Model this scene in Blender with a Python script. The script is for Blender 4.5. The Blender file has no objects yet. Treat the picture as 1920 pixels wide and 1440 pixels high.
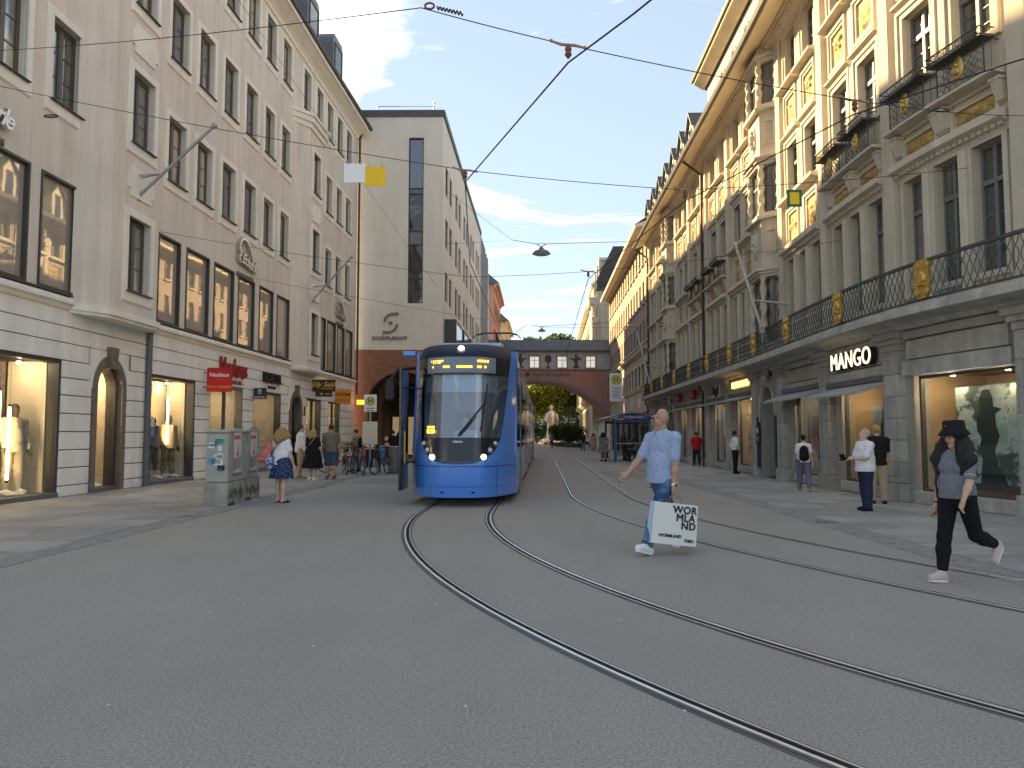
import bpy, bmesh, math, random
import numpy as np
from mathutils import Vector, Matrix
random.seed(7)
SC = bpy.context.scene
COL = SC.collection
R_ = math.radians
# ---------------------------------------------------------------- camera
cam_d = bpy.data.cameras.new('camera'); CAM = bpy.data.objects.new('camera', cam_d); COL.objects.link(CAM)
cam_d.sensor_width = 36.0; cam_d.lens = 27.0; cam_d.clip_start = 0.05; cam_d.clip_end = 3000
CAM.location = (0, 0, 1.5); CAM.rotation_euler = (math.pi/2 + math.atan(97/1440), 0, 0)
SC.camera = CAM
# ---------------------------------------------------------------- sky and sun
SUN_AZ, SUN_EL = 40.0, 26.0       # degrees to the left of +Y, above the horizon
W = bpy.data.worlds.new('World'); SC.world = W; W.use_nodes = True
nt = W.node_tree; nt.nodes.clear()
def N(t, tree=None, **kw):
    n = (tree or nt).nodes.new(t)
    for k, v in kw.items(): setattr(n, k, v)
    return n
out = N('ShaderNodeOutputWorld'); bg = N('ShaderNodeBackground'); sky = N('ShaderNodeTexSky', sky_type='NISHITA')
sky.sun_disc = False; sky.sun_elevation = R_(SUN_EL); sky.sun_rotation = R_(-SUN_AZ)
sky.air_density = 0.75; sky.dust_density = 0.05; sky.ozone_density = 1.6; sky.altitude = 500
tc = N('ShaderNodeTexCoord'); sep = N('ShaderNodeSeparateXYZ'); nt.links.new(tc.outputs['Generated'], sep.inputs[0])
mx = N('ShaderNodeMath', operation='MAXIMUM'); mx.inputs[1].default_value = 0.03; nt.links.new(sep.outputs['Z'], mx.inputs[0])
dx = N('ShaderNodeMath', operation='DIVIDE'); dy = N('ShaderNodeMath', operation='DIVIDE')
for d, s in ((dx, 'X'), (dy, 'Y')):
    nt.links.new(sep.outputs[s], d.inputs[0]); nt.links.new(mx.outputs[0], d.inputs[1])
cmb = N('ShaderNodeCombineXYZ'); nt.links.new(dx.outputs[0], cmb.inputs[0]); nt.links.new(dy.outputs[0], cmb.inputs[1])
mp = N('ShaderNodeMapping'); mp.inputs['Location'].default_value = (2.5, 11.0, 0); mp.inputs['Rotation'].default_value = (0, 0, R_(38)); mp.inputs['Scale'].default_value = (0.62, 1.05, 1)
nt.links.new(cmb.outputs[0], mp.inputs[0])
n1 = N('ShaderNodeTexNoise'); n1.inputs['Scale'].default_value = 0.95; n1.inputs['Detail'].default_value = 9; n1.inputs['Roughness'].default_value = 0.62; n1.inputs['Distortion'].default_value = 0.7
nt.links.new(mp.outputs[0], n1.inputs['Vector'])
cr = N('ShaderNodeValToRGB'); cr.color_ramp.elements[0].position = 0.515; cr.color_ramp.elements[1].position = 0.80
cr.color_ramp.elements[0].color = (0, 0, 0, 1); cr.color_ramp.elements[1].color = (1, 1, 1, 1)
nt.links.new(n1.outputs['Fac'], cr.inputs[0])
mixc = N('ShaderNodeMix', data_type='RGBA'); mixc.inputs['B'].default_value = (6.2, 6.1, 5.9, 1)
nt.links.new(cr.outputs[0], mixc.inputs['Factor'])
gm = N('ShaderNodeGamma'); gm.inputs['Gamma'].default_value = 0.36; nt.links.new(sky.outputs[0], gm.inputs['Color'])      # power curve evens the clear sky, lifting the unseen zenith as street fill
tint = N('ShaderNodeMix', data_type='RGBA', blend_type='MULTIPLY'); tint.inputs['Factor'].default_value = 1.0; tint.inputs['B'].default_value = (1.00, 1.17, 1.36, 1)
nt.links.new(gm.outputs[0], tint.inputs['A']); nt.links.new(tint.outputs['Result'], mixc.inputs['A'])
nt.links.new(mixc.outputs['Result'], bg.inputs[0]); bg.inputs[1].default_value = 0.105
nt.links.new(bg.outputs[0], out.inputs[0])
sun_d = bpy.data.lights.new('sun', 'SUN'); SUN = bpy.data.objects.new('sun', sun_d); COL.objects.link(SUN)
sun_d.energy = 4.0; sun_d.angle = R_(0.53); sun_d.color = (1.0, 0.76, 0.44)
_sd = Vector((-math.sin(R_(SUN_AZ))*math.cos(R_(SUN_EL)), math.cos(R_(SUN_AZ))*math.cos(R_(SUN_EL)), math.sin(R_(SUN_EL))))
SUN.rotation_euler = _sd.to_track_quat('Z', 'Y').to_euler(); SUN.location = (-40, 30, 60)
SC.view_settings.view_transform = 'Standard'; SC.view_settings.look = 'None'; SC.view_settings.gamma = 1; SC.view_settings.exposure = 2.35
SC.view_settings.use_white_balance = True; SC.view_settings.white_balance_temperature = 7700; SC.view_settings.white_balance_tint = 10
SC.cycles.use_denoising = True; SC.cycles.max_bounces = 8; SC.cycles.diffuse_bounces = 4; SC.cycles.glossy_bounces = 4; SC.cycles.transparent_max_bounces = 12
SC.cycles.sample_clamp_indirect = 6.0; SC.cycles.caustics_reflective = False; SC.cycles.caustics_refractive = False
# ---------------------------------------------------------------- materials
MATS = {}
def mat(name, col, rough=0.8, metal=0.0, var=0.12, vscale=1.5, fine=0.0, fscale=60, bump=0.0, bscale=40, spec=0.4, coat=0.0, emit=None, estr=0.0, streak=0.0, ior=None):
    if name in MATS: return MATS[name]
    m = bpy.data.materials.new(name); m.use_nodes = True; t = m.node_tree; b = t.nodes['Principled BSDF']
    b.inputs['Roughness'].default_value = rough; b.inputs['Metallic'].default_value = metal
    b.inputs['Specular IOR Level'].default_value = spec; b.inputs['Coat Weight'].default_value = coat; b.inputs['Coat Roughness'].default_value = 0.06
    if ior: b.inputs['IOR'].default_value = ior
    b.inputs['Base Color'].default_value = (*col, 1)
    if emit: b.inputs['Emission Color'].default_value = (*emit, 1); b.inputs['Emission Strength'].default_value = estr
    g = N('ShaderNodeNewGeometry', t)
    last = None
    def mul(fac_out, lo, hi, prev):
        mr = N('ShaderNodeMapRange', t); mr.inputs['From Min'].default_value = 0.3; mr.inputs['From Max'].default_value = 0.7
        mr.inputs['To Min'].default_value = lo; mr.inputs['To Max'].default_value = hi; t.links.new(fac_out, mr.inputs['Value'])
        vm = N('ShaderNodeVectorMath', t, operation='SCALE')
        if prev is None: vm.inputs[0].default_value = col
        else: t.links.new(prev, vm.inputs[0])
        t.links.new(mr.outputs[0], vm.inputs['Scale']); return vm.outputs[0]
    def noise(sc, det=4, vec=None, rg=0.55):
        n = N('ShaderNodeTexNoise', t); n.inputs['Scale'].default_value = sc; n.inputs['Detail'].default_value = det; n.inputs['Roughness'].default_value = rg
        t.links.new(vec or g.outputs['Position'], n.inputs['Vector']); return n.outputs['Fac']
    if var: last = mul(noise(vscale), 1-var, 1+var, last)
    if streak:
        mpn = N('ShaderNodeMapping', t); mpn.inputs['Scale'].default_value = (3.0, 3.0, 0.25); t.links.new(g.outputs['Position'], mpn.inputs[0])
        last = mul(noise(1.0, 6, mpn.outputs[0], 0.65), 1-streak, 1+streak*0.5, last)
    if fine: last = mul(noise(fscale, 3), 1-fine, 1+fine, last)
    if last is not None: t.links.new(last, b.inputs['Base Color'])
    if bump:
        bn = N('ShaderNodeBump', t); bn.inputs['Strength'].default_value = bump; bn.inputs['Distance'].default_value = 0.02
        t.links.new(noise(bscale, 5), bn.inputs['Height']); t.links.new(bn.outputs[0], b.inputs['Normal'])
    MATS[name] = m; return m
def glass_clear(name, tint=(0.92, 0.95, 0.95), f0=0.045, rough=0.0):
    m = bpy.data.materials.new(name); m.use_nodes = True; t = m.node_tree; t.nodes.clear()
    o = N('ShaderNodeOutputMaterial', t); mix = N('ShaderNodeMixShader', t); tr = N('ShaderNodeBsdfTransparent', t); gl = N('ShaderNodeBsdfGlossy', t); g = N('ShaderNodeNewGeometry', t)
    tr.inputs[0].default_value = (*tint, 1); gl.inputs['Roughness'].default_value = rough; gl.inputs[0].default_value = (1, 1, 1, 1)
    d = N('ShaderNodeVectorMath', t, operation='DOT_PRODUCT'); t.links.new(g.outputs['Normal'], d.inputs[0]); t.links.new(g.outputs['Incoming'], d.inputs[1])
    a = N('ShaderNodeMath', t, operation='ABSOLUTE'); t.links.new(d.outputs['Value'], a.inputs[0])
    b = N('ShaderNodeMath', t, operation='SUBTRACT'); b.inputs[0].default_value = 1.0; t.links.new(a.outputs[0], b.inputs[1])
    p = N('ShaderNodeMath', t, operation='POWER'); t.links.new(b.outputs[0], p.inputs[0]); p.inputs[1].default_value = 5.0
    q = N('ShaderNodeMath', t, operation='MULTIPLY_ADD'); t.links.new(p.outputs[0], q.inputs[0]); q.inputs[1].default_value = 1-f0; q.inputs[2].default_value = f0
    t.links.new(q.outputs[0], mix.inputs[0]); t.links.new(tr.outputs[0], mix.inputs[1]); t.links.new(gl.outputs[0], mix.inputs[2]); t.links.new(mix.outputs[0], o.inputs[0])
    MATS[name] = m; return m
def window_glass(name, inner=(0.03, 0.035, 0.04), ior=1.9, curtain=0.0, ccol=(0.5, 0.42, 0.25), wob=0.02):
    "reflecting pane in front of a dark or pale inner tone, here and there a pale blind"
    m = bpy.data.materials.new(name); m.use_nodes = True; t = m.node_tree; b = t.nodes['Principled BSDF']
    g = N('ShaderNodeNewGeometry', t); oi = N('ShaderNodeObjectInfo', t)
    b.inputs['Roughness'].default_value = 0.02; b.inputs['IOR'].default_value = ior; b.inputs['Specular IOR Level'].default_value = 0.5
    mp_ = N('ShaderNodeMapping', t); mp_.inputs['Scale'].default_value = (0.9, 0.9, 0.16); t.links.new(g.outputs['Position'], mp_.inputs[0])
    n = N('ShaderNodeTexNoise', t); n.inputs['Scale'].default_value = 1.0; n.inputs['Detail'].default_value = 1.0; t.links.new(mp_.outputs[0], n.inputs['Vector'])
    r = N('ShaderNodeValToRGB', t); r.color_ramp.elements[0].position = 0.52; r.color_ramp.elements[1].position = 0.56
    r.color_ramp.elements[0].color = (*inner, 1); r.color_ramp.elements[1].color = (*[a*(1-curtain)+c*curtain for a, c in zip(inner, ccol)], 1)
    t.links.new(n.outputs['Fac'], r.inputs[0]); t.links.new(r.outputs[0], b.inputs['Base Color'])
    n2 = N('ShaderNodeTexNoise', t); n2.inputs['Scale'].default_value = 0.8; t.links.new(g.outputs['Position'], n2.inputs['Vector'])
    bn = N('ShaderNodeBump', t); bn.inputs['Strength'].default_value = wob; bn.inputs['Distance'].default_value = 0.4; t.links.new(n2.outputs['Fac'], bn.inputs['Height']); t.links.new(bn.outputs[0], b.inputs['Normal'])
    MATS[name] = m; return m
M = MATS
# left building
mat('plaster', (0.74, 0.665, 0.595), 0.92, var=0.07, vscale=0.5, fine=0.03, fscale=25, bump=0.06, bscale=60, streak=0.15)
mat('trim_white', (0.86, 0.82, 0.745), 0.85, var=0.05, streak=0.08, bump=0.03)
mat('block_white', (0.87, 0.85, 0.80), 0.85, var=0.07, vscale=1.2, streak=0.12, fine=0.03, fscale=14, bump=0.05, bscale=30)
mat('groove', (0.16, 0.145, 0.13), 0.95, var=0.1)
mat('bronze', (0.095, 0.083, 0.068), 0.45, var=0.08, spec=0.5)
mat('dark_frame', (0.05, 0.047, 0.043), 0.45, var=0.1, spec=0.5)
mat('granite_brown', (0.19, 0.155, 0.125), 0.7, var=0.2, vscale=6, fine=0.25, fscale=60, bump=0.15, bscale=50)
mat('zinc', (0.17, 0.18, 0.19), 0.5, metal=0.3, var=0.12)
mat('pipe_grey', (0.15, 0.16, 0.17), 0.55, metal=0.2, var=0.12, streak=0.1)
mat('pipe_brown', (0.07, 0.04, 0.035), 0.5, var=0.1)
mat('roof_tile_dark', (0.07, 0.065, 0.065), 0.8, var=0.15)
mat('cream_panel', (0.66, 0.58, 0.44), 0.8, var=0.04)
mat('wood_floor', (0.32, 0.26, 0.19), 0.6, var=0.15)
mat('shop_dark', (0.10, 0.09, 0.08), 0.8)
window_glass('pane', (0.17, 0.175, 0.165), 2.8, 0.75, (0.60, 0.54, 0.38), wob=.006)
window_glass('pane_shop', (0.42, 0.38, 0.32), 3.0, 0.35, (0.55, 0.47, 0.35), wob=.004)  # pale inner colour paints in the reflection of the sunlit facade
window_glass('pane_dark', (0.018, 0.02, 0.024), 1.75)
glass_clear('glass_clear')
# right building
mat('stone', (0.56, 0.50, 0.40), 0.9, var=0.08, vscale=0.8, streak=0.14, fine=0.05, fscale=30, bump=0.08, bscale=50)
mat('stone_trim', (0.58, 0.52, 0.42), 0.88, var=0.08, vscale=2, streak=0.12, bump=0.06, bscale=50)
mat('stone_base', (0.40, 0.385, 0.35), 0.85, var=0.16, vscale=1.3, streak=0.22, fine=0.16, fscale=45, bump=0.2, bscale=35)
mat('stone_base_light', (0.46, 0.445, 0.405), 0.85, var=0.2, vscale=1.8, streak=0.25, fine=0.12, fscale=45, bump=0.15, bscale=35)
mat('relief_ochre', (0.42, 0.275, 0.10), 0.7, var=0.4, vscale=11, bump=0.9, bscale=24)
mat('gold', (0.62, 0.41, 0.12), 0.42, metal=0.8, var=0.15, vscale=9)
mat('iron', (0.085, 0.088, 0.085), 0.55, metal=0.35, var=0.15, vscale=5)
mat('frame_grey', (0.16, 0.17, 0.175), 0.5, var=0.08)
mat('awning', (0.36, 0.37, 0.36), 0.8, var=0.05, bump=0.05)
mat('eave_wood', (0.78, 0.68, 0.52), 0.85, var=0.08)
mat('copper_roof', (0.10, 0.105, 0.11), 0.6, metal=0.2, var=0.15)
# others
mat('brick', (0.30, 0.135, 0.085), 0.9, var=0.18, vscale=3, bump=0.2)
mat('schaff', (0.74, 0.70, 0.63), 0.92, var=0.06, vscale=0.4, streak=0.07, bump=0.05)
mat('letter_grey', (0.20, 0.185, 0.16), 0.6)
mat('pink', (0.46, 0.26, 0.215), 0.9, var=0.08, streak=0.08)
mat('cream', (0.60, 0.50, 0.34), 0.9, var=0.06)
mat('brick_pale', (0.37, 0.285, 0.23), 0.92, var=0.14, vscale=2.5, fine=0.18, fscale=8, streak=0.1, bump=0.25, bscale=20)
mat('bridge_blue', (0.42, 0.455, 0.49), 0.9, var=0.06); mat('bridge_red', (0.46, 0.245, 0.205), 0.9, var=0.08, streak=0.1); mat('bridge_grey', (0.24, 0.235, 0.245), 0.9)
mat('brown_figure', (0.11, 0.07, 0.035), 0.7)
# ground
mat('slab', (0.31, 0.308, 0.30), 0.78, var=0.16, vscale=0.9, fine=0.06, fscale=50, bump=0.1, bscale=60)
mat('slab_b', (0.265, 0.26, 0.255), 0.78, var=0.16, vscale=1.1, fine=0.06, fscale=50, bump=0.1, bscale=60)
mat('joint', (0.10, 0.095, 0.09), 0.95, var=0.2)
mat('cobble', (0.25, 0.245, 0.235), 0.75, var=0.25, vscale=6, bump=0.2)
mat('rail_dark', (0.10, 0.098, 0.095), 0.5, metal=0.5, var=0.25, vscale=5)
mat('steel', (0.85, 0.86, 0.88), 0.45, metal=0.9, var=0.08, vscale=3)
mat('steel_worn', (0.62, 0.61, 0.6), 0.38, metal=0.75, var=0.2, vscale=4)
mat('hollow_shade', (0.012, 0.012, 0.014), 0.9, var=0.2)
mat('bitumen', (0.12, 0.12, 0.12), 0.8, var=0.2)
for n_, c_ in dict(white=(0.8, 0.8, 0.79), black=(0.018, 0.018, 0.02), red=(0.55, 0.018, 0.02), red_dark=(0.38, 0.03, 0.02), yellow=(0.82, 0.52, 0.02), green=(0.01, 0.12, 0.06), orange=(0.80, 0.27, 0.02), brown_sign=(0.05, 0.02, 0.012), gold_text=(0.75, 0.48, 0.08), navy_sign=(0.035, 0.04, 0.055), paper=(0.62, 0.62, 0.6), paper_yellow=(0.70, 0.66, 0.28), magenta=(0.60, 0.08, 0.26), teal=(0.05, 0.35, 0.28), blue_sign=(0.02, 0.13, 0.32), sticker=(0.10, 0.28, 0.5)).items():
    mat(n_, c_, 0.55, var=0.04)
mat('chrome', (0.62, 0.60, 0.57), 0.25, metal=0.9, var=0.05)
mat('rubber', (0.02, 0.02, 0.02), 0.85)
mat('galv', (0.40, 0.41, 0.42), 0.45, metal=0.6, var=0.1)
mat('wire', (0.03, 0.035, 0.045), 0.6, metal=0.4, var=0.0)
mat('insulator', (0.20, 0.06, 0.05), 0.5); mat('bronze_bright', (0.42, 0.24, 0.16), 0.45, metal=0.6)
# ---------------------------------------------------------------- mesh helpers
class MB:
    def __init__(s): s.v = []; s.f = []
    def add(s, vs, fs, mtx=None):
        o = len(s.v)
        s.v += [tuple(mtx @ Vector(p)) for p in vs] if mtx is not None else [tuple(p) for p in vs]
        s.f += [tuple(i+o for i in f) for f in fs]; return s
    def box(s, x0, x1, y0, y1, z0, z1, mtx=None):
        return s.add([(x0,y0,z0),(x1,y0,z0),(x1,y1,z0),(x0,y1,z0),(x0,y0,z1),(x1,y0,z1),(x1,y1,z1),(x0,y1,z1)],
                     [(0,3,2,1),(4,5,6,7),(0,1,5,4),(1,2,6,5),(2,3,7,6),(3,0,4,7)], mtx)
    def cbox(s, x0, x1, y0, y1, z0, z1, b=0.01, mtx=None):
        b = min(b, (x1-x0)*.45, (y1-y0)*.45, (z1-z0)*.45); vs = []; ix = {}
        for i, X in enumerate((x0, x1)):
            for j, Y in enumerate((y0, y1)):
                for k, Z in enumerate((z0, z1)):
                    sx, sy, sz = (1-2*i)*b, (1-2*j)*b, (1-2*k)*b
                    for a, p in enumerate(((X, Y+sy, Z+sz), (X+sx, Y, Z+sz), (X+sx, Y+sy, Z))):
                        ix[i, j, k, a] = len(vs); vs.append(p)
        F = []
        for i in (0, 1):
            q = [ix[i,0,0,0], ix[i,1,0,0], ix[i,1,1,0], ix[i,0,1,0]]; F.append(q if i else q[::-1])
            q = [ix[0,i,0,1], ix[1,i,0,1], ix[1,i,1,1], ix[0,i,1,1]]; F.append(q[::-1] if i else q)
            q = [ix[0,0,i,2], ix[1,0,i,2], ix[1,1,i,2], ix[0,1,i,2]]; F.append(q if i else q[::-1])
        for p in (0, 1):
            for q in (0, 1):
                F.append([ix[p,q,0,0], ix[p,q,0,1], ix[p,q,1,1], ix[p,q,1,0]])
                F.append([ix[p,0,q,0], ix[p,0,q,2], ix[p,1,q,2], ix[p,1,q,0]])
                F.append([ix[0,p,q,1], ix[0,p,q,2], ix[1,p,q,2], ix[1,p,q,1]])
                for r in (0, 1): F.append([ix[p,q,r,0], ix[p,q,r,1], ix[p,q,r,2]])
        return s.add(vs, F, mtx)
    def tube(s, pts, r, n=8, mtx=None, closed=False, cap=True, up=None):
        P = [Vector(p) for p in pts]; k = len(P); rs = r if hasattr(r, '__len__') else [r]*k
        vs = []; u = None
        for i in range(k):
            if closed: t = (P[(i+1) % k]-P[i-1]).normalized()
            else: t = (P[min(i+1, k-1)]-P[max(i-1, 0)])
            t = t.normalized() if t.length > 1e-9 else Vector((0, 0, 1))
            if u is None:
                u = (Vector(up) if up else (Vector((0, 0, 1)) if abs(t.z) < 0.9 else Vector((1, 0, 0))))
            u = (u-t*u.dot(t)).normalized(); w = t.cross(u)
            for j in range(n):
                a = 2*math.pi*j/n; vs.append(P[i]+(u*math.cos(a)+w*math.sin(a))*rs[i])
        fs = []
        for i in range(k if closed else k-1):
            a, b = i*n, ((i+1) % k)*n
            fs += [(a+j, a+(j+1) % n, b+(j+1) % n, b+j) for j in range(n)]
        if cap and not closed: fs += [tuple(range(n))[::-1], tuple((k-1)*n+j for j in range(n))]
        return s.add(vs, fs, mtx)
    def lathe(s, prof, n=16, mtx=None, sx=1.0, sy=1.0):
        vs = []; fs = []
        for r, z in prof:
            for j in range(n): a = 2*math.pi*j/n; vs.append((r*math.cos(a)*sx, r*math.sin(a)*sy, z))
        for i in range(len(prof)-1):
            fs += [(i*n+j, i*n+(j+1) % n, (i+1)*n+(j+1) % n, (i+1)*n+j) for j in range(n)]
        fs += [tuple(range(n))[::-1], tuple((len(prof)-1)*n+j for j in range(n))]
        return s.add(vs, fs, mtx)
    def prism(s, poly, d0, d1, axis='y', mtx=None):
        "2D polygon (a,b) extruded; axis y: (a, d, b); axis z: (a, b, d); axis x: (d, a, b)"
        n = len(poly)
        f = {'y': lambda a, b, d: (a, d, b), 'z': lambda a, b, d: (a, b, d), 'x': lambda a, b, d: (d, a, b)}[axis]
        vs = [f(a, b, d0) for a, b in poly]+[f(a, b, d1) for a, b in poly]
        fs = [tuple(range(n)), tuple(range(2*n-1, n-1, -1))]+[(i, i+n, (i+1) % n+n, (i+1) % n) for i in range(n)]
        return s.add(vs, fs, mtx)
    def sphere(s, c, r, n=10, m=7, mtx=None, sc=(1, 1, 1)):
        vs = []; fs = []
        for i in range(m+1):
            th = math.pi*i/m
            for j in range(n):
                a = 2*math.pi*j/n; vs.append((c[0]+r*sc[0]*math.sin(th)*math.cos(a), c[1]+r*sc[1]*math.sin(th)*math.sin(a), c[2]+r*sc[2]*math.cos(th)))
        for i in range(m): fs += [(i*n+j, (i+1)*n+j, (i+1)*n+(j+1) % n, i*n+(j+1) % n) for j in range(n)]
        return s.add(vs, fs, mtx)
    def mesh(s, name, smooth=False):
        me = bpy.data.meshes.new(name); me.from_pydata(s.v, [], s.f); me.update()
        if smooth: me.polygons.foreach_set('use_smooth', [True]*len(me.polygons))
        return me
WMX = {}
def wm(o): return WMX.get(o.name, Matrix())
def tag(o, label=None, cat=None, group=None, kind=None):
    if label: o['label'] = label
    if cat: o['category'] = cat
    if group: o['group'] = group
    if kind: o['kind'] = kind
    return o
def thing(name, label, cat, loc=(0, 0, 0), rz=0.0, group=None):
    o = bpy.data.objects.new(name, None); COL.objects.link(o); o.empty_display_size = 0.2
    m = Matrix.Translation(loc) @ Matrix.Rotation(rz, 4, 'Z'); o.matrix_basis = m; WMX[o.name] = m
    return tag(o, label, cat, group)
def part(name, mb, material, parent=None, mw=None, local=False, smooth=False, kind=None, label=None):
    "mw: world matrix of the part; local: mesh is in the parent's frame"
    me = mb if isinstance(mb, bpy.types.Mesh) else mb.mesh(name, smooth)
    if material is not None and not me.materials: me.materials.append(M[material] if isinstance(material, str) else material)
    o = bpy.data.objects.new(name, me); COL.objects.link(o)
    if parent is not None:
        o.parent = parent
        if local: o.matrix_basis = mw or Matrix(); WMX[o.name] = wm(parent) @ o.matrix_basis
        else:
            w = mw or Matrix(); o.matrix_basis = wm(parent).inverted() @ w; WMX[o.name] = w
    else:
        o.matrix_basis = mw or Matrix(); WMX[o.name] = o.matrix_basis.copy()
    if kind: o['kind'] = kind
    if label: o['label'] = label
    return o
def copy_tree(o, parent=None, mtx=None):
    c = o.copy(); COL.objects.link(c); c.parent = parent
    if mtx is not None: c.matrix_basis = mtx
    for ch in o.children: copy_tree(ch, c)
    return c
FONT = None
def text_mesh(txt, size=1.0, depth=0.02, bold=0.0, shear=0.0, align='CENTER', spacing=1.0, sx=1.0, name='lettering', res=3):
    cu = bpy.data.curves.new('t', 'FONT'); cu.body = txt; cu.size = size; cu.extrude = depth/2; cu.offset = bold; cu.shear = shear; cu.resolution_u = res
    cu.align_x = align; cu.align_y = 'CENTER'; cu.space_character = spacing
    o = bpy.data.objects.new('t', cu); COL.objects.link(o)
    dg = bpy.context.evaluated_depsgraph_get(); me = bpy.data.meshes.new_from_object(o.evaluated_get(dg)); me.name = name
    bpy.data.objects.remove(o); bpy.data.curves.remove(cu)
    if sx != 1.0: me.transform(Matrix.Diagonal((sx, 1, 1, 1)))
    me.materials.clear(); return me
TXT = Matrix(((1, 0, 0, 0), (0, 0, -1, 0), (0, 1, 0, 0), (0, 0, 0, 1)))   # text (x right, y up, z out) -> facade frame (x right, y in, z up)
class Fac:
    "a facade line: s runs away from the camera, z up, o outwards to the street; side=-1 left, +1 right"
    def __init__(f, ctrl, side, smooth=True):
        f.side = side; c = [Vector(p) for p in ctrl]; pts = []
        if smooth and len(c) > 2:
            e = [c[0]*2-c[1]]+c+[c[-1]*2-c[-2]]
            for i in range(1, len(e)-2):
                k = max(2, int((e[i+1]-e[i]).length/0.5))
                for j in range(k):
                    t = j/k; p0, p1, p2, p3 = e[i-1:i+3]
                    l0, l1, l2 = (p1-p0).length**.5, (p2-p1).length**.5, (p3-p2).length**.5
                    m1 = (p2-p1)+((p1-p0)/l0-(p2-p0)/(l0+l1))*l1; m2 = (p2-p1)+((p3-p2)/l2-(p3-p1)/(l1+l2))*l1
                    pts.append(p1*(2*t**3-3*t*t+1)+m1*(t**3-2*t*t+t)+p2*(-2*t**3+3*t*t)+m2*(t**3-t*t))
            pts.append(c[-1])
        else: pts = c
        f.p = pts; f.c = [0.0]
        for a, b in zip(pts, pts[1:]): f.c.append(f.c[-1]+(b-a).length)
        f.L = f.c[-1]
    def _seg(f, s):
        import bisect
        i = min(max(bisect.bisect_right(f.c, s)-1, 0), len(f.p)-2); return i
    def tan(f, s):
        def seg(i): i = min(max(i, 0), len(f.p)-2); return (f.p[i+1]-f.p[i]).normalized()
        i = f._seg(s); t = (s-f.c[i])/(f.c[i+1]-f.c[i]); t = min(max(t, 0), 1)
        return (seg(i-1)*(0.5-0.5*t)+seg(i)*0.5+seg(i+1)*0.5*t).normalized() if len(f.p) > 2 else seg(i)
    def nrm(f, s):
        t = f.tan(s); return Vector((t.y, -t.x)) if f.side < 0 else Vector((-t.y, t.x))
    def pt(f, s, o=0.0, z=0.0):
        i = f._seg(s); d = (f.p[i+1]-f.p[i]).normalized(); p = f.p[i]+d*(s-f.c[i])+f.nrm(s)*o
        return Vector((p.x, p.y, z))
    def fr(f, s, o=0.0, z=0.0):
        "frame at s: x to the viewer's right, y into the wall, z up"
        t = f.tan(s)*(1 if f.side < 0 else -1); n = f.nrm(s); p = f.pt(s, o, z)
        return Matrix(((t.x, -n.x, 0, p.x), (t.y, -n.y, 0, p.y), (0, 0, 1, p.z), (0, 0, 0, 1)))
    def steps(f, s0, s1, st=1.0):
        k = max(1, int(math.ceil((s1-s0)/st))); return [s0+(s1-s0)*i/k for i in range(k+1)]
    def fbox(f, mb, s0, s1, o0, o1, z0, z1, st=1.0):
        ss = f.steps(s0, s1, st); vs = []
        for s in ss: vs += [f.pt(s, o0, z0), f.pt(s, o1, z0), f.pt(s, o1, z1), f.pt(s, o0, z1)]
        fs = []
        for i in range(len(ss)-1):
            a = i*4; b = a+4; fs += [(a+j, a+(j+1) % 4, b+(j+1) % 4, b+j) for j in range(4)]
        fs += [(0, 1, 2, 3), tuple(len(vs)-4+j for j in (3, 2, 1, 0))]
        return mb.add(vs, fs)
    def mould(f, mb, s0, s1, prof, st=1.0):
        "prof: list of (o, z) closed against the wall"
        ss = f.steps(s0, s1, st); n = len(prof); vs = []; fs = []
        for s in ss: vs += [f.pt(s, o, z) for o, z in prof]
        for i in range(len(ss)-1):
            a = i*n; b = a+n; fs += [(a+j, a+(j+1) % n, b+(j+1) % n, b+j) for j in range(n)]
        fs += [tuple(range(n)), tuple(len(vs)-n+j for j in range(n))[::-1]]
        return mb.add(vs, fs)
    def wall(f, mb, s0, s1, z0, z1, holes=(), o=0.0, rev=0.3, st=1.2):
        ss = set(f.steps(s0, s1, st)); zs = {z0, z1}
        H = [(max(a, s0), min(b, s1), max(c, z0), min(d, z1)) for a, b, c, d in holes if b > s0 and a < s1 and d > z0 and c < z1]
        for a, b, c, d in H: ss |= {a, b}; zs |= {c, d}
        ss = sorted(ss); zs = sorted(zs)
        ss = [s for i, s in enumerate(ss) if i == 0 or s-ss[i-1] > 1e-4]; zs = [z for i, z in enumerate(zs) if i == 0 or z-zs[i-1] > 1e-4]
        for i in range(len(ss)-1):
            for j in range(len(zs)-1):
                cs, cz = (ss[i]+ss[i+1])/2, (zs[j]+zs[j+1])/2
                if any(a < cs < b and c < cz < d for a, b, c, d in H): continue
                mb.add([f.pt(ss[i], o, zs[j]), f.pt(ss[i+1], o, zs[j]), f.pt(ss[i+1], o, zs[j+1]), f.pt(ss[i], o, zs[j+1])], [(0, 1, 2, 3)])
        for a, b, c, d in H:
            for (p, q) in (((a, c), (a, d)), ((a, d), (b, d)), ((b, d), (b, c)), ((b, c), (a, c))):
                mb.add([f.pt(p[0], o, p[1]), f.pt(q[0], o, q[1]), f.pt(q[0], o-rev, q[1]), f.pt(p[0], o-rev, p[1])], [(0, 1, 2, 3)])
        return mb
def rframe(mb, x0, x1, z0, z1, w, y0, y1):
    "rectangular ring in the facade frame"
    mb.box(x0, x0+w, y0, y1, z0, z1); mb.box(x1-w, x1, y0, y1, z0, z1)
    mb.box(x0+w, x1-w, y0, y1, z0, z0+w); mb.box(x0+w, x1-w, y0, y1, z1-w, z1)
    return mb
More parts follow.
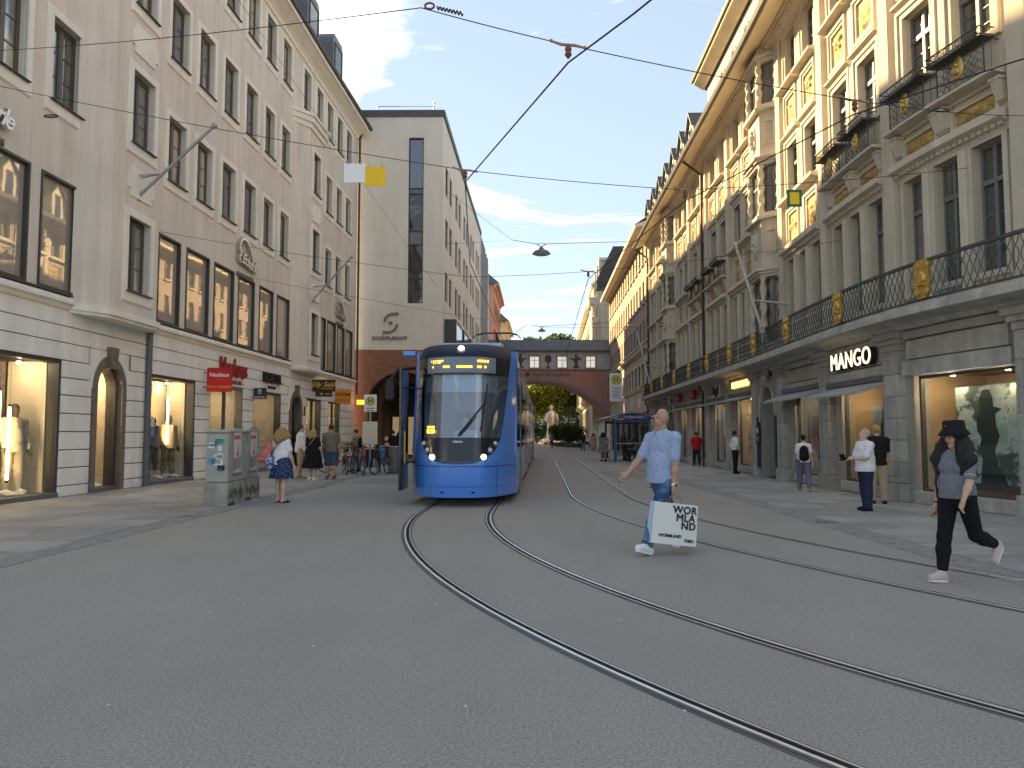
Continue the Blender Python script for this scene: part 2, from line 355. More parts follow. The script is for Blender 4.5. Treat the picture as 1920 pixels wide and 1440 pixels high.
# ================================================================ ground, pavements, tracks
def asphalt_mat():
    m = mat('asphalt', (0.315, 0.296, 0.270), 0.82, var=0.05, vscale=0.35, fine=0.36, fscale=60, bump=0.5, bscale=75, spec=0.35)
    t = m.node_tree; b = t.nodes['Principled BSDF']; g = [n for n in t.nodes if n.type == 'NEW_GEOMETRY'][0]
    prev = b.inputs['Base Color'].links[0].from_socket
    n = N('ShaderNodeTexNoise', t); n.inputs['Scale'].default_value = 1.1; n.inputs['Detail'].default_value = 8; n.inputs['Roughness'].default_value = 0.7; n.inputs['Distortion'].default_value = 0.2
    mp_ = N('ShaderNodeMapping', t); mp_.inputs['Scale'].default_value = (1.0, 0.35, 1); mp_.inputs['Rotation'].default_value = (0, 0, 0.5)
    t.links.new(g.outputs['Position'], mp_.inputs[0]); t.links.new(mp_.outputs[0], n.inputs['Vector'])
    mr = N('ShaderNodeMapRange', t); mr.inputs['From Min'].default_value = 0.35; mr.inputs['From Max'].default_value = 0.7; mr.inputs['To Min'].default_value = 0.95; mr.inputs['To Max'].default_value = 1.05
    t.links.new(n.outputs['Fac'], mr.inputs[0])
    s1 = N('ShaderNodeVectorMath', t, operation='SCALE'); t.links.new(prev, s1.inputs[0]); t.links.new(mr.outputs[0], s1.inputs['Scale'])
    v = N('ShaderNodeTexVoronoi', t); v.inputs['Scale'].default_value = 85; t.links.new(g.outputs['Position'], v.inputs['Vector'])
    vr = N('ShaderNodeMapRange', t); vr.inputs['From Min'].default_value = 0.0; vr.inputs['From Max'].default_value = 0.16; vr.inputs['To Min'].default_value = 1; vr.inputs['To Max'].default_value = 0; t.links.new(v.outputs['Distance'], vr.inputs[0])
    n3 = N('ShaderNodeTexNoise', t); n3.inputs['Scale'].default_value = 23; t.links.new(g.outputs['Position'], n3.inputs['Vector'])
    th = N('ShaderNodeMath', t, operation='GREATER_THAN'); th.inputs[1].default_value = 0.6; t.links.new(n3.outputs['Fac'], th.inputs[0])
    mm = N('ShaderNodeMath', t, operation='MULTIPLY'); t.links.new(vr.outputs[0], mm.inputs[0]); t.links.new(th.outputs[0], mm.inputs[1])
    mx_ = N('ShaderNodeMix', t, data_type='RGBA'); mx_.inputs['B'].default_value = (0.34, 0.34, 0.33, 1)
    t.links.new(mm.outputs[0], mx_.inputs['Factor']); t.links.new(s1.outputs[0], mx_.inputs['A']); t.links.new(mx_.outputs['Result'], b.inputs['Base Color'])
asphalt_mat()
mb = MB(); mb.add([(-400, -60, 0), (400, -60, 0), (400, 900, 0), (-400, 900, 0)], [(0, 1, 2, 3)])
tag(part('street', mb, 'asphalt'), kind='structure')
LF = Fac([(-11.35, 8), (-11.05, 17.5), (-10.87, 23.2), (-10.3, 35.6), (-9.6, 47.4)], -1)
RF = Fac([(12.2, 6.2), (10.3, 10.5), (9.35, 14.2), (8.9, 17.2), (9.2, 28.1), (9.95, 55.3)], 1)
RS0 = ((12.2-10.3)**2+(10.5-6.2)**2)**.5+0.02     # s of the measured origin (10.3, 10.5)
def pavement(name, inner, outer, y0, y1, rows=0.92):
    "inner(y): facade x, outer(y): gutter x"
    n = 30; vs = []; fs = []
    for i in range(n+1):
        y = y0+(y1-y0)*i/n; vs += [(inner(y), y, 0.004), (outer(y), y, 0.004)]
    for i in range(n): fs.append((2*i, 2*i+1, 2*i+3, 2*i+2))
    P_ = tag(part(name, MB().add(vs, fs), 'joint'), kind='structure')
    rng = random.Random(3); y = y0; protos = {}
    while y < y1-rows:
        a, b = sorted((inner(y+rows/2), outer(y+rows/2))); x = a
        while x < b-0.05:
            w = rng.choice((0.8, 1.0, 1.2, 1.0)); x1 = min(x+w, b)
            if b-x1 < 0.3: x1 = b
            key = (round(x1-x, 1), rng.randint(0, 1))
            if key not in protos:
                ww = key[0]-0.012; q = MB().cbox(-ww/2, ww/2, -rows/2+0.006, rows/2-0.006, -0.03, 0, 0.006); me = q.mesh('paving_slab'); me.materials.append(M[('slab', 'slab_b')[key[1]]]); protos[key] = me
            part('paving_slab', protos[key], None, P_, Matrix.Translation(((x+x1)/2, y+rows/2, 0.013+rng.random()*0.004)) @ Matrix.Rotation(rng.uniform(-.004, .004), 4, 'Y'))
            x = x1
        y += rows
    return P_
def lx(y):
    s = y-8.0; return LF.pt(max(0, min(LF.L, s))).x+0.02
def rx(y):
    best = min(range(len(RF.p)), key=lambda i: abs(RF.p[i].y-y)); return RF.p[best].x-0.05
lgut = lambda y: -6.22+0.018*(y-9)
rgut = lambda y: 5.55+0.012*(y-9)
pavement('left_pavement', lx, lgut, 8.2, 46.5)
pavement('right_pavement', rx, rgut, 7.0, 54.0)
def gutter(name, gx, w, y0, y1):
    mb = MB(); rng = random.Random(5); y = y0
    while y < y1:
        for k in range(4):
            x = gx(y)+w*k/4; d = 0.006
            mb.cbox(x+d, x+abs(w)/4-d, y+d, y+0.105-d, -0.02, 0.010+rng.random()*0.006, 0.008)
        y += 0.105
    return tag(part(name, mb, 'cobble', kind='stuff'), 'strip of small grey cobbles edging the paved footway', 'cobbles', 'cobble gutters')
gutter('gutter_cobbles', lambda y: lgut(y)+0.01, 0.42, 8.2, 34); gutter('gutter_cobbles', lambda y: rgut(y)-0.43, 0.42, 7, 34)
def track(name, cx, cy, ro, label):
    T = thing(name, label, 'tram track', (cx-ro+0.7, cy, 0))
    for k, r in enumerate((ro, ro-1.435)):
        pts = []
        for i in range(66, -1, -1):
            a = R_(-2.3+i*1.35); pts.append((cx-r*math.cos(a), cy-r*math.sin(a)))
        x0, y0 = pts[-1]; L_ = [2, 5, 10, 20, 40, 70, 110, 160]
        pts += [(x0+0.04*d, y0+d) for d in L_]
        def strip(o0, o1, zt, zb):
            mb = MB(); vs = []; fs = []
            for i, p in enumerate(pts):
                q = Vector(pts[min(i+1, len(pts)-1)])-Vector(pts[max(i-1, 0)]); q.normalize(); nx, ny = q.y, -q.x
                vs += [(p[0]+nx*o0, p[1]+ny*o0, zb), (p[0]+nx*o0, p[1]+ny*o0, zt), (p[0]+nx*o1, p[1]+ny*o1, zt), (p[0]+nx*o1, p[1]+ny*o1, zb)]
            for i in range(len(pts)-1):
                a = 4*i; fs += [(a+j, a+j+1, a+5+j, a+4+j) for j in range(3)]
            return mb.add(vs, fs)
        sg = 1 if k == 0 else -1      # groove lies on the inner side of each rail
        h = strip(*sorted((-0.03*sg, 0.022*sg)), 0.010, 0.0); rail = part('rail', h, 'rail_dark', T)
        part('running_surface', strip(*sorted((-0.004*sg, 0.019*sg)), 0.0135, 0.0101), 'steel', rail); part('lip_edge', strip(*sorted((0.0735*sg, 0.083*sg)), 0.0125, 0.0101), 'steel', rail)
        part('groove', strip(*sorted((0.0225*sg, 0.066*sg)), 0.004, 0.0), 'hollow_shade', rail)  # flat black strip: the groove's shade is painted, no hollow below
        part('guard_lip', strip(*sorted((0.0665*sg, 0.088*sg)), 0.010, 0.0), 'rail_dark', rail)
        part('bitumen_joint', strip(*sorted((-0.05*sg, -0.0305*sg)), 0.006, 0.0), 'bitumen', rail)
        part('bitumen_joint', strip(*sorted((0.0885*sg, 0.108*sg)), 0.006, 0.0), 'bitumen', rail)
track('tram_track', 18.25, 14.6, 20.08, 'sharply curved pair of grooved rails under the blue tram')
track('tram_track', 28.92, 18.9, 27.43, 'empty curved pair of grooved rails between tram and shelter')
mat('cast_iron', (.11, .108, .105), .6, metal=.4, var=.2, vscale=9, bump=.3)
def manhole(label, x, y, r):
    T = thing('manhole_cover', label, 'manhole cover', (x, y, 0)); part('rim', MB().lathe([(r, .0), (r, .007), (r-.03, .007)], 28), 'cast_iron', T, local=True); c = part('cover', MB().lathe([(r-.035, .0), (r-.035, .006), (0, .006)], 28), 'cast_iron', T, local=True)
    for k in range(5): yy = -r*.6+r*.3*k; w_ = math.sqrt(max(.01, (r*.8)**2-yy*yy)); part('rib', MB().cbox(-w_, w_, yy-.02, yy+.02, .006, .011, .003), 'cast_iron', c, local=True)
manhole('round cast iron cover in the asphalt beyond the striding man', 4.3, 22.5, .33); manhole('small round cover close to the cobble gutter', -5.6, 22.6, .2)
def drain(label, x, y):
    T = thing('drain_grate', label, 'drain grate', (x, y, 0)); part('frame', rframe(MB(), -.24, .24, -.24, .24, .03, -.012, 0.0), 'cast_iron', T, Matrix.Rotation(math.pi/2, 4, 'X') @ Matrix.Translation((0, -.0, 0)), local=True)
    for k in range(6): part('bar', MB().cbox(-.2, .2, -.18+k*.072-.018, -.18+k*.072+.018, .003, .014, .003), 'cast_iron', T, local=True)
    part('pit_shade', MB().add([(-.21, -.21, .0025), (.21, -.21, .0025), (.21, .21, .0025), (-.21, .21, .0025)], [(0, 1, 2, 3)]), 'hollow_shade', T, local=True)  # flat black sheet paints the shade under the bars
drain('iron drain grate in the gutter before the stickered cabinet', -5.98, 14.4); drain('iron drain grate in the gutter before the grey haired man', 5.42, 13.4)
mat('asphalt_new', (.26, .247, .228), .85, var=.06, vscale=.8, fine=.26, fscale=60, bump=.5, bscale=75)
def patch(pts, name='asphalt_patch'): tag(part(name, MB().add([(x, y, .003) for x, y in pts], [tuple(range(len(pts)))]), 'asphalt_new'), kind='structure')
patch([(-5.2, 24.0), (-3.1, 24.1), (-3.0, 27.2), (-5.1, 27.0)]); patch([(3.55, 27.5), (5.2, 27.6), (5.1, 33.0), (3.6, 32.8)])
rg = np.random.RandomState(8); q = MB()
for i in range(70):
    x, y = rg.uniform(-6, 5.5), 3.2+rg.gamma(2., 4.5); a = rg.uniform(0, 3); l, w_ = rg.uniform(.005, .016), rg.uniform(.003, .008); q.box(-l, l, -w_, w_, 0.001, .005, Matrix.Translation((x, y, 0)) @ Matrix.Rotation(a, 4, 'Z'))
tag(part('litter_specks', q, 'paper', kind='stuff'), 'scattered pale specks of litter on the asphalt', 'litter')
# ================================================================ left building
LB = thing('plaster_building', 'taupe plaster corner building with white shop floor and many casement windows', 'building', (-11.35, 8, 0))
H_ = []                                  # wall openings (s0, s1, z0, z1)
def win_proto(w, h, rows, trim=0.19, bottom=0.30, far=False):
    "window in the facade frame: origin bottom centre of the trim"
    d = {}; ow = w/2-trim
    t = MB(); t.box(-w/2, -ow, -0.045, 0.02, 0, h); t.box(ow, w/2, -0.045, 0.02, 0, h); t.box(-ow, ow, -0.045, 0.02, h-trim, h); t.box(-ow, ow, -0.045, 0.02, 0, bottom)
    rframe(t, -w/2-0.03, w/2+0.03, -0.03, h+0.03, 0.03, -0.02, 0.03)
    z0, z1 = bottom, h-trim
    d['window'] = (t.mesh('window'), 'trim_white')
    f = MB(); rframe(f, -ow, ow, z0, z1, 0.075, 0.17, 0.25); f.box(-0.055, 0.055, 0.15, 0.25, z0+0.075, z1-0.075)
    for sx in (-1, 1):
        a, b = (0.055, ow-0.075) if sx > 0 else (-ow+0.075, -0.055); rframe(f, a, b, z0+0.075, z1-0.075, 0.045, 0.16, 0.235)
        for k in range(1, rows):
            zz = z0+0.12+(z1-z0-0.24)*k/rows; f.box(a+0.045, b-0.045, 0.18, 0.225, zz-0.014, zz+0.014)
    d['frame'] = (f.mesh('frame'), 'bronze')
    sl = MB(); sl.cbox(-ow-0.06, ow+0.06, -0.13, 0.16, z0-0.035, z0-0.003, 0.008); d['sill'] = (sl.mesh('sill'), 'dark_frame')
    d['panes'] = []
    for sx in (-1, 1):
        a, b = (0.10, ow-0.12) if sx > 0 else (-ow+0.12, -0.10)
        if far: d['panes'].append((a, b, z0+0.12, z1-0.12))
        else:
            for k in range(rows):
                q0 = z0+0.12+(z1-z0-0.24)*k/rows+0.012; q1 = z0+0.12+(z1-z0-0.24)*(k+1)/rows-0.012; d['panes'].append((a, b, q0, q1))
    d['hole'] = (-ow, ow, z0, z1); d['pm'] = {}
    for i, (a, b, q0, q1) in enumerate(d['panes']):
        me = MB().box(-(b-a)/2-0.008, (b-a)/2+0.008, 0.0, 0.006, -(q1-q0)/2-0.008, (q1-q0)/2+0.008).mesh('pane'); me.materials.append(M['pane']); d['pm'][i] = me
    for k in ('window', 'frame', 'sill'): d[k][0].materials.append(M[d[k][1]])
    return d
def put_win(bld, fr, d, tilt=True):
    w = part('window', d['window'][0], None, bld, fr); part('frame', d['frame'][0], None, w, fr); part('sill', d['sill'][0], None, w, fr)
    for i, (a, b, q0, q1) in enumerate(d['panes']):
        m = fr @ Matrix.Translation(((a+b)/2, 0.2, (q0+q1)/2))
        if tilt: m = m @ Matrix.Rotation(random.uniform(-.012, .012), 4, 'Z') @ Matrix.Rotation(random.uniform(-.012, .012), 4, 'X')
        part('pane', d['pm'][i], None, w, m)
WN = win_proto(1.58, 2.55, 3); WNF = win_proto(1.5, 2.5, 3, far=True); WL = win_proto(1.58, 2.6, 3)
rows = (9.25, 13.22, 17.3)
cols_main = [16.25, 18.25, 20.3, 22.35, 24.35, 26.35]; cols_near = [10.45, 8.35, 6.25, 4.15, 2.05]; cols_far = [33.1, 35.0, 36.9]
wins = [(c, z) for c in cols_main+cols_near for z in rows]+[(c, z) for c in cols_far for z in rows]+[(29.25, rows[2]), (31.3, rows[2])]
for c, z in wins: H_.append((c-0.6, c+0.6, z+0.3, z+2.36))
shopw = [(15.25, 16.7), (17.12, 18.85), (19.26, 21.0), (21.42, 23.07), (23.6, 25.2), (25.66, 27.25), (31.5, 32.9), (33.2, 34.75), (35.05, 36.5), (36.8, 38.2)]+[(9.65, 11.55), (7.45, 9.25), (5.3, 7.05), (3.1, 4.85)]
for a, b in shopw: H_.append((a, b, 5.0, 7.75))
mb = MB(); LF.wall(mb, 0, 38.95, 4.7, 20.3, H_, 0.0, 0.28)
# end return towards the camera
mb.add([LF.pt(0, 0, 0), LF.pt(0, -9, 0), LF.pt(0, -9, 20.3), LF.pt(0, 0, 20.3)], [(0, 1, 2, 3)])
part('wall', mb, 'plaster', LB)
for c, z in wins:
    far = c > 23; put_win(LB, LF.fr(c, 0, z), WNF if far else WN)
for a, b in shopw:
    w = b-a; fr = LF.fr((a+b)/2, 0, 5.0); f = MB(); rframe(f, -w/2, w/2, 0, 2.75, 0.06, -0.03, 0.2)
    sw = part('shop_window', f, 'dark_frame', LB, fr)
    part('pane', MB().box(-w/2+0.05, w/2-0.05, 0.09, 0.10, 0.05, 2.7), 'pane_shop', sw, fr)
# trapezoid bays
def bay(s0, s1, z0, z1, off, centre, zrows, plaques):
    a, b = s0+0.85, s1-0.85
    def ring(z, e=0.0): return [LF.pt(s0-e, 0, z), LF.pt(a-e*.5, off+e, z), LF.pt(b+e*.5, off+e, z), LF.pt(s1+e, 0, z)]
    mb = MB(); ho = [(centre-0.6, centre+0.6, z+0.3, z+(2.36 if z > 8 else 2.41)) for z in zrows]
    for p, q in ((0, 1), (2, 3)):
        A, B = ring(z0), ring(z1); mb.add([A[p], A[q], B[q], B[p]], [(0, 1, 2, 3)])
    LF.wall(mb, a, b, z0, z1, ho, off, 0.28)
    B = ring(z1); mb.add(B, [(0, 1, 2, 3)])
    bay_ = part('bay', mb, 'plaster', LB)
    fl = MB()
    for z_a, z_b, e in ((z0-0.16, z0, 0.10), (z0-0.24, z0-0.16, 0.04)):
        A, B = ring(z_a, e), ring(z_b, e); fl.add(A+B, [(0, 1, 2, 3), (4, 5, 6, 7), (0, 1, 5, 4), (1, 2, 6, 5), (2, 3, 7, 6)])
    part('bay_floor', fl, 'trim_white', bay_)
    for z in zrows: put_win(LB, LF.fr(centre, off, z), WN if s0 < 20 else WNF)
    for z in plaques:
        fr = LF.fr(centre, off, z); p = [(-.55, -.42), (.55, -.42), (.55, -.22), (.7, -.22), (.7, .22), (.55, .22), (.55, .42), (-.55, .42), (-.55, .22), (-.7, .22), (-.7, -.22), (-.55, -.22)]
        part('plaque', MB().prism(p, -0.035, 0.01), 'trim_white', bay_, fr)
    return bay_
bay(10.95, 15.15, 4.8, 20.25, 0.5, 13.2, (5.15, 9.27, 13.22, 17.3), (8.5, 12.55, 16.6))
b2 = bay(27.45, 31.4, 4.8, 16.35, 0.5, 29.45, (5.15, 9.27, 13.1), (8.5, 12.4))
cp = MB()
for z_a, z_b, e in ((16.35, 16.6, 0.08), (16.6, 16.85, 0.2), (16.85, 17.0, 0.3)):
    r = lambda z, e=e: [LF.pt(27.45-e, 0, z), LF.pt(28.3-e*.5, 0.5+e, z), LF.pt(30.55+e*.5, 0.5+e, z), LF.pt(31.4+e, 0, z)]
    cp.add(r(z_a)+r(z_b), [(0, 1, 2, 3), (4, 5, 6, 7), (0, 1, 5, 4), (1, 2, 6, 5), (2, 3, 7, 6)])
part('bay_cornice', cp, 'trim_white', b2)
# string course over the shop floor, eaves cornice, gutter, roof
def without(s0, s1, gaps):
    o = []; a = s0
    for g0, g1 in sorted(gaps):
        if g0 > a: o.append((a, g0))
        a = max(a, g1)
    if a < s1: o.append((a, s1))
    return o
for i, (a, b) in enumerate(without(0, 38.9, [(10.9, 15.2), (27.4, 31.45)])):
    m = MB(); LF.mould(m, a, b, [(0, 4.62), (0.06, 4.62), (0.10, 4.70), (0.16, 4.74), (0.16, 4.82), (0.08, 4.90), (0, 4.93)]); part('string_course', m, 'trim_white', LB)
    m = MB(); LF.fbox(m, a, b, 0.0, 0.12, 4.93, 4.97); part('drip_edge', m, 'dark_frame', LB)
m = MB(); LF.mould(m, 0, 39.2, [(0, 19.95), (0.06, 19.95), (0.10, 20.10), (0.22, 20.2), (0.62, 20.42), (0.70, 20.42), (0.70, 20.62), (0, 20.62)]); part('cornice', m, 'trim_white', LB)
m = MB(); LF.mould(m, 0, 39.25, [(0.6, 20.62), (0.82, 20.62), (0.86, 20.76), (0.6, 20.80)]); part('roof_gutter', m, 'pipe_brown', LB)
m = MB(); LF.mould(m, 0, 39.1, [(0.6, 20.72), (-4.5, 27.5), (-10, 27.5), (-10, 20.3), (0, 20.3)]); roofL = part('roof', m, 'roof_tile_dark', LB)  # hidden ridge raised to set the shadow line on the stone facade
for s in (8.0, 12.5, 17.0, 21.5, 25.8, 30.2, 34.6):
    fr = LF.fr(s, -0.05, 21.3); m = MB(); m.prism([(-.95, 0), (.95, 0), (.95, 2.5), (.75, 2.8), (-.75, 2.8), (-.95, 2.5)], 0.0, 2.2)
    d = part('dormer', m, 'zinc', LB, fr)
    f = MB(); rframe(f, -0.7, 0.7, 0.6, 2.35, 0.07, -0.05, 0.03); part('frame', f, 'dark_frame', d, fr); part('pane', MB().box(-.64, .64, -0.02, -0.01, .66, 2.29), 'pane_dark', d, fr)
# ---- shop floor: courses of white blocks, arches, display openings
ZC = [0.0, 0.27, 0.71, 1.15, 1.60, 2.05, 2.50, 2.93, 3.36]
m = MB()
open_ = [(4.4, 10.75, 0.0, 3.36), (12.03, 13.7, 0, 3.84), (15.1, 18.1, 0, 3.36), (19.2, 22.2, 0, 3.36), (23.25, 26.5, 0, 3.36), (27.5, 29.4, 0, 3.84), (30.0, 32.4, 0, 3.36), (33.6, 35.9, 0, 3.36)]
LF.wall(m, 0, 38.95, 0, 4.66, open_, -0.035, 0.4); part('shop_wall', m, 'groove', LB)
piers = [(0.1, 4.4), (10.75, 12.03), (13.7, 15.1), (18.1, 19.2), (22.2, 23.25), (26.5, 27.5), (29.4, 30.0), (32.4, 33.6), (35.9, 38.9)]
def block(s0, s1, z0, z1):
    mid = (s0+s1)/2; w = s1-s0; q = MB()
    if w < 2.2: q.cbox(-w/2+0.002, w/2-0.002, -0.0, 0.12, z0+0.013, z1-0.013, 0.012); part('stone_block', q, 'block_white', LB, LF.fr(mid, 0, 0))
    else: LF.fbox(q, s0+0.004, s1-0.004, -0.12, 0.0, z0+0.013, z1-0.013); part('stone_block', q, 'block_white', LB)
for a, b in piers:
    if b-a > 2.9:
        k = int((b-a)/1.4); cuts = [a+(b-a)*i/k for i in range(k+1)]
    else: cuts = [a, b]
    for z0, z1 in zip(ZC, ZC[1:]):
        for p, q in zip(cuts, cuts[1:]): block(p, q, z0, z1)
for a, b in without(0.1, 38.9, [(11.85, 13.95), (27.3, 29.6)]):
    block(a, b, 3.36, 3.79)
for z0, z1 in ((3.79, 4.20), (4.20, 4.61)):
    for a, b in ((0.1, 4.4), (4.4, 10.9), (10.9, 14.7), (14.7, 19.2), (19.2, 23.2), (23.2, 27.3), (27.3, 31.4), (31.4, 35.2), (35.2, 38.9)): block(a, b, z0, z1)
def arch(cx, w_in, spring, base_w, ztop, door):
    "granite arched surround with white spandrel pieces"
    fr = LF.fr(cx, 0, 0); r = w_in/2; ro = r+0.2; n = 14
    def arcpts(rad): return [(rad*math.cos(math.pi*i/n), spring+rad*math.sin(math.pi*i/n)*1.12) for i in range(n+1)]
    I, O = arcpts(r), arcpts(ro)
    m = MB(); m.box(-ro, -r, -0.04, 0.4, 0, spring); m.box(r, ro, -0.04, 0.4, 0, spring)
    for i in range(n):
        (a, b), (c, d), (e, f_), (g, h) = I[i], I[i+1], O[i+1], O[i]
        m.add([(a, -.04, b), (c, -.04, d), (e, -.04, f_), (g, -.04, h), (a, .4, b), (c, .4, d), (e, .4, f_), (g, .4, h)], [(0, 1, 2, 3), (0, 4, 5, 1), (3, 2, 6, 7)])
    A = part('arch_surround', m, 'granite_brown', LB, fr)
    k = MB(); k.prism([(-.13, spring+r*1.12-0.12), (.13, spring+r*1.12-0.12), (.2, spring+r*1.12+0.46), (-.2, spring+r*1.12+0.46)], -0.13, 0.1); part('keystone', k, 'granite_brown', A, fr)
    hw = base_w/2
    for sg in (-1, 1):       # spandrels, one per side, cut to the arch
        m = MB(); q = [(ro*math.cos(math.pi*i/n/1.0), spring+ro*math.sin(math.pi*i/n)*1.12) for i in range(n//2+1)]
        poly = [(x*sg, z) for x, z in q]+[(0, 3.79-0.013), (hw*sg, 3.79-0.013), (hw*sg, spring)]
        m.prism(poly, 0.0, 0.12); part('spandrel', m, 'block_white', A, fr)
    return fr, r, ro
fr, r, ro = arch(12.865, 1.22, 2.75, 1.9, 3.8, False)
# arched display window (pane, dark frame, cream niche with a lamp)
def arch_ring(r0, r1, spring, y0, y1, n=14):
    m = MB(); m.box(-r1, -r0, y0, y1, 0.12, spring); m.box(r0, r1, y0, y1, 0.12, spring)
    P = lambda r, i: (r*math.cos(math.pi*i/n), spring+r*math.sin(math.pi*i/n)*1.12)
    for i in range(n):
        (a, b), (c, d), (e, f_), (g, h) = P(r0, i), P(r0, i+1), P(r1, i+1), P(r1, i)
        m.add([(a, y0, b), (c, y0, d), (e, y0, f_), (g, y0, h), (a, y1, b), (c, y1, d), (e, y1, f_), (g, y1, h)], [(0, 1, 2, 3), (0, 4, 5, 1), (4, 7, 6, 5)])
    return m
nw = part('niche_window', arch_ring(0.53, 0.61, 2.75, 0.12, 0.4), 'dark_frame', LB, fr)
part('plinth', MB().box(-.61, .61, 0.05, 0.4, 0, 0.12), 'pipe_grey', nw, fr)
poly = [(-.53, .12), (.53, .12)]+[(.53*math.cos(math.pi*i/12), 2.75+.53*1.12*math.sin(math.pi*i/12)) for i in range(13)]
part('pane', MB().prism(poly, 0.20, 0.205), 'glass_clear', nw, fr)
m = MB(); m.add([(-.6, .4, .12), (.6, .4, .12), (.6, 1.25, .12), (-.6, 1.25, .12), (-.6, .4, 3.5), (.6, .4, 3.5), (.6, 1.25, 3.5), (-.6, 1.25, 3.5)], [(0, 1, 2, 3), (1, 2, 6, 5), (2, 3, 7, 6), (3, 0, 4, 7), (4, 5, 6, 7)])
part('niche', m, 'cream_panel', nw, fr)
mat('lamp_warm', (1, 0.9, 0.7), emit=(1.0, 0.80, 0.56), estr=75.0); mat('lamp_tube', (1, 0.9, 0.7), emit=(1.0, 0.74, 0.40), estr=9.0); mat('lamp_cool', (1, 0.95, 0.85), emit=(1.0, 0.84, 0.62), estr=75.0)
part('downlight', MB().lathe([(0.085, 0), (0.085, 0.03)], 12), 'lamp_warm', nw, fr @ Matrix.Translation((0.05, 0.8, 3.2)))
fr2, r2, _ = arch(28.45, 1.3, 2.7, 2.1, 3.8, True)
dm = MB(); dm.prism([(-.65, 0), (.65, 0)]+[(.65*math.cos(math.pi*i/12), 2.7+.65*1.12*math.sin(math.pi*i/12)) for i in range(13)], 0.3, 0.36)
dr = part('door', dm, 'black', LB, fr2)
for sx in (-1, 1):
    part('door_leaf', rframe(MB(), *sorted((0.03*sx, 0.6*sx)), 0.05, 2.3, 0.09, 0.25, 0.3), 'dark_frame', dr, fr2); part('handle', MB().tube([(0.08*sx, .2, 1.0), (0.08*sx, .2, 1.25)], 0.015), 'galv', dr, fr2)
part('fanlight', MB().prism([(-.55, 2.42), (.55, 2.42)]+[(.55*math.cos(math.pi*i/12), 2.75+.5*math.sin(math.pi*i/12)) for i in range(13)], 0.27, 0.29), 'pane_dark', dr, fr2)
def display(s0, s1, ztop, depth, back, panes=1, base=0.13, glass='glass_clear', lamp=True, fwid=0.09, room='cream_panel', floor='wood_floor', name='display_window', fmat='dark_frame'):
    w = s1-s0; fr = LF.fr((s0+s1)/2, 0, 0); f = MB()
    f.box(-w/2, -w/2+fwid, 0.03, 0.3, base, ztop); f.box(w/2-fwid, w/2, 0.03, 0.3, base, ztop); f.box(-w/2+fwid, w/2-fwid, 0.03, 0.3, ztop-fwid, ztop)
    for k in range(1, panes): x = -w/2+w*k/panes; f.box(x-0.03, x+0.03, 0.08, 0.2, base, ztop-fwid)
    d = part(name, f, fmat, LB, fr)
    part('plinth', MB().cbox(-w/2, w/2, -0.02, 0.35, 0, base, 0.01), 'pipe_grey', d, fr)
    for k in range(panes):
        a = -w/2+fwid+(w-2*fwid)*k/panes; b = -w/2+fwid+(w-2*fwid)*(k+1)/panes
        part('pane', MB().box(a, b, 0.14, 0.147, base, ztop-fwid), glass, d, fr)
    X = w/2; Z0 = base; Z1 = ztop+0.05
    m = MB(); m.add([(-X, .35, Z0), (X, .35, Z0), (X, depth, Z0), (-X, depth, Z0), (-X, .35, Z1), (X, .35, Z1), (X, depth, Z1), (-X, depth, Z1)], [(1, 2, 6, 5), (2, 3, 7, 6), (3, 0, 4, 7), (4, 5, 6, 7)]); part('room', m, room, d, fr)
    part('room_floor', MB().add([(-X, .3, Z0+.003), (X, .3, Z0+.003), (X, depth, Z0+.003), (-X, depth, Z0+.003)], [(0, 1, 2, 3)]), floor, d, fr)
    return d, fr
dA, frA = display(4.4, 10.75, 3.36, 2.3, 'cream', panes=2, room='shop_dark')
# cream back panels, glowing tubes and spots of display A (frame x: 0 at s=7.575, right = +)
part('end_panel', MB().box(3.06, 3.13, 0.32, 1.28, 0.14, 3.3), 'cream_panel', dA, frA); part('back_panel', MB().box(-3.1, 3.05, 1.32, 1.38, 0.14, 3.3), 'granite_brown', dA, frA)
for x, y, z0, z1 in ((1.72, 0.5, 0.95, 2.5), (1.95, 0.42, 0.5, 2.15), (-1.0, 0.6, 0.8, 2.3)):
    t_ = part('tube_lamp', MB().tube([(x, y, z0), (x, y, z1)], 0.028, 10), 'lamp_tube', dA, frA); part('cap', MB().tube([(x, y, z1), (x, y, z1+0.07)], 0.03, 8).tube([(x, y, z0-0.07), (x, y, z0)], 0.03, 8).tube([(x, y, z1+.07), (x, y, 3.3)], 0.004, 5), 'black', t_, frA)
for x in (-2.2, -0.4, 1.4, 2.6): part('downlight', MB().lathe([(0.05, 0), (0.05, 0.04)], 10), 'lamp_warm', dA, frA @ Matrix.Translation((x, 0.7, 3.22)))
dB, frB = display(15.1, 18.1, 3.36, 2.2, 'cream', panes=1, room='shop_dark')
part('end_panel', MB().box(1.36, 1.43, 0.32, 0.95, 0.14, 3.3), 'cream_panel', dB, frB); part('back_panel', MB().box(0.2, 1.43, 1.0, 1.06, 0.14, 3.3), 'cream_panel', dB, frB)
part('red_stand', MB().cbox(-0.35, 0.05, 0.72, 0.98, 0.14, 1.15, 0.01), 'red_dark', dB, frB)
t_ = part('tube_lamp', MB().tube([(0.38, 0.4, 1.25), (0.38, 0.4, 2.75)], 0.028, 10), 'lamp_tube', dB, frB); part('cap', MB().tube([(0.38, 0.4, 2.75), (0.38, 0.4, 3.3)], 0.008, 6), 'black', t_, frB)
for x in (-0.4, 0.9): part('downlight', MB().lathe([(0.05, 0), (0.05, 0.04)], 10), 'lamp_warm', dB, frB @ Matrix.Translation((x, 0.7, 3.22)))
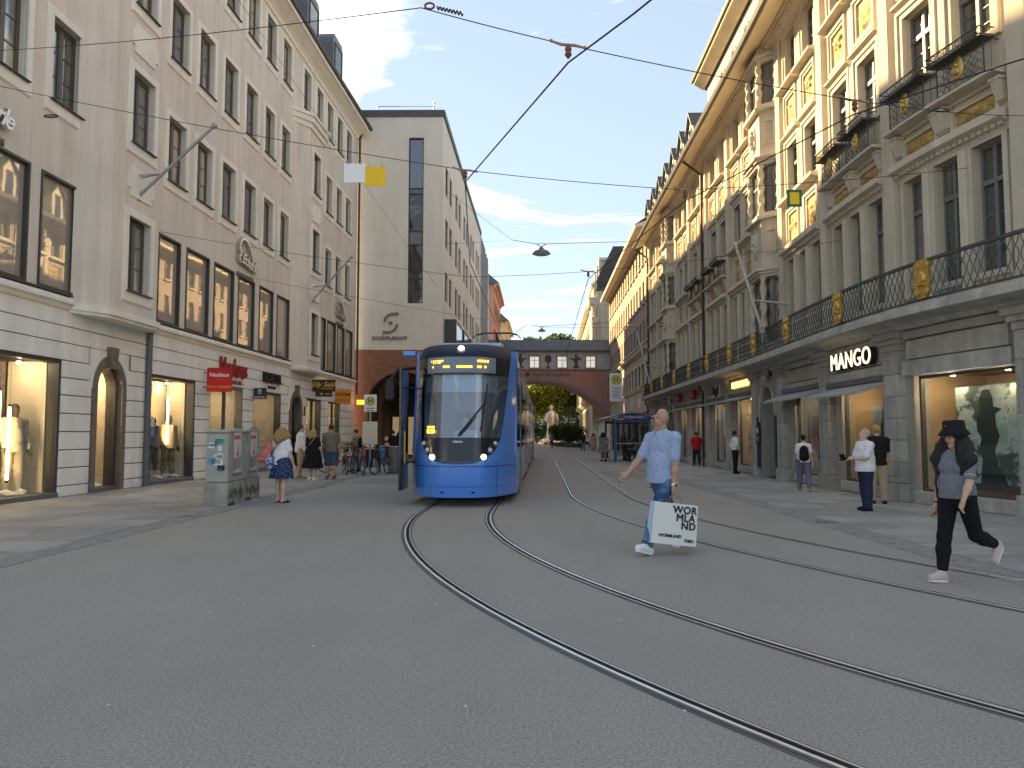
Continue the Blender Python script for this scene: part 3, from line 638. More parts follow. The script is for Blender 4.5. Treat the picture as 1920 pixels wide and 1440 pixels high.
dC, frC = display(19.2, 22.2, 3.36, 3.0, 'cream', panes=2, name='shop_door', fmat='granite_brown'); part('downlight', MB().lathe([(0.07, 0), (0.07, 0.04)], 10), 'lamp_cool', dC, frC @ Matrix.Translation((0.3, 1.0, 3.22)))
part('inner_panel', MB().box(-1.3, -0.7, 0.5, 0.56, 0.14, 3.2), 'granite_brown', dC, frC)
dD, frD = display(23.25, 26.5, 3.36, 1.6, 'cream', panes=1); part('downlight', MB().lathe([(0.05, 0), (0.05, 0.04)], 10), 'lamp_cool', dD, frD @ Matrix.Translation((0.2, 0.8, 3.22)))
for x, z in ((0.1, 1.75), (0.5, 1.1), (-0.6, 1.3)): part('shelf', MB().box(x-.3, x+.3, 0.9, 1.15, z, z+0.03).cbox(x-.2, x-.05, .95, 1.1, z+.03, z+.3, .02).cbox(x+.05, x+.16, .95, 1.1, z+.03, z+.22, .02), 'red_dark', dD, frD)
dE, frE = display(30.0, 32.4, 3.36, 2.5, 'cream', panes=2, name='shop_door'); part('downlight', MB().lathe([(0.05, 0), (0.05, 0.04)], 10), 'lamp_cool', dE, frE @ Matrix.Translation((0.2, 0.8, 3.22))); part('poster', MB().box(-.95, -.15, 0.3, 0.32, 0.5, 1.9), 'cream_panel', dE, frE)
dF, frF = display(33.6, 35.9, 3.36, 2.5, 'cream', panes=2, name='shop_door'); part('downlight', MB().lathe([(0.05, 0), (0.05, 0.04)], 10), 'lamp_cool', dF, frF @ Matrix.Translation((0.2, 0.8, 3.22))); part('panel', MB().box(-.9, -.3, 0.4, 0.46, 0.2, 3.1), 'orange', dF, frF)
# price cards on the display floors
for d_, f_, xs in ((dA, frA, (2.0,)), (dB, frB, (-0.1, 0.95)), (nw, fr, (0.1,))):
    for x in xs: part('price_card', MB().box(-.2, .2, -.14, .14, 0, .01), 'white', d_, f_ @ Matrix.Translation((x, 0.42, 0.20)) @ Matrix.Rotation(0.35, 4, 'X'))
# downpipes
def pipe(s, o, z0, z1, r, m_, gap=None):
    mb = MB(); mb.tube([LF.pt(s, o, z0), LF.pt(s, o, z1)], r, 12); p = part('downpipe', mb, m_, LB)
    for z in (0.9, 2.1, 3.4): part('bracket', MB().lathe([(r+0.012, 0), (r+0.012, 0.05)], 12), 'zinc', p, Matrix.Translation(LF.pt(s, o, z)))
    return p
pipe(14.78, 0.09, 0.0, 4.55, 0.085, 'pipe_grey')
p_ = pipe(38.9, 0.14, 4.0, 20.0, 0.07, 'pipe_brown'); part('elbow', MB().tube([LF.pt(38.9, 0.14, 20.0), LF.pt(38.85, 0.3, 20.3), LF.pt(38.8, 0.7, 20.6)], 0.07, 10), 'pipe_brown', p_)
# ---- signs of the left building (each a thing of its own on the facade)
def flat_text(name, txt, fr, size, material, parent, depth=0.03, out=0.03, **kw):
    me = text_mesh(txt, size, depth, **kw); me.name = name; me.materials.append(M[material])
    return part(name, me, None, parent, fr @ Matrix.Translation((0, -out, 0)) @ TXT)
def sign(name, label, cat, loc, group=None): return thing(name, label, cat, loc, 0, group)
def script_sign(s, z, sc, label):
    fr = LF.fr(s, 0.0, z); T = sign('script_sign', label, 'shop sign', LF.pt(s, 0, z), 'metal script signs on the plaster wall')
    path = []
    for i in range(25):
        t = i/24; a = math.pi*(1.25-1.45*t); path.append((-0.18*sc+0.62*sc*math.cos(a)*(1.0-0.1*t), 0.08*sc+0.62*sc*math.sin(a)))
    path = [(-0.62*sc, -0.22*sc), (-0.72*sc, -0.05*sc), (-0.60*sc, 0.07*sc)]+[(-0.72*sc, 0.28*sc), (-0.55*sc, 0.55*sc), (-0.25*sc, 0.63*sc), (0.05*sc, 0.52*sc), (0.3*sc, 0.25*sc), (0.42*sc, -0.05*sc)]
    pts = [Vector((x, -0.14, z_)) for x, z_ in path]; k = 6; sm = []
    for i in range(len(pts)-1):
        for j in range(k):
            t = j/k; p0, p1, p2, p3 = pts[max(i-1, 0)], pts[i], pts[i+1], pts[min(i+2, len(pts)-1)]
            sm.append(0.5*((2*p1)+(p2-p0)*t+(2*p0-5*p1+4*p2-p3)*t*t+(3*p1-p0-3*p2+p3)*t**3))
    mb_ = MB(); vs = []; fs = []
    for i, p in enumerate(sm):
        q = (sm[min(i+1, len(sm)-1)]-sm[max(i-1, 0)]).normalized(); nx, nz = -q.z, q.x; h = 0.035*sc
        for (o, y) in ((-h, -0.16), (h, -0.16), (h, 0.0), (-h, 0.0)): vs.append((p.x+nx*o, y, p.z+nz*o))
    for i in range(len(sm)-1): fs += [(4*i+j, 4*i+(j+1) % 4, 4*i+4+(j+1) % 4, 4*i+4+j) for j in range(4)]
    part('swash', mb_.add(vs, fs), 'chrome', T, fr)
    o = flat_text('lettering', 'Eckerle', fr @ Matrix.Translation((0.12*sc, 0, -0.12*sc)) @ Matrix.Rotation(0.12, 4, 'Y'), 0.52*sc, 'chrome', T, 0.1, 0.13, shear=0.35, bold=0.012*sc, spacing=0.86)
    flat_text('lettering', 'HERRENMODEN', fr @ Matrix.Translation((0, 0, -0.62*sc)), 0.19*sc, 'letter_grey', T, 0.05, 0.05, bold=0.004)
    return T
script_sign(22.0, 8.45, 1.15, 'big chrome script sign with a swash above the first floor shop windows')
script_sign(35.4, 8.45, 1.0, 'chrome script sign with a swash beside the brown downpipe')
script_sign(7.5, 8.55, 1.15, 'chrome script sign whose last letter shows over the near display windows')
T = sign('letter_sign', 'large red serif shop name standing on the white fascia', 'shop sign', LF.pt(21, 0, 4))
def serif_text(name, txt, fr, size, material, parent, depth, out, sx):
    o = flat_text(name, txt, fr, size, material, parent, depth, out, bold=0.008*size, sx=sx); return o
fr = LF.fr(21.1, 0, 4.05); serif_text('lettering', 'Neuhaus', fr, 0.92, 'red_dark', T, 0.06, 0.06, 0.78)
sb = MB()
for x in (-1.32, -0.98, -0.12, 0.28, 0.86): sb.box(x-0.09, x+0.09, -0.09, -0.03, -0.34, -0.29)
part('serif', sb, 'red_dark', T, fr)
flat_text('lettering', 'BRUXELLES 1857 —', LF.fr(21.35, 0, 3.52), 0.2, 'red_dark', T, 0.02, 0.02, bold=0.004)
T = sign('letter_sign', 'black block letter shop name on the white fascia', 'shop sign', LF.pt(25, 0, 4)); flat_text('lettering', 'ROECKL', LF.fr(25.15, 0, 3.95), 0.56, 'black', T, 0.1, 0.08, bold=0.014); flat_text('lettering', 'MUNICH 1839', LF.fr(25.2, 0, 3.57), 0.15, 'black', T, 0.03, 0.03)
def blade(name, label, x0, x1, y, z0, z1, board, lines, edge=None, th=0.08):
    T = sign(name, label, 'shop sign', (x0, y, z0)); fr = Matrix.Translation(((x0+x1)/2, y, (z0+z1)/2)); w, h = (x1-x0)/2, (z1-z0)/2
    b = part('board', MB().cbox(-w, w, 0, th, -h, h, 0.012), board, T, fr)
    part('bracket', MB().tube([(-w-0.25, th/2, h*0.6), (-w, th/2, h*0.6)], 0.018).tube([(-w-0.25, th/2, -h*0.6), (-w, th/2, -h*0.6)], 0.018), 'black', T, fr)
    for txt, zz, size, m_, kw in lines: flat_text('lettering', txt, fr @ Matrix.Translation((0, 0, zz)), size, m_, T, 0.008, 0.006, **kw)
    return T, fr
blade('blade_sign', 'square red projecting sign with white lettering', -10.6, -9.74, 26.6, 3.02, 3.86, 'red', [('Neuhaus', 0.17, 0.2, 'white', dict(bold=0.004, sx=0.95)), ('— · —', 0.02, 0.09, 'gold_text', {}), ('Créateur chocolatier', -0.24, 0.105, 'gold_text', dict(shear=0.4))])
T, fr = blade('blade_sign', 'small slate projecting sign with a round white crest', -10.46, -9.94, 31.0, 2.98, 3.43, 'navy_sign', [('ROECKL', -0.16, 0.12, 'white', {})])
part('crest', MB().lathe([(0.075, 0), (0.075, 0.006)], 16, Matrix.Rotation(math.pi/2, 4, 'X')).box(-.07, .07, -.006, 0, .08, .12), 'paper', T, fr @ Matrix.Translation((0, 0, 0.05))); part('crest_shield', MB().prism([(-.035, .035), (.035, .035), (.03, -.03), (0, -.05), (-.03, -.03)], -.009, -.006), 'navy_sign', T, fr @ Matrix.Translation((0, 0, 0.05)))
T, fr = blade('blade_sign', 'dark brown chocolate shop sign with golden script', -10.06, -8.9, 38.6, 3.72, 4.32, 'brown_sign', [('Elly Seidl', 0.05, 0.36, 'gold_text', dict(shear=0.4, bold=0.006))])
part('underline', MB().box(-.15, .45, -.008, 0, -.17, -.14), 'gold_text', T, fr); part('lower_board', MB().cbox(-.42, .42, 0.0, 0.06, -.56, -.3, 0.01), 'brown_sign', T, fr); part('ornament', MB().lathe([(0.06, 0), (0.06, 0.008)], 12, Matrix.Translation((-.1, 0, -.42)) @ Matrix.Rotation(math.pi/2, 4, 'X')).box(.1, .34, -.008, 0, -.44, -.40), 'gold_text', T, fr)
blade('blade_sign', 'orange yellow projecting sign with dark narrow letters', -9.8, -8.96, 42.6, 3.28, 4.08, 'orange', [("L'OCCITANE", 0.1, 0.24, 'brown_sign', dict(sx=0.62, bold=0.006)), ('EN PROVENCE', -0.2, 0.1, 'brown_sign', {})])
T = sign('wall_lamp', 'orange box light on the brick pier beside the passage', 'light box', (-9.35, 46.6, 3.4)); mat('orange_lit', (0.9, 0.35, 0.03), emit=(1.0, 0.36, 0.03), estr=0.6); part('box', MB().cbox(-9.4, -8.8, 46.45, 46.6, 3.38, 3.66, 0.02), 'orange_lit', T); part('bracket', MB().tube([(-9.1, 46.6, 3.5), (-9.1, 47.5, 3.5)], 0.03), 'black', T)
T = sign('house_number', 'tiny dark house number plate beside the arched door', 'plate', LF.pt(29.7, 0.02, 2.6)); part('plate', MB().cbox(-.09, .09, -.02, 0, -.2, .2, .005), 'black', T, LF.fr(29.7, 0, 2.7)); flat_text('lettering', '5', LF.fr(29.7, 0, 2.7), 0.14, 'white', T, 0.004, 0.024)
T = sign('pipe_sticker', 'small red and white paper stuck on the grey downpipe', 'sticker', LF.pt(14.78, 0.18, 1.9)); part('sheet', MB().box(-.1, .1, -0.004, 0.0, -.14, .14), 'paper', T, LF.fr(14.9, 0.185, 1.9)); part('sheet', MB().box(-.09, .09, -0.004, 0.0, -.42, -.18), 'sticker', T, LF.fr(14.9, 0.185, 1.9))
def flagpole(name, label, a, b, br, group):
    T = thing(name, label, 'flagpole', a, 0, group); a, b, br = Vector(a), Vector(b), Vector(br)
    part('pole', MB().tube([a, b], 0.045, 10), 'galv', T); part('ball', MB().sphere(b, 0.085), 'galv', T, smooth=True); part('base_plate', MB().cbox(-.06, .06, -.1, .1, -.12, .12, .01), 'galv', T, Matrix.Translation(a))
    mid = a.lerp(b, 0.33); part('stay', MB().tube([mid, br+Vector((0, -.12, 0))], 0.025, 6).tube([mid, br+Vector((0, .12, 0))], 0.025, 6), 'galv', T)
flagpole('flagpole', 'bare grey flagpole slanting out from the bay by the chrome sign', (-10.5, 21.1, 8.15), (-8.46, 21.3, 10.3), (-10.5, 21.1, 8.75), 'flagpoles on plaster building')
flagpole('flagpole', 'bare grey flagpole slanting out near the brown downpipe', (-9.68, 37.1, 8.15), (-7.88, 37.2, 10.26), (-9.7, 37.1, 8.75), 'flagpoles on plaster building')
# ================================================================ right stone building
RB = thing('stone_building', 'long ornate grey stone building with gilded reliefs and an iron balcony', 'building', (9.2, 17, 0))
S = lambda x: x+RS0
def rpt(s, o, z): return RF.pt(S(s), o, z)
def rfr(s, o=0, z=0): return RF.fr(S(s), o, z)
BAYS = [(-3.4, -0.1, 'B'), (3.85, 7.15, 'B'), (7.75, 11.1, 'B'), (11.75, 15.2, 'R'), (18.75, 22.2, 'R'), (22.85, 26.4, 'B'), (27.05, 30.5, 'B'), (31.1, 34.4, 'R'), (38.0, 41.4, 'R'), (42.0, 44.6, 'R')]
ORI = [(15.5, 18.5), (34.7, 37.7)]
holes = []
def f1c(a, b): w = b-a; return [a+w*(i+0.5)/3 for i in range(3)]
def f2c(a, b): w = b-a; return [a+w*(i+0.5)/2 for i in range(2)]
for a, b, t in BAYS:
    for c in f1c(a, b): holes.append((S(c-0.38), S(c+0.38), 4.6, 7.3))
    for c in f2c(a, b): holes.append((S(c-0.5), S(c+0.5), 9.4, 11.12)); holes.append((S(c-0.5), S(c+0.5), 13.25, 14.9))
mb = MB(); RF.wall(mb, 0.3, S(45.0), 4.1, 15.4, holes, -0.18, 0.3); part('wall', mb, 'stone', RB)
def wproto(w, h, transom, cols=2, rows=3):
    "window in frame, origin bottom centre at the wall face (y=0)"
    f = MB(); rframe(f, -w/2, w/2, 0, h, 0.06, 0.16, 0.24); tz = h*transom; f.box(-w/2+.06, w/2-.06, 0.13, 0.24, tz-0.05, tz+0.05); f.box(-0.04, 0.04, 0.14, 0.24, 0.06, h-.06)
    for k in range(1, rows): zz = 0.06+(tz-0.11)*k/rows; f.box(-w/2+.06, w/2-.06, 0.18, 0.23, zz-.012, zz+.012)
    fm = f.mesh('frame'); fm.materials.append(M['frame_grey']); ps = []
    for sx in (-1, 1):
        for z0, z1 in ((0.06, tz-.05), (tz+.05, h-.06)):
            a, b = sorted((sx*0.04, sx*(w/2-0.06))); me = MB().box(-(b-a)/2-.005, (b-a)/2+.005, 0, 0.006, -(z1-z0)/2-.005, (z1-z0)/2+.005).mesh('pane'); me.materials.append(M['pane_r']); ps.append((me, (a+b)/2, (z0+z1)/2))
    return fm, ps
window_glass('pane_r', (0.06, 0.063, 0.06), 2.2, 0.5, (0.36, 0.33, 0.27), wob=.008)
W1 = wproto(0.76, 2.7, 0.72); W2 = wproto(1.0, 1.72, 0.66); W3 = wproto(1.0, 1.65, 0.66)
def surround(w, h, name='window'):
    t = MB(); rframe(t, -w/2-0.13, w/2+0.13, -0.06, h+0.13, 0.13, -0.05, 0.03); rframe(t, -w/2-0.22, w/2+0.22, -0.1, h+0.22, 0.085, -0.09, 0.03); me = t.mesh(name); me.materials.append(M['stone_trim']); return me
SU1 = surround(0.76, 2.7); SU2 = surround(1.0, 1.72); SU3 = surround(1.0, 1.65)
t1 = MB(); rframe(t1, -0.5, 0.5, 0, 2.82, 0.12, -0.06, 0.03); SU1 = t1.mesh('window'); SU1.materials.append(M['stone_trim'])
def rwin(s, z, su, wp, sill=True):
    fr = rfr(s, -0.18, z); w = part('window', su, None, RB, fr); part('frame', wp[0], None, w, fr)
    for me, x, zz in wp[1]: part('pane', me, None, w, fr @ Matrix.Translation((x, 0.2, zz)) @ Matrix.Rotation(random.uniform(-.012, .012), 4, 'Z') @ Matrix.Rotation(random.uniform(-.01, .01), 4, 'X'))
    return w
def relief_mesh(w, h, seed):
    rng = np.random.RandomState(seed); nx, nz = 18, int(18*h/w)+1; X, Z = np.meshgrid(np.linspace(-1, 1, nx), np.linspace(-1, 1, nz)); d = np.zeros_like(X)
    for i in range(26):
        a, b = rng.uniform(-.75, .75, 2); r = rng.uniform(.10, .3); d += rng.uniform(.4, 1)*np.exp(-((X-a)**2+((Z-b)*h/w)**2)/r**2*1.6); d += np.exp(-((X+a)**2+((Z-b)*h/w)**2)/r**2*1.6)*.6
    d = d/d.max()*0.11*((1-X**8)*(1-Z**8)).clip(0, 1)
    vs = [(X[j, i]*w/2, -d[j, i]-.002, Z[j, i]*h/2) for j in range(nz) for i in range(nx)]; fs = [(j*nx+i, j*nx+i+1, (j+1)*nx+i+1, (j+1)*nx+i) for j in range(nz-1) for i in range(nx-1)]
    me = MB().add(vs, fs).mesh('relief', True); me.materials.append(M['relief_ochre']); return me
RELS = [relief_mesh(0.78, 0.86, k) for k in range(4)]; RELW = [relief_mesh(1.0, 0.3, 10+k) for k in range(2)]
pf = MB(); rframe(pf, -.52, .52, -.55, .55, 0.09, -0.06, 0.02); rframe(pf, -.6, .6, -.63, .63, 0.075, -0.1, 0.02); PANF = pf.mesh('relief_panel'); PANF.materials.append(M['stone_trim'])
pw = MB(); rframe(pw, -.62, .62, -.24, .24, 0.08, -0.05, 0.02); PANW = pw.mesh('relief_panel'); PANW.materials.append(M['stone_trim'])
def relief(s, z, k, wide=False):
    fr = rfr(s, -0.17, z); p = part('relief_panel', PANW if wide else PANF, None, RB, fr); part('relief', (RELW if wide else RELS)[k % (2 if wide else 4)], None, p, fr)
def ledge(a, b, z0, z1, prj, name='ledge'):
    m = MB(); RF.mould(m, S(a), S(b), [(-0.19, z0), (-0.12, z0), (-0.08, z0+(z1-z0)*.35), (prj, z0+(z1-z0)*.6), (prj, z1), (-0.19, z1+0.04)]); part(name, m, 'stone_trim', RB)
# balconette
def scale_rail(w, h):
    m = MB(); r = 0.085; j = 0; z = 0.05
    while z < h-0.05:
        x = -w/2+r+(r if j % 2 else 0)
        while x <= w/2-r+0.01:
            m.tube([(x+r*math.cos(t), 0, z+r*1.1*math.sin(t)) for t in [math.pi*i/4 for i in range(5)]], 0.008, 4, cap=False); x += 2*r
        z += r*0.95; j += 1
    m.box(-w/2, w/2, -.012, .012, 0, 0.025); m.box(-w/2, -w/2+.02, -.012, .012, 0, h); m.box(w/2-.02, w/2, -.012, .012, 0, h)
    return m
def box_rail(w, d):
    m = MB()
    for x0, x1, y0, y1 in ((-w/2, w/2, -.012, .012), (-w/2, -w/2+.02, 0, d), (w/2-.02, w/2, 0, d)):
        m.box(x0, x1, y0, y1, 0, .02); m.box(x0, x1, y0, y1, .15, .17)
    n = int(w/0.15)
    for i in range(n):
        x = -w/2+(i+.5)*w/n; m.tube([(x+.06*math.cos(t), 0, .085+.06*math.sin(t)) for t in [math.pi*k/4 for k in range(8)]], 0.009, 4, closed=True)
    m.box(-w/2, w/2, 0.02, d, -.03, -.005); return m
SRM = scale_rail(1.25, 0.72).mesh('railing'); SRM.materials.append(M['iron']); BXM = box_rail(1.45, 0.34).mesh('flower_box_rail'); BXM.materials.append(M['iron'])
g = MB(); g.lathe([(0.0, -0.02), (0.17, -0.015), (0.21, 0.0), (0.19, 0.02), (0.0, 0.03)], 20, Matrix.Rotation(math.pi/2, 4, 'X') @ Matrix.Diagonal((0.72, 1.2, 1, 1))); g.sphere((0, -.03, .05), .055, 8, 6); g.box(-.05, .05, -.045, -.01, -.15, .03); MEDM = g.mesh('medallion', True); MEDM.materials.append(M['gold'])
def balconette(s, side_w=1.5):
    fr = rfr(s, 0.16, 8.52); b = part('balconette', SRM, None, RB, fr); part('flower_box_rail', BXM, None, b, rfr(s, 0.34, 9.22)); part('medallion', MEDM, None, b, rfr(s, 0.19, 8.9))
    # side bars back to the wall
    m = MB()
    for x in (-.62, .62): m.box(x-.01, x+.01, 0, .34, 0, .02); m.box(x-.01, x+.01, 0, .34, .68, .7); m.tube([(x, .17, 0), (x, .17, .7)], .008, 4)
    part('side_bars', m, 'iron', b, fr, kind='stuff')
CON = MB(); CON.prism([(0.0, 0.0), (-0.10, 0.05), (-0.2, 0.32), (-0.22, 0.42), (0.02, 0.42)], -0.1, 0.1, 'x'); CON.box(-.13, .13, -.24, .0, .42, .48); CONM = CON.mesh('console'); CONM.materials.append(M['stone_trim'])
for bi, (a, b, t) in enumerate(BAYS):
    for c in f1c(a, b): rwin(c, 4.6, SU1, W1)
    for k in (1, 2):
        x = a+(b-a)*k/3; part('mullion_pilaster', MB().cbox(-.1, .1, -.16, .02, 4.3, 7.32, .02), 'stone_trim', RB, rfr(x, -0.18, 0))
    ledge(a-.05, b+.05, 7.34, 7.72, 0.12, 'entablature')
    m = MB(); k = int((b-a)/0.16)
    for i in range(k): m.add(*(lambda q: (q.v, q.f))(MB().box(-.045, .045, -.1, 0, 7.44, 7.52, rfr(a+(i+.5)*(b-a)/k, -0.1, 0))))
    part('dentils', m, 'stone_trim', RB, kind='stuff')
    for k, c in enumerate(f2c(a, b)):
        rwin(c, 9.4, SU2, W2); rwin(c, 13.25, SU3, W3); relief(c, 12.25, bi+k)
        if t == 'B':
            relief(c, 8.02, k, True); balconette(c)
            for dx in (-.72, .72): part('console', CONM, None, RB, rfr(c+dx, -0.16, 7.9))
        else: relief(c, 8.35, bi+k+1); ledge(c-.8, c+.8, 9.05, 9.3, 0.16)
        ledge(c-.8, c+.8, 12.92, 13.12, 0.14); ledge(c-.75, c+.75, 11.36, 11.5, 0.0, 'hood')
    if t == 'B': ledge(a-.05, b+.05, 8.36, 8.5, 0.22)
    m = MB(); x = (a+b)/2
    for z0, z1 in ((7.9, 11.3), (11.6, 15.1)): m.cbox(-.14, .14, -.07, .02, z0, z1, .02)
    part('mullion_pilaster', m, 'stone_trim', RB, rfr(x, -0.18, 0))
# main pilasters
pil = [3.5, 7.45, 11.42, 15.4, 18.6, 22.52, 26.72, 30.8, 34.6, 37.8, 41.7, 44.8, -0.4, -3.7]
for s in pil: part('pilaster', MB().cbox(-.23, .23, -.18, .02, 4.2, 15.2, .015).box(-.28, .28, -.21, .02, 4.2, 4.6), 'stone', RB, rfr(s, -0.18, 0))
part('pilaster', (lambda m: (RF.fbox(m, S(0.1), S(3.2), -.19, -.02, 4.2, 15.2), m)[1])(MB()), 'stone', RB)
# oriels with twisted columns
def twisted(h, r=0.1):
    n, k = 10, 36; vs = []; fs = []
    for i in range(k+1):
        z = h*i/k; e = 1.0 if 1 < i < k-1 else 1.25
        for j in range(n):
            a = 2*math.pi*j/n; rr = r*e*(1+0.28*math.sin(2*(a-z*7.0))); vs.append((rr*math.cos(a), rr*math.sin(a), z))
    for i in range(k): fs += [(i*n+j, i*n+(j+1) % n, (i+1)*n+(j+1) % n, (i+1)*n+j) for j in range(n)]
    me = MB().add(vs, fs).mesh('twisted_column', True); me.materials.append(M['stone_trim']); return me
TW = twisted(1.75)
for oi, (a, b) in enumerate(ORI):
    c = (a+b)/2; w = b-a-0.5; d = 0.55; hw = w/2; fw = hw*0.55
    def ring(e=0.0): return [(-hw-e, 0.02), (-fw-e*.5, -d-e), (fw+e*.5, -d-e), (hw+e, 0.02)]
    fr = rfr(c, -0.18, 0)
    def slab(m, z0, z1, e=0.0):
        r_ = ring(e); m.prism([(x, y) for x, y in r_], z0, z1, 'z')
    m = MB(); slab(m, 4.25, 4.75); 
    for z0, z1 in ((7.05, 9.35), (11.05, 13.2)): slab(m, z0+.3, z1-.15, -0.02)
    slab(m, 14.95, 15.3)
    O = part('oriel', MB().add(m.v[:8], [f for f in m.f if max(f) < 8]), 'stone', RB, fr)
    for k in range(1, len(m.v)//8): part('oriel_parapet', MB().add(m.v[8*k:8*k+8], [tuple(i-8*k for i in f) for f in m.f if 8*k <= min(f) and max(f) < 8*k+8]), 'stone', O, fr)
    for z in (7.05, 11.05):
        m = MB(); slab(m, z, z+.1, .06); slab(m, z+.1, z+.2, .14); slab(m, z+.2, z+.28, .22); part('oriel_cornice', m, 'stone_trim', O, fr)
    for z in (9.1, 13.0):
        m = MB(); slab(m, z, z+.12, .16); slab(m, z+.12, z+.22, .08); part('oriel_sill', m, 'stone_trim', O, fr)
    m = MB(); slab(m, 14.75, 14.9, .05); slab(m, 14.9, 15.02, .14); part('oriel_cornice', m, 'stone_trim', O, fr)
    for z0, z1 in ((4.75, 7.05), (9.3, 11.05), (13.2, 14.8)):
        r_ = ring(-0.12)
        for k in range(3):
            p, q = Vector(r_[k]), Vector(r_[k+1]); L_ = (q-p).length; ang = math.atan2(q.y-p.y, q.x-p.x)
            fm = fr @ Matrix.Translation(((p.x+q.x)/2, (p.y+q.y)/2, z0)) @ Matrix.Rotation(ang, 4, 'Z')
            h = z1-z0; f = MB(); rframe(f, -L_/2, L_/2, 0, h, .07, -.02, .06); f.box(-L_/2, L_/2, -.01, .05, h*.66-.03, h*.66+.03); f.box(-.02, .02, -.01, .05, 0, h)
            wn = part('oriel_window', f, 'frame_grey', RB, fm); part('pane', MB().box(-L_/2+.05, L_/2-.05, .02, .03, .05, h-.05), 'pane_r', wn, fm)
        for k in range(4):
            p = ring(-0.05)[k]; y = p[1]-(0.0 if k in (1, 2) else 0.06)
            part('twisted_column', TW, None, O, fr @ Matrix.Translation((p[0], y, z0)) @ Matrix.Diagonal((1, 1, (z1-z0)/1.75, 1)))
    for z in (8.3, 12.2):     # oval cartouches with figures on the parapets
        m = MB(); m.lathe([(0, -.03), (.28, -.02), (.34, 0), (.3, .05), (0, .06)], 18, Matrix.Translation((0, -d+.02, z)) @ Matrix.Rotation(math.pi/2, 4, 'X') @ Matrix.Diagonal((.8, 1.5, 1, 1)))
        for (x, y, r0) in ((0, .3, .08), (.02, .12, .12), (-.05, -.08, .11), (.04, -.26, .09), (-.12, .1, .05), (.13, .02, .05)): m.sphere((x, -d-.05, z+y), r0, 8, 6)
        part('cartouche', m, 'stone_trim', O, fr, smooth=True)
        for sx in (-1, 1): part('parapet_panel', rframe(MB(), -.2, .2, -.42, .42, .05, -.03, .02), 'stone_trim', O, fr @ Matrix.Translation((sx*(fw+hw)/2, -d/2+.0, z)) @ Matrix.Rotation(sx*math.atan2(d, hw-fw), 4, 'Z'))
# cornice, eaves, gutter, roof
m = MB(); RF.mould(m, S(-3.9), S(45), [(-.2, 14.98), (-.05, 14.98), (0.0, 15.1), (.12, 15.15), (.15, 15.28), (.3, 15.34), (.3, 15.42), (-.2, 15.42)]); part('cornice', m, 'stone_trim', RB)
m = MB(); k = 230
for i in range(k): m.add(*(lambda q: (q.v, q.f))(MB().box(-.05, .05, -.09, .05, 15.16, 15.26, rfr(-3.8+(i+.5)*48.6/k, 0.13, 0))))
part('cornice_dentils', m, 'stone_trim', RB, kind='stuff')
m = MB(); RF.mould(m, S(-3.9), S(45.1), [(-.2, 15.42), (.3, 15.42), (.98, 15.12), (1.0, 15.24), (.3, 15.6), (-.2, 15.7)]); part('eaves', m, 'eave_wood', RB)
m = MB(); RF.mould(m, S(-3.9), S(45.15), [(.96, 15.2), (1.10, 15.18), (1.16, 15.3), (1.1, 15.36), (.96, 15.34)]); part('roof_gutter', m, 'zinc', RB)
m = MB(); RF.mould(m, S(-3.9), S(45.1), [(1.0, 15.3), (-4.5, 19.6), (-9, 19.6), (-9, 15.5), (.2, 15.66)]); part('roof', m, 'roof_tile_dark', RB)
m = MB(); ah = [(S(s-.32), S(s+.32), 16.2, 17.75) for s in np.arange(-2.2, 25, 1.95)]; RF.wall(m, S(-3.9), S(26), 15.3, 18.6, ah, -.1, .25)
m.add([rpt(26, -.1, 15.3), rpt(26, -3, 15.3), rpt(26, -3, 18.6), rpt(26, -.1, 18.6)], [(0, 1, 2, 3)]); at = part('attic', m, 'stone', RB)
for s in np.arange(-2.2, 25, 1.95):
    fr = rfr(s, -.1, 16.2); f = MB(); rframe(f, -.46, .46, -.1, 1.3, .13, -.04, .02)
    for i in range(8):
        P = lambda r, i: (r*math.cos(math.pi*i/8), 1.3+r*math.sin(math.pi*i/8)*1.0)
        (a, b), (c_, d_), (e, f_), (g_, h) = P(.33, i), P(.33, i+1), P(.47, i+1), P(.47, i); f.add([(a, -.04, b), (c_, -.04, d_), (e, -.04, f_), (g_, -.04, h), (a, .1, b), (c_, .1, d_)], [(0, 1, 2, 3), (0, 1, 5, 4)])
    w_ = part('attic_window', f, 'stone_trim', RB, fr); part('pane', MB().box(-.32, .32, .2, .21, 0, 1.6), 'pane_r', w_, fr)
m = MB(); RF.mould(m, S(-3.9), S(26.4), [(-.1, 18.45), (.1, 18.5), (.42, 18.72), (.5, 18.72), (.5, 18.9), (-.3, 19.0)]); part('attic_eaves', m, 'eave_wood', RB)
m = MB(); RF.mould(m, S(-3.9), S(26.5), [(.46, 18.86), (.6, 18.84), (.64, 18.95), (.46, 18.98)]); part('attic_gutter', m, 'zinc', RB)
m = MB(); RF.mould(m, S(-3.9), S(26.3), [(.5, 18.9), (-4.5, 21.5), (-9, 21.5), (-9, 18.4), (-.1, 18.4)]); part('attic_roof', m, 'roof_tile_dark', RB)
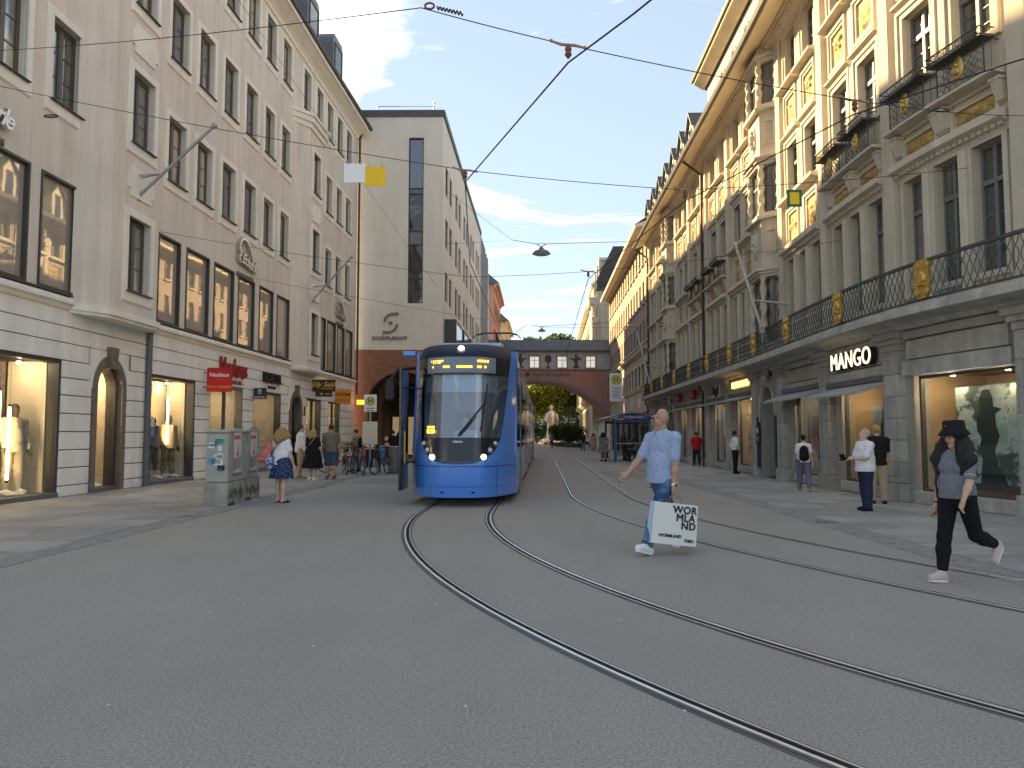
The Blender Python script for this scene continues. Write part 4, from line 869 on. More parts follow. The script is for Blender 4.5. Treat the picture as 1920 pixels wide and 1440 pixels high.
for s in (28.4, 30.85, 33.3, 35.75, 38.2, 40.65, 43.1):
    fr = rfr(s, 0.25, 15.7); m = MB(); m.prism([(-.6, 0), (.6, 0), (.6, 1.7), (0, 2.3), (-.6, 1.7)], 0, 3.2); d = part('dormer', m, 'stone_trim', RB, fr)
    r_ = MB()
    for sx in (-1, 1): r_.add([(sx*.78, -.15, 1.5), (0, -.15, 2.42), (0, 3.2, 2.42), (sx*.78, 3.2, 1.5), (sx*.78, -.15, 1.58), (0, -.15, 2.5), (0, 3.2, 2.5), (sx*.78, 3.2, 1.58)], [(0, 1, 2, 3), (4, 5, 6, 7), (0, 1, 5, 4), (0, 3, 7, 4)])
    part('dormer_roof', r_, 'copper_roof', d, fr); part('pane', MB().box(-.35, .35, -.02, -.01, .2, 1.6), 'pane_dark', d, fr)
for s, zb in ((27.0, 0.0), (44.95, 0.0)):
    part('downpipe', MB().tube([rpt(s, .95, 15.1), rpt(s, .5, 14.75), rpt(s, .08, 14.4), rpt(s, .08, 4.4), rpt(s, .3, 4.1), rpt(s, .3, 3.8), rpt(s, .16, 3.6), rpt(s, .16, zb)], .065, 10), 'pipe_brown', RB)
# balcony
m = MB(); RF.mould(m, S(-3.9), S(44.2), [(-.2, 3.86), (.2, 3.86), (.3, 3.95), (.72, 4.0), (.78, 4.02), (.78, 4.14), (.74, 4.16), (.74, 4.22), (-.2, 4.22)], .6); BAL = part('balcony', m, 'stone_base_light', RB)
m = MB(); RF.mould(m, S(-3.9), S(44.2), [(.64, 5.03), (.72, 5.03), (.72, 5.09), (.64, 5.09)], .5); RF.mould(m, S(-3.9), S(44.2), [(.66, 4.26), (.70, 4.26), (.70, 4.30), (.66, 4.30)], .5); part('handrail', m, 'iron', BAL)
seg = list(np.arange(-3.8, 44.1, 3.2))
for a in seg:
    m = MB(); n = int(3.2/0.17)
    for i in range(n):
        s0 = a+i*0.17
        for sg in (0, 1):
            pts = [rpt(s0+0.085+(0.072*math.sin(math.pi*2*(k/8)-math.pi/2+(math.pi*sg)))*1.0, .68+.004*sg, 4.3+.73*k/8) for k in range(9)]
            m.tube(pts, .011, 4, cap=False)
    part('railing_panel', m, 'iron', BAL)
CM = MB(); CM.prism([(-.2, -.3), (-.12, -.4), (.12, -.4), (.2, -.3), (.24, -.1), (.2, .12), (.24, .3), (.12, .4), (-.12, .4), (-.24, .3), (-.2, .12), (-.24, -.1)], -.03, .02)
CM.lathe([(0, .07), (.1, .06), (.14, .03), (.15, 0)], 14, Matrix.Translation((0, -.03, .02)) @ Matrix.Rotation(math.pi/2, 4, 'X')); CM.box(-.03, .03, -.11, -.03, -.1, .14); CM.box(-.08, .08, -.1, -.03, -.14, -.09)
for sx in (-1, 1):
    for z in (-.27, .27): CM.lathe([(0, .03), (.07, .025), (.08, 0)], 10, Matrix.Translation((sx*.12, -.03, z)) @ Matrix.Rotation(math.pi/2, 4, 'X'))
CMM = CM.mesh('cartouche'); CMM.materials.append(M['gold'])
for s in (-2.5, 1.6, 5.2, 8.6, 12.55, 16.2, 19.5, 23.4, 27.3, 31.3, 35.3, 39.3, 43.0): part('cartouche', CMM, None, BAL, rfr(s, .74, 4.68))
# ground floor: stone piers in courses, lintel panels, display windows
GB = [(-3.2, -0.2), (3.9, 6.95), (7.9, 11.0), (11.95, 15.05), (19.15, 22.2), (23.2, 26.3), (27.5, 30.5), (31.4, 34.3), (38.3, 41.3), (42.2, 44.4)]
PORT = [(16.05, 18.3), (35.2, 37.3)]
gh = [(S(a), S(b), 0, 2.85 if a < 12 else 3.05) for a, b in GB]+[(S(a), S(b), 0, 3.35) for a, b in PORT]
m = MB(); RF.wall(m, 0.3, S(45), 0, 4.0, gh, -.1, .45); part('shop_wall', m, 'stone_base', RB)
PB = {}
def pier(s, w):
    zs = [0, .42, .9, 1.4, 1.9, 2.4, 2.9, 3.45]
    for i, (z0, z1) in enumerate(zip(zs, zs[1:])):
        e = 0.05 if i == 0 else 0; me = MB().cbox(-w/2-e, w/2+e, -.2-e, .1, z0+.004, z1-.004, .012).mesh('stone_block'); me.materials.append(M['stone_base' if (i+int(s)) % 3 else 'stone_base_light']); part('stone_block', me, None, RB, rfr(s, -.1, 0))
    part('capital', MB().box(-w/2-.02, w/2+.02, -.22, .1, 3.45, 3.6).box(-w/2-.08, w/2+.08, -.28, .1, 3.6, 3.72).box(-w/2-.14, w/2+.14, -.36, .1, 3.72, 3.86), 'stone_base', RB, rfr(s, -.1, 0))
    part('pier_panel', rframe(MB(), -w/2+.12, w/2-.12, .6, 3.3, .03, -.215, -.2), 'stone_base_light', RB, rfr(s, -.1, 0))
for s, w in ((3.42, .62), (7.45, .66), (11.48, .7), (15.55, .7), (18.72, .5), (22.7, .6), (26.8, .6), (30.95, .6), (34.75, .6), (37.8, .6), (41.75, .6), (44.75, .5), (0.2, .6), (-3.6, .6)): pier(s, w)
for (a, b) in GB:
    zt = 2.85 if a < 12 else 3.05
    m = MB(); RF.fbox(m, S(a-.05), S(b+.05), -.08, .06, zt, zt+.32); part('lintel', m, 'stone_base_light', RB)
    m = MB(); RF.fbox(m, S(a+.05), S(b-.05), -.1, .0, zt+.36, 3.62); part('lintel_panel', m, 'stone_base_light' if 3 < a < 5 else 'stone_base', RB)
    m = MB(); RF.fbox(m, S(a), S(b), -.1, .05, 3.66, 3.84); part('architrave', m, 'stone_base', RB)
mat('interior_warm', (0.42, 0.30, 0.17), 0.8, var=0.1); mat('interior_grey', (0.2, 0.2, 0.2), 0.8)
def poster_mat():
    m = bpy.data.materials.new('poster_sky'); m.use_nodes = True; t = m.node_tree; b = t.nodes['Principled BSDF']; b.inputs['Roughness'].default_value = 0.5
    tcn = N('ShaderNodeTexCoord', t); n = N('ShaderNodeTexNoise', t); n.inputs['Scale'].default_value = 1.6; n.inputs['Detail'].default_value = 9; n.inputs['Roughness'].default_value = .6; n.inputs['Distortion'].default_value = .3
    t.links.new(tcn.outputs['Object'], n.inputs['Vector']); r = N('ShaderNodeValToRGB', t); e = r.color_ramp.elements
    e[0].position = .40; e[0].color = (.26, .40, .38, 1); e[1].position = .58; e[1].color = (.06, .10, .095, 1); x = e.new(.52); x.color = (.5, .58, .56, 1)
    t.links.new(n.outputs['Fac'], r.inputs[0]); t.links.new(r.outputs[0], b.inputs['Base Color']); MATS['poster_sky'] = m
poster_mat()
mat('poster_pale', (.36, .42, .42), .5, var=.35, vscale=1.1); mat('poster_ink', (.03, .045, .05), .5)
def rdisplay(a, b, zt, room, back=None, lamp='lamp_cool', wall_lit=True, depth=2.0):
    w = b-a; fr = rfr((a+b)/2, -.1, 0); f = MB(); rframe(f, -w/2+.2, w/2-.05, .28, zt-.02, .06, .16, .26)
    d = part('display_window', f, 'bronze', RB, fr); part('stall_riser', MB().cbox(-w/2+.02, w/2-.02, .05, .4, 0, .28, .015), 'stone_base_light', d, fr)
    part('pane', MB().box(-w/2+.24, w/2-.1, .2, .207, .32, zt-.06), 'glass_clear', d, fr)
    X = w/2-.02; Z1 = zt+.02; part('room', MB().add([(-X, .42, .28), (X, .42, .28), (X, depth, .28), (-X, depth, .28), (-X, .42, Z1), (X, .42, Z1), (X, depth, Z1), (-X, depth, Z1)], [(0, 1, 2, 3), (1, 2, 6, 5), (2, 3, 7, 6), (3, 0, 4, 7), (4, 5, 6, 7)]), room, d, fr)
    for x in (-w*.25, w*.25): part('downlight', MB().lathe([(.05, 0), (.05, .03)], 10), lamp, d, fr @ Matrix.Translation((x, .55, zt-.05)))
    return d, fr, w
d, fr, w = rdisplay(3.9, 6.95, 2.85, 'interior_warm')
part('poster', MB().box(-.95, 1.0, .75, .78, .35, 2.55), 'poster_sky', d, fr)
sil = [(-.62, .36), (-.3, .5), (-.22, 1.0), (-.30, 1.25), (-.22, 1.45), (-.34, 1.6), (-.36, 1.85), (-.24, 2.0), (-.26, 2.3), (-.16, 2.46), (.02, 2.46), (.1, 2.3), (.12, 2.1), (.34, 2.05), (.16, 1.95), (.18, 1.7), (.26, 1.5), (.12, 1.2), (.2, .9), (.55, .36)]
part('poster_figure', MB().prism(sil, .742, .749), 'poster_ink', d, fr); part('poster_edge', MB().box(1.0, 1.1, .72, .8, .33, 2.6), 'paper', d, fr); part('poster_ground', MB().box(-.95, 1.0, .735, .748, .352, .5), 'navy_sign', d, fr)
d, fr, w = rdisplay(7.9, 11.0, 2.85, 'interior_warm')
part('poster', MB().box(-.9, 1.15, .7, .73, .35, 2.3), 'poster_pale', d, fr)
for x, sc in ((-.25, 1.0), (.35, .92)): part('poster_figure', MB().prism([(x+p*sc*.7, .36+q*sc*.82) for p, q in [(-.1, 0), (.02, 0), (.05, .9), (.1, 0), (.24, 0), (.2, 1.0), (.3, 1.3), (.26, 1.75), (.1, 1.9), (.12, 2.15), (.04, 2.25), (-.05, 2.15), (-.02, 1.9), (-.18, 1.75), (-.22, 1.2), (-.1, 1.0)]], .69, .699), 'poster_ink', d, fr)
d, fr, w = rdisplay(11.95, 15.05, 3.05, 'interior_grey')
part('poster', MB().box(-.9, 1.15, .7, .73, .35, 2.3), 'poster_pale', d, fr); part('poster_figure', MB().prism([(-.3, .4), (.5, .4), (.4, 1.0), (.65, 1.5), (.3, 1.75), (.2, 2.1), (0, 2.15), (-.1, 1.8), (-.4, 1.5), (-.2, 1.1)], .69, .699), 'poster_ink', d, fr)
for (a, b), rm in zip(GB[4:]+GB[:1], ('interior_warm', 'interior_grey', 'interior_warm', 'interior_warm', 'interior_grey', 'interior_grey', 'interior_grey')):
    d, fr, w = rdisplay(a, b, 3.05 if a > 12 else 2.85, rm)
    m = MB()
    for k in range(3):
        x = -w*.3+w*.3*k; m.lathe([(.12, .28), (.1, .9), (.16, 1.2), (.05, 1.45), (.09, 1.6), (.07, 1.75)], 10, Matrix.Translation((x, 1.0, 0)))
    part('dress_form', m, 'shop_dark', d, fr, smooth=True)
# awnings
def awning(a, b, z, out, drop, name='awning'):
    m = MB(); p = [(0.0, z), (out, z-drop), (out, z-drop-.06), (0, z-.10)]; RF.mould(m, S(a), S(b), p); A = part(name, m, 'awning', RB); m = MB(); RF.fbox(m, S(a-.02), S(b+.02), -.02, .14, z-.02, z+.12); part('awning_case', m, 'pipe_grey', A); return A
awning(7.75, 11.1, 2.82, .75, .28); awning(11.8, 15.2, 2.9, .75, .28); awning(19.0, 22.3, 3.1, .5, .16); awning(23.1, 26.4, 3.1, .5, .16); awning(27.4, 30.6, 3.1, .5, .16); awning(31.3, 34.4, 3.1, .5, .16)
# portals
for pi_, (a, b) in enumerate(PORT):
    c = (a+b)/2; fr = rfr(c, -.1, 0); r = (b-a)/2-.22; n = 12; spring = 2.0; sc = (3.35-.05-spring)/r
    P = lambda rad, i, k=sc: (rad*math.cos(math.pi*i/n), spring+rad*math.sin(math.pi*i/n)*k)
    m = MB(); hw = (b-a)/2+.02
    for sg in (-1, 1): m.box(*sorted((sg*r, sg*hw)), -.1, .45, 0, spring)
    for i in range(n):
        (x0, z0), (x1, z1) = P(r, i), P(r, i+1); m.add([(x0, -.1, z0), (x1, -.1, z1), (x1*hw/r, -.1, 3.6 if abs(x1) < r*.99 else z1), (x0*hw/r, -.1, 3.6 if abs(x0) < r*.99 else z0), (x0, .45, z0), (x1, .45, z1)], [(0, 1, 2, 3), (0, 1, 5, 4)])
    pt_ = part('portal', m, 'stone_base', RB, fr)
    m = MB()
    for i in range(n):
        (x0, z0), (x1, z1) = P(r-.02, i), P(r-.02, i+1); (x2, z2), (x3, z3) = P(r+.14, i+1), P(r+.14, i); m.add([(x0, -.17, z0), (x1, -.17, z1), (x2, -.17, z2), (x3, -.17, z3), (x0, -.09, z0), (x1, -.09, z1), (x2, -.09, z2), (x3, -.09, z3)], [(0, 1, 2, 3), (0, 1, 5, 4), (2, 3, 7, 6)])
    part('archivolt', m, 'stone_base_light', pt_, fr)
    part('door', MB().box(-r, r, 1.2, 1.3, 0, 3.4), 'black', pt_, fr); part('passage', MB().add([(-r, .45, 0), (-r, 1.25, 0), (-r, 1.25, 3.4), (-r, .45, 3.4), (r, .45, 0), (r, 1.25, 0), (r, 1.25, 3.4), (r, .45, 3.4)], [(0, 1, 2, 3), (4, 5, 6, 7), (2, 3, 7, 6)]), 'stone_base', pt_, fr)
    rng = random.Random(pi_); m = MB()
    for k in range(26):
        t = rng.random(); m.sphere((rng.uniform(-.3, .3)*(1-.3*t), -.16-rng.random()*.12, 3.35+t*.75), rng.uniform(.07, .17), 8, 6, sc=(1, .8, rng.uniform(.7, 1.3)))
    m.sphere((.02, -.3, 4.1), .13, 10, 8); part('sculpture_group', m, 'stone_base', pt_, fr, smooth=True)
    for sg in (-1, 1): part('side_tiles', MB().box(sg*(r+.16)-.09, sg*(r+.16)+.09, -.2, -.1, .35, 2.2), 'navy_sign', pt_, fr)
# signs on the stone building
T = sign('letter_sign', 'white glowing MANGO letters on black backs above an awning', 'shop sign', rpt(9.3, 0, 3.4)); mat('sign_white', (.9, .88, .8), emit=(1.0, .86, .62), estr=.35)
flat_text('lettering', 'MANGO', rfr(9.3, 0.0, 3.44), .62, 'sign_white', T, .02, .2, bold=.0, sx=1.02, spacing=1.06); flat_text('letter_backs', 'MANGO', rfr(9.3, 0.0, 3.43), .62, 'black', T, .15, .1, bold=.004, sx=1.02, spacing=1.06)
T = sign('letter_sign', 'gold lit shop letters on the stone fascia beside the portal', 'shop sign', rpt(20.5, 0, 3.5)); mat('sign_gold', (.9, .7, .3), emit=(1.0, .66, .2), estr=.6); flat_text('lettering', 'BREITLING UHREN', rfr(20.7, 0, 3.58), .34, 'sign_gold', T, .03, .05, sx=.9, bold=.01)
T = sign('board_sign', 'pale grey square sign with dark lowercase name', 'shop sign', rpt(24.6, 0, 3.5)); part('board', MB().cbox(-.75, .75, -.04, 0, -.33, .33, .01), 'paper', T, rfr(24.7, .02, 3.55)); flat_text('lettering', 'fogal', rfr(24.7, .06, 3.55), .5, 'navy_sign', T, .06, .04, bold=.012)
for s in (29.0, 32.9):
    T = sign('round_sign', 'small round red sign on the fascia next to the brown downpipe' if s < 30 else 'small round red sign on the fascia nearer the tram shelter', 'shop sign', rpt(s, 0, 3.5), 'round red signs'); part('drum', MB().cbox(-.19, .19, -.2, 0, -.26, .26, .07), 'red', T, rfr(s, 0.1, 3.6)); part('emblem', MB().box(-.05, .05, -.205, -.2, -.1, .1), 'white', T, rfr(s, .1, 3.6))
T = sign('notice_board', 'black notice with a crossed out white circle on the portal reveal', 'notice', rpt(18.2, .1, 1.4)); fr = rfr(18.15, .12, 1.55); part('board', MB().cbox(-.2, .2, 0, .03, -.33, .33, .005), 'black', T, fr); part('ring', MB().tube([(.1*math.cos(t), -.005, .14+.1*math.sin(t)) for t in np.linspace(0, 2*math.pi, 20, endpoint=False)], .012, 5, closed=True).tube([(-.07, -.005, .21), (.07, -.005, .07)], .012, 5), 'white', T, fr); part('text_lines', MB().box(-.12, .12, -.004, 0, -.1, -.08).box(-.1, .1, -.004, 0, -.16, -.14).box(-.12, .12, -.004, 0, -.22, -.2), 'white', T, fr)
flagpole('flagpole', 'long bare pale flagpole leaning over the balcony beside the arched portal', rpt(14.2, 1.0, 4.9), rpt(16.6, 1.2, 8.3), rpt(14.6, 0.0, 5.8), 'flagpoles over the iron balcony')
flagpole('flagpole', 'bare pale flagpole leaning over the balcony beside the brick building', rpt(38.5, 1.0, 4.9), rpt(42.4, 1.2, 8.6), rpt(39.0, 0.0, 5.8), 'flagpoles over the iron balcony')
# ================================================================ modern building with the passage (left, behind the tram)
SH = thing('office_building', 'pale rendered modern building with brick arched passage and dark paired windows', 'building', (-4.35, 47.5, 0))
FX = Fac([(-10.2, 47.6), (-4.35, 47.5)], -1, False)      # front wall: s runs to the viewer's right
class Front(Fac):
    def nrm(f, s): t = f.tan(s); return Vector((t.y, -t.x))
FX = Front([(-10.6, 47.55), (-4.35, 47.5)], -1, False)
SD = Fac([(-4.35, 47.5), (-2.7, 88.0)], -1, False)
def fx(x): return x+10.6
mb = MB(); FX.wall(mb, 0, 6.25, 6.8, 21.9, [(fx(-6.52), fx(-5.58), 9.75, 20.35)], 0, .25)
sh_h = []
for k in range(5):
    y0 = 1.3+5.6*k
    for z in (17.1, 13.65, 10.15, 6.85):
        if z < 7 and k == 0: continue
        for dx in (0, 2.15): sh_h.append((y0+dx, y0+dx+1.45, z, z+1.9))
SD.wall(mb, 0, 29.0, 4.6, 21.9, sh_h, 0, .35)
mb.add([(-10.6, 47.55, 21.9), (-4.35, 47.5, 21.9), (-2.9, 84, 21.9), (-10.6, 84, 21.9)], [(0, 1, 2, 3)])
part('wall', mb, 'schaff', SH)
m = MB(); FX.fbox(m, 0, 6.32, -.3, .1, 21.7, 22.12); part('parapet', m, 'copper_roof', SH)
m = MB(); SD.fbox(m, .02, 29, -.3, .1, 21.7, 22.12); part('parapet', m, 'copper_roof', SH)
part('roof_house', MB().cbox(-9.6, -8.4, 49, 51, 21.9, 22.8, .05), 'zinc', SH)
part('roof_rail', MB().tube([(-8.6, 47.9, 22.55), (-5.0, 47.9, 22.55)], .03, 6).tube([(-5.0, 47.9, 22.1), (-5.0, 47.9, 22.9)], .04, 6).tube([(-8.6, 47.9, 22.1), (-8.6, 47.9, 22.55)], .03, 6), 'galv', SH)
fr = FX.fr(fx(-6.05), 0, 9.75); f = MB(); rframe(f, -.47, .47, 0, 10.6, .06, .02, .22)
for z in (1.6, 3.75, 4.6, 7.0, 7.35): f.box(-.42, .42, .08, .2, z-.035, z+.035)
sw = part('stair_window', f, 'dark_frame', SH, fr)
for z0, z1, mt in ((.05, 1.57, 'pane_dark'), (1.63, 3.72, 'pane_dark'), (3.78, 4.57, 'zinc'), (4.63, 6.97, 'pane_dark'), (7.03, 7.32, 'zinc'), (7.38, 10.55, 'pane_sky')):
    if mt == 'pane_sky' and mt not in M: window_glass('pane_sky', (.02, .03, .05), 2.4, 0, wob=.01)
    part('pane', MB().box(-.42, .42, .14, .15, z0, z1), mt, sw, fr)
for a, b, z0, z1 in sh_h:
    fr = SD.fr((a+b)/2, 0, z0); w = b-a; f = MB(); rframe(f, -w/2, w/2, 0, z1-z0, .07, .1, .2); f.box(-.03, .03, .12, .2, .07, z1-z0-.07)
    wn = part('window', f, 'dark_frame', SH, fr); part('pane', MB().box(-w/2+.05, w/2-.05, .16, .17, .05, z1-z0-.05), 'pane_dark', wn, fr)
# dark box oriel low on the side wall
for k, (a, b) in enumerate(((1.0, 4.6), (6.0, 9.4), (11, 14.2))):
    m = MB(); SD.fbox(m, a, b, 0.0, .75, 6.5, 8.9); o = part('box_oriel', m, 'dark_frame', SH); m = MB(); SD.fbox(m, a+.2, b-.2, .76, .77, 6.8, 8.6); part('pane', m, 'pane_sky', o)
m = MB(); SD.wall(m, 0, 29, 0, 4.6, [(2+4*k, 5.2+4*k, 0, 3.4) for k in range(6)], 0, .5); part('shop_wall', m, 'brick', SH)
for k in range(6):
    fr = SD.fr(3.6+4*k, 0, 0); f = rframe(MB(), -1.6, 1.6, 0, 3.4, .1, .3, .42); s_ = part('shop_window', f, 'dark_frame', SH, fr); part('pane', MB().box(-1.5, 1.5, .36, .37, .1, 3.3), 'pane_dark', s_, fr)
# brick passage front with a segmental arch
def brick_wall_mat():
    m = bpy.data.materials.new('brickwork'); m.use_nodes = True; t = m.node_tree; b = t.nodes['Principled BSDF']; b.inputs['Roughness'].default_value = .9
    tcn = N('ShaderNodeNewGeometry', t); mp_ = N('ShaderNodeMapping', t); mp_.inputs['Rotation'].default_value = (math.pi/2, 0, 0); t.links.new(tcn.outputs['Position'], mp_.inputs[0])
    k = N('ShaderNodeTexBrick', t); k.inputs['Scale'].default_value = 4.2; k.inputs['Color1'].default_value = (.36, .15, .09, 1); k.inputs['Color2'].default_value = (.26, .105, .065, 1); k.inputs['Mortar'].default_value = (.30, .22, .18, 1); k.inputs['Mortar Size'].default_value = .018; k.inputs['Row Height'].default_value = .3; k.inputs['Brick Width'].default_value = 1.0
    t.links.new(mp_.outputs[0], k.inputs['Vector']); t.links.new(k.outputs['Color'], b.inputs['Base Color'])
    bn = N('ShaderNodeBump', t); bn.inputs['Strength'].default_value = .5; bn.inputs['Distance'].default_value = .02; bn.invert = True; t.links.new(k.outputs['Fac'], bn.inputs['Height']); t.links.new(bn.outputs[0], b.inputs['Normal']); MATS['brickwork'] = m
brick_wall_mat()
def seg_arch(fr, x0, x1, zt, cx, hw, spring, rise, y0, y1, n=18):
    "wall panel x0..x1, 0..zt with a segmental arch opening"
    m = MB(); Rr = (hw*hw+rise*rise)/(2*rise); zc = spring+rise-Rr; pts = [(cx-hw+2*hw*i/n, zc+math.sqrt(max(0, Rr*Rr-(hw-2*hw*i/n)**2))) for i in range(n+1)]
    m.box(x0, cx-hw, y0, y1, 0, zt); m.box(cx+hw, x1, y0, y1, 0, zt)
    for (a, za), (b, zb) in zip(pts, pts[1:]): m.add([(a, y0, za), (b, y0, zb), (b, y0, zt), (a, y0, zt), (a, y1, za), (b, y1, zb), (b, y1, zt), (a, y1, zt)], [(0, 1, 2, 3), (4, 7, 6, 5), (0, 4, 5, 1)])
    return m, pts
fr = Matrix.Translation((0, 47.5, 0)); m, pts = seg_arch(fr, -10.4, -4.35, 6.83, -6.75, 2.2, 3.9, 1.55, -.03, .6); PS = part('passage_front', m, 'brickwork', SH, fr)
vm = MB(); Rr = (2.2**2+1.55**2)/(2*1.55); zc = 3.9+1.55-Rr; a0 = math.acos(-2.2/Rr) if False else math.atan2(3.9-zc, -2.2); a1 = math.atan2(3.9-zc, 2.2); nb = 44
for i in range(nb):
    t0 = a0+(a1-a0)*i/nb; t1 = a0+(a1-a0)*(i+.86)/nb; q = MB()
    P = lambda r, t: (-6.75+r*math.cos(t), zc+r*math.sin(t))
    (xa, za), (xb, zb), (xc, z_c), (xd, zd) = P(Rr+.0, t0), P(Rr, t1), P(Rr+.42, t1), P(Rr+.42, t0)
    q.add([(xa, -.06, za), (xb, -.06, zb), (xc, -.06, z_c), (xd, -.06, zd), (xa, .0, za), (xb, .0, zb), (xc, .0, z_c), (xd, .0, zd)], [(0, 1, 2, 3), (0, 4, 5, 1), (1, 5, 6, 2), (2, 6, 7, 3), (3, 7, 4, 0)]); part('voussoir', q, 'brick', PS, fr)
m2, _ = seg_arch(fr, -10.4, -4.35, 6.83, -6.75, 2.0, 3.7, 1.4, 4.0, 4.5); part('inner_arch', m2, 'brickwork', PS, fr)
part('passage_vault', MB().add([(-8.95, .6, 5.55), (-4.55, .6, 5.55), (-4.55, 14, 5.55), (-8.95, 14, 5.55), (-8.95, .6, 0), (-8.95, 14, 0), (-4.45, .6, 0), (-4.45, 14, 0), (-4.45, .6, 5.55), (-4.45, 14, 5.55)], [(0, 1, 2, 3), (4, 5, 3, 0), (6, 7, 9, 8), (5, 7, 9, 3)]), 'shop_dark', PS, fr)
f = rframe(MB(), -8.9, -4.6, 0, 3.0, .12, 9, 9.1); 
for x in (-7.8, -6.7, -5.6): f.box(x-.05, x+.05, 9, 9.1, 0, 3)
mat('interior_glow', (.5, .4, .25), emit=(1.0, .72, .4), estr=.05); ps_ = part('passage_glazing', f, 'dark_frame', PS, fr); part('pane', MB().box(-8.8, -4.7, 9.15, 9.16, .1, 2.95), 'interior_glow', ps_, fr)
# logo and name
LG = sign('logo_sign', 'grey S shaped logo above raised SCHÄFFLERHOF letters on pale wall', 'wall sign', (-7.6, 47.5, 7.5)); fr = Matrix.Translation((-7.55, 47.48, 8.5))
def arcband(pts, w, y0=-.06, y1=0.0):
    m = MB(); vs = []; fs = []
    for i, p in enumerate(pts):
        q = Vector(pts[min(i+1, len(pts)-1)])-Vector(pts[max(i-1, 0)]); q.normalize(); n_ = Vector((-q.y, q.x))*w/2
        vs += [(p[0]+n_.x, y0, p[1]+n_.y), (p[0]-n_.x, y0, p[1]-n_.y), (p[0]-n_.x, y1, p[1]-n_.y), (p[0]+n_.x, y1, p[1]+n_.y)]
    for i in range(len(pts)-1): fs += [(4*i+j, 4*i+(j+1) % 4, 4*i+4+(j+1) % 4, 4*i+4+j) for j in range(4)]
    fs += [(0, 1, 2, 3), tuple(len(vs)-4+j for j in range(4))]; return m.add(vs, fs)
up = [(-.38, .08)]+[(-.38+.55*(1-math.cos(t)), .08+.5*math.sin(t)) for t in np.linspace(0.1, math.pi/2, 9)]+[(.5, .58)]
part('upper_stroke', arcband(up, .15), 'letter_grey', LG, fr); part('lower_stroke', arcband([(-x, -z) for x, z in up], .15), 'letter_grey', LG, fr); part('dot', MB().box(-.1, .1, -.06, 0, -.1, .1), 'letter_grey', LG, fr)
flat_text('lettering', 'SCHÄFFLERHOF', Matrix.Translation((-7.62, 47.48, 7.55)), .27, 'letter_grey', LG, .05, .03, bold=.012, spacing=1.18)
# ---------------------------------------------------------------- glazed block, pink and cream houses behind
GLB = thing('glass_building', 'narrow building with a bluish glass curtain wall next to the arched bridge', 'building', (-2.9, 77, 0))
m = MB(); SD.wall(m, 29.0, 40.4, 0, 21.6, (), -.12, .1); m.add([SD.pt(29, -.12, 21.6), SD.pt(40.4, -.12, 21.6), SD.pt(40.4, -8, 21.6), SD.pt(29, -8, 21.6)], [(0, 1, 2, 3)]); part('wall', m, 'zinc', GLB)
for i in range(6):
    for j in range(7):
        s0 = 29.1+i*1.88; z0 = 1+j*2.92; m = MB(); SD.fbox(m, s0+.05, s0+1.78, -.1, -.02, z0+.05, z0+2.8); part('glass_panel', m, 'pane_sky' if j > 1 else 'pane_dark', GLB)
    m = MB(); SD.fbox(m, 29.0+i*1.88, 29.1+i*1.88, -.1, .08, .5, 21.6); part('mullion', m, 'galv', GLB)
def simple_house(name, label, pts, zt, wallm, trimm, cols, rows_, ww, wh, z0, dz, roofm='copper_roof', end=True, depth=9):
    F = Fac(pts, -1, False); B = thing(name, label, 'building', (pts[0][0], pts[0][1], 0)); L_ = F.L; hs = []
    for i in range(cols):
        for j in range(rows_): c = L_*(i+.5)/cols; hs.append((c-ww/2, c+ww/2, z0+dz*j, z0+dz*j+wh))
    m = MB(); F.wall(m, 0, L_, 0, zt, hs, 0, .25); q0, q1 = F.pt(0), F.pt(L_); m.add([q0, F.pt(0, -depth), F.pt(0, -depth, zt), F.pt(0, 0, zt)], [(0, 1, 2, 3)]); part('wall', m, wallm, B)
    for a, b, c, d in hs:
        fr = F.fr((a+b)/2, 0, c); w = part('window', rframe(MB(), -ww/2-.12, ww/2+.12, -.12, wh+.12, .12, -.05, .02), trimm, B, fr); part('frame', rframe(MB(), -ww/2, ww/2, 0, wh, .06, .1, .2).box(-.03, .03, .12, .2, .06, wh-.06), 'frame_grey', w, fr); part('pane', MB().box(-ww/2+.04, ww/2-.04, .16, .17, .04, wh-.04), 'pane_dark', w, fr)
    m = MB(); F.mould(m, -.4, L_+.4, [(0, zt-.5), (.15, zt-.45), (.25, zt-.2), (.6, zt-.1), (.65, zt+.15), (0, zt+.2)]); part('cornice', m, trimm, B)
    m = MB(); F.mould(m, -.5, L_+.4, [(.6, zt+.15), (-2.2, zt+2.6), (-6, zt+2.8), (-depth, zt), (0, zt)]); part('roof', m, roofm, B)
    return B, F
simple_house('pink_house', 'pink rendered house with dark roof beyond the glass wall', [(-2.3, 98), (-1.75, 114)], 21.0, 'pink', 'pink', 7, 5, 1.0, 1.7, 2.5, 3.7)
simple_house('cream_house', 'cream house with dark roof beyond the pink one', [(-1.0, 121), (-.3, 138)], 19.5, 'cream', 'cream', 7, 5, 1.0, 1.7, 2.5, 3.4)
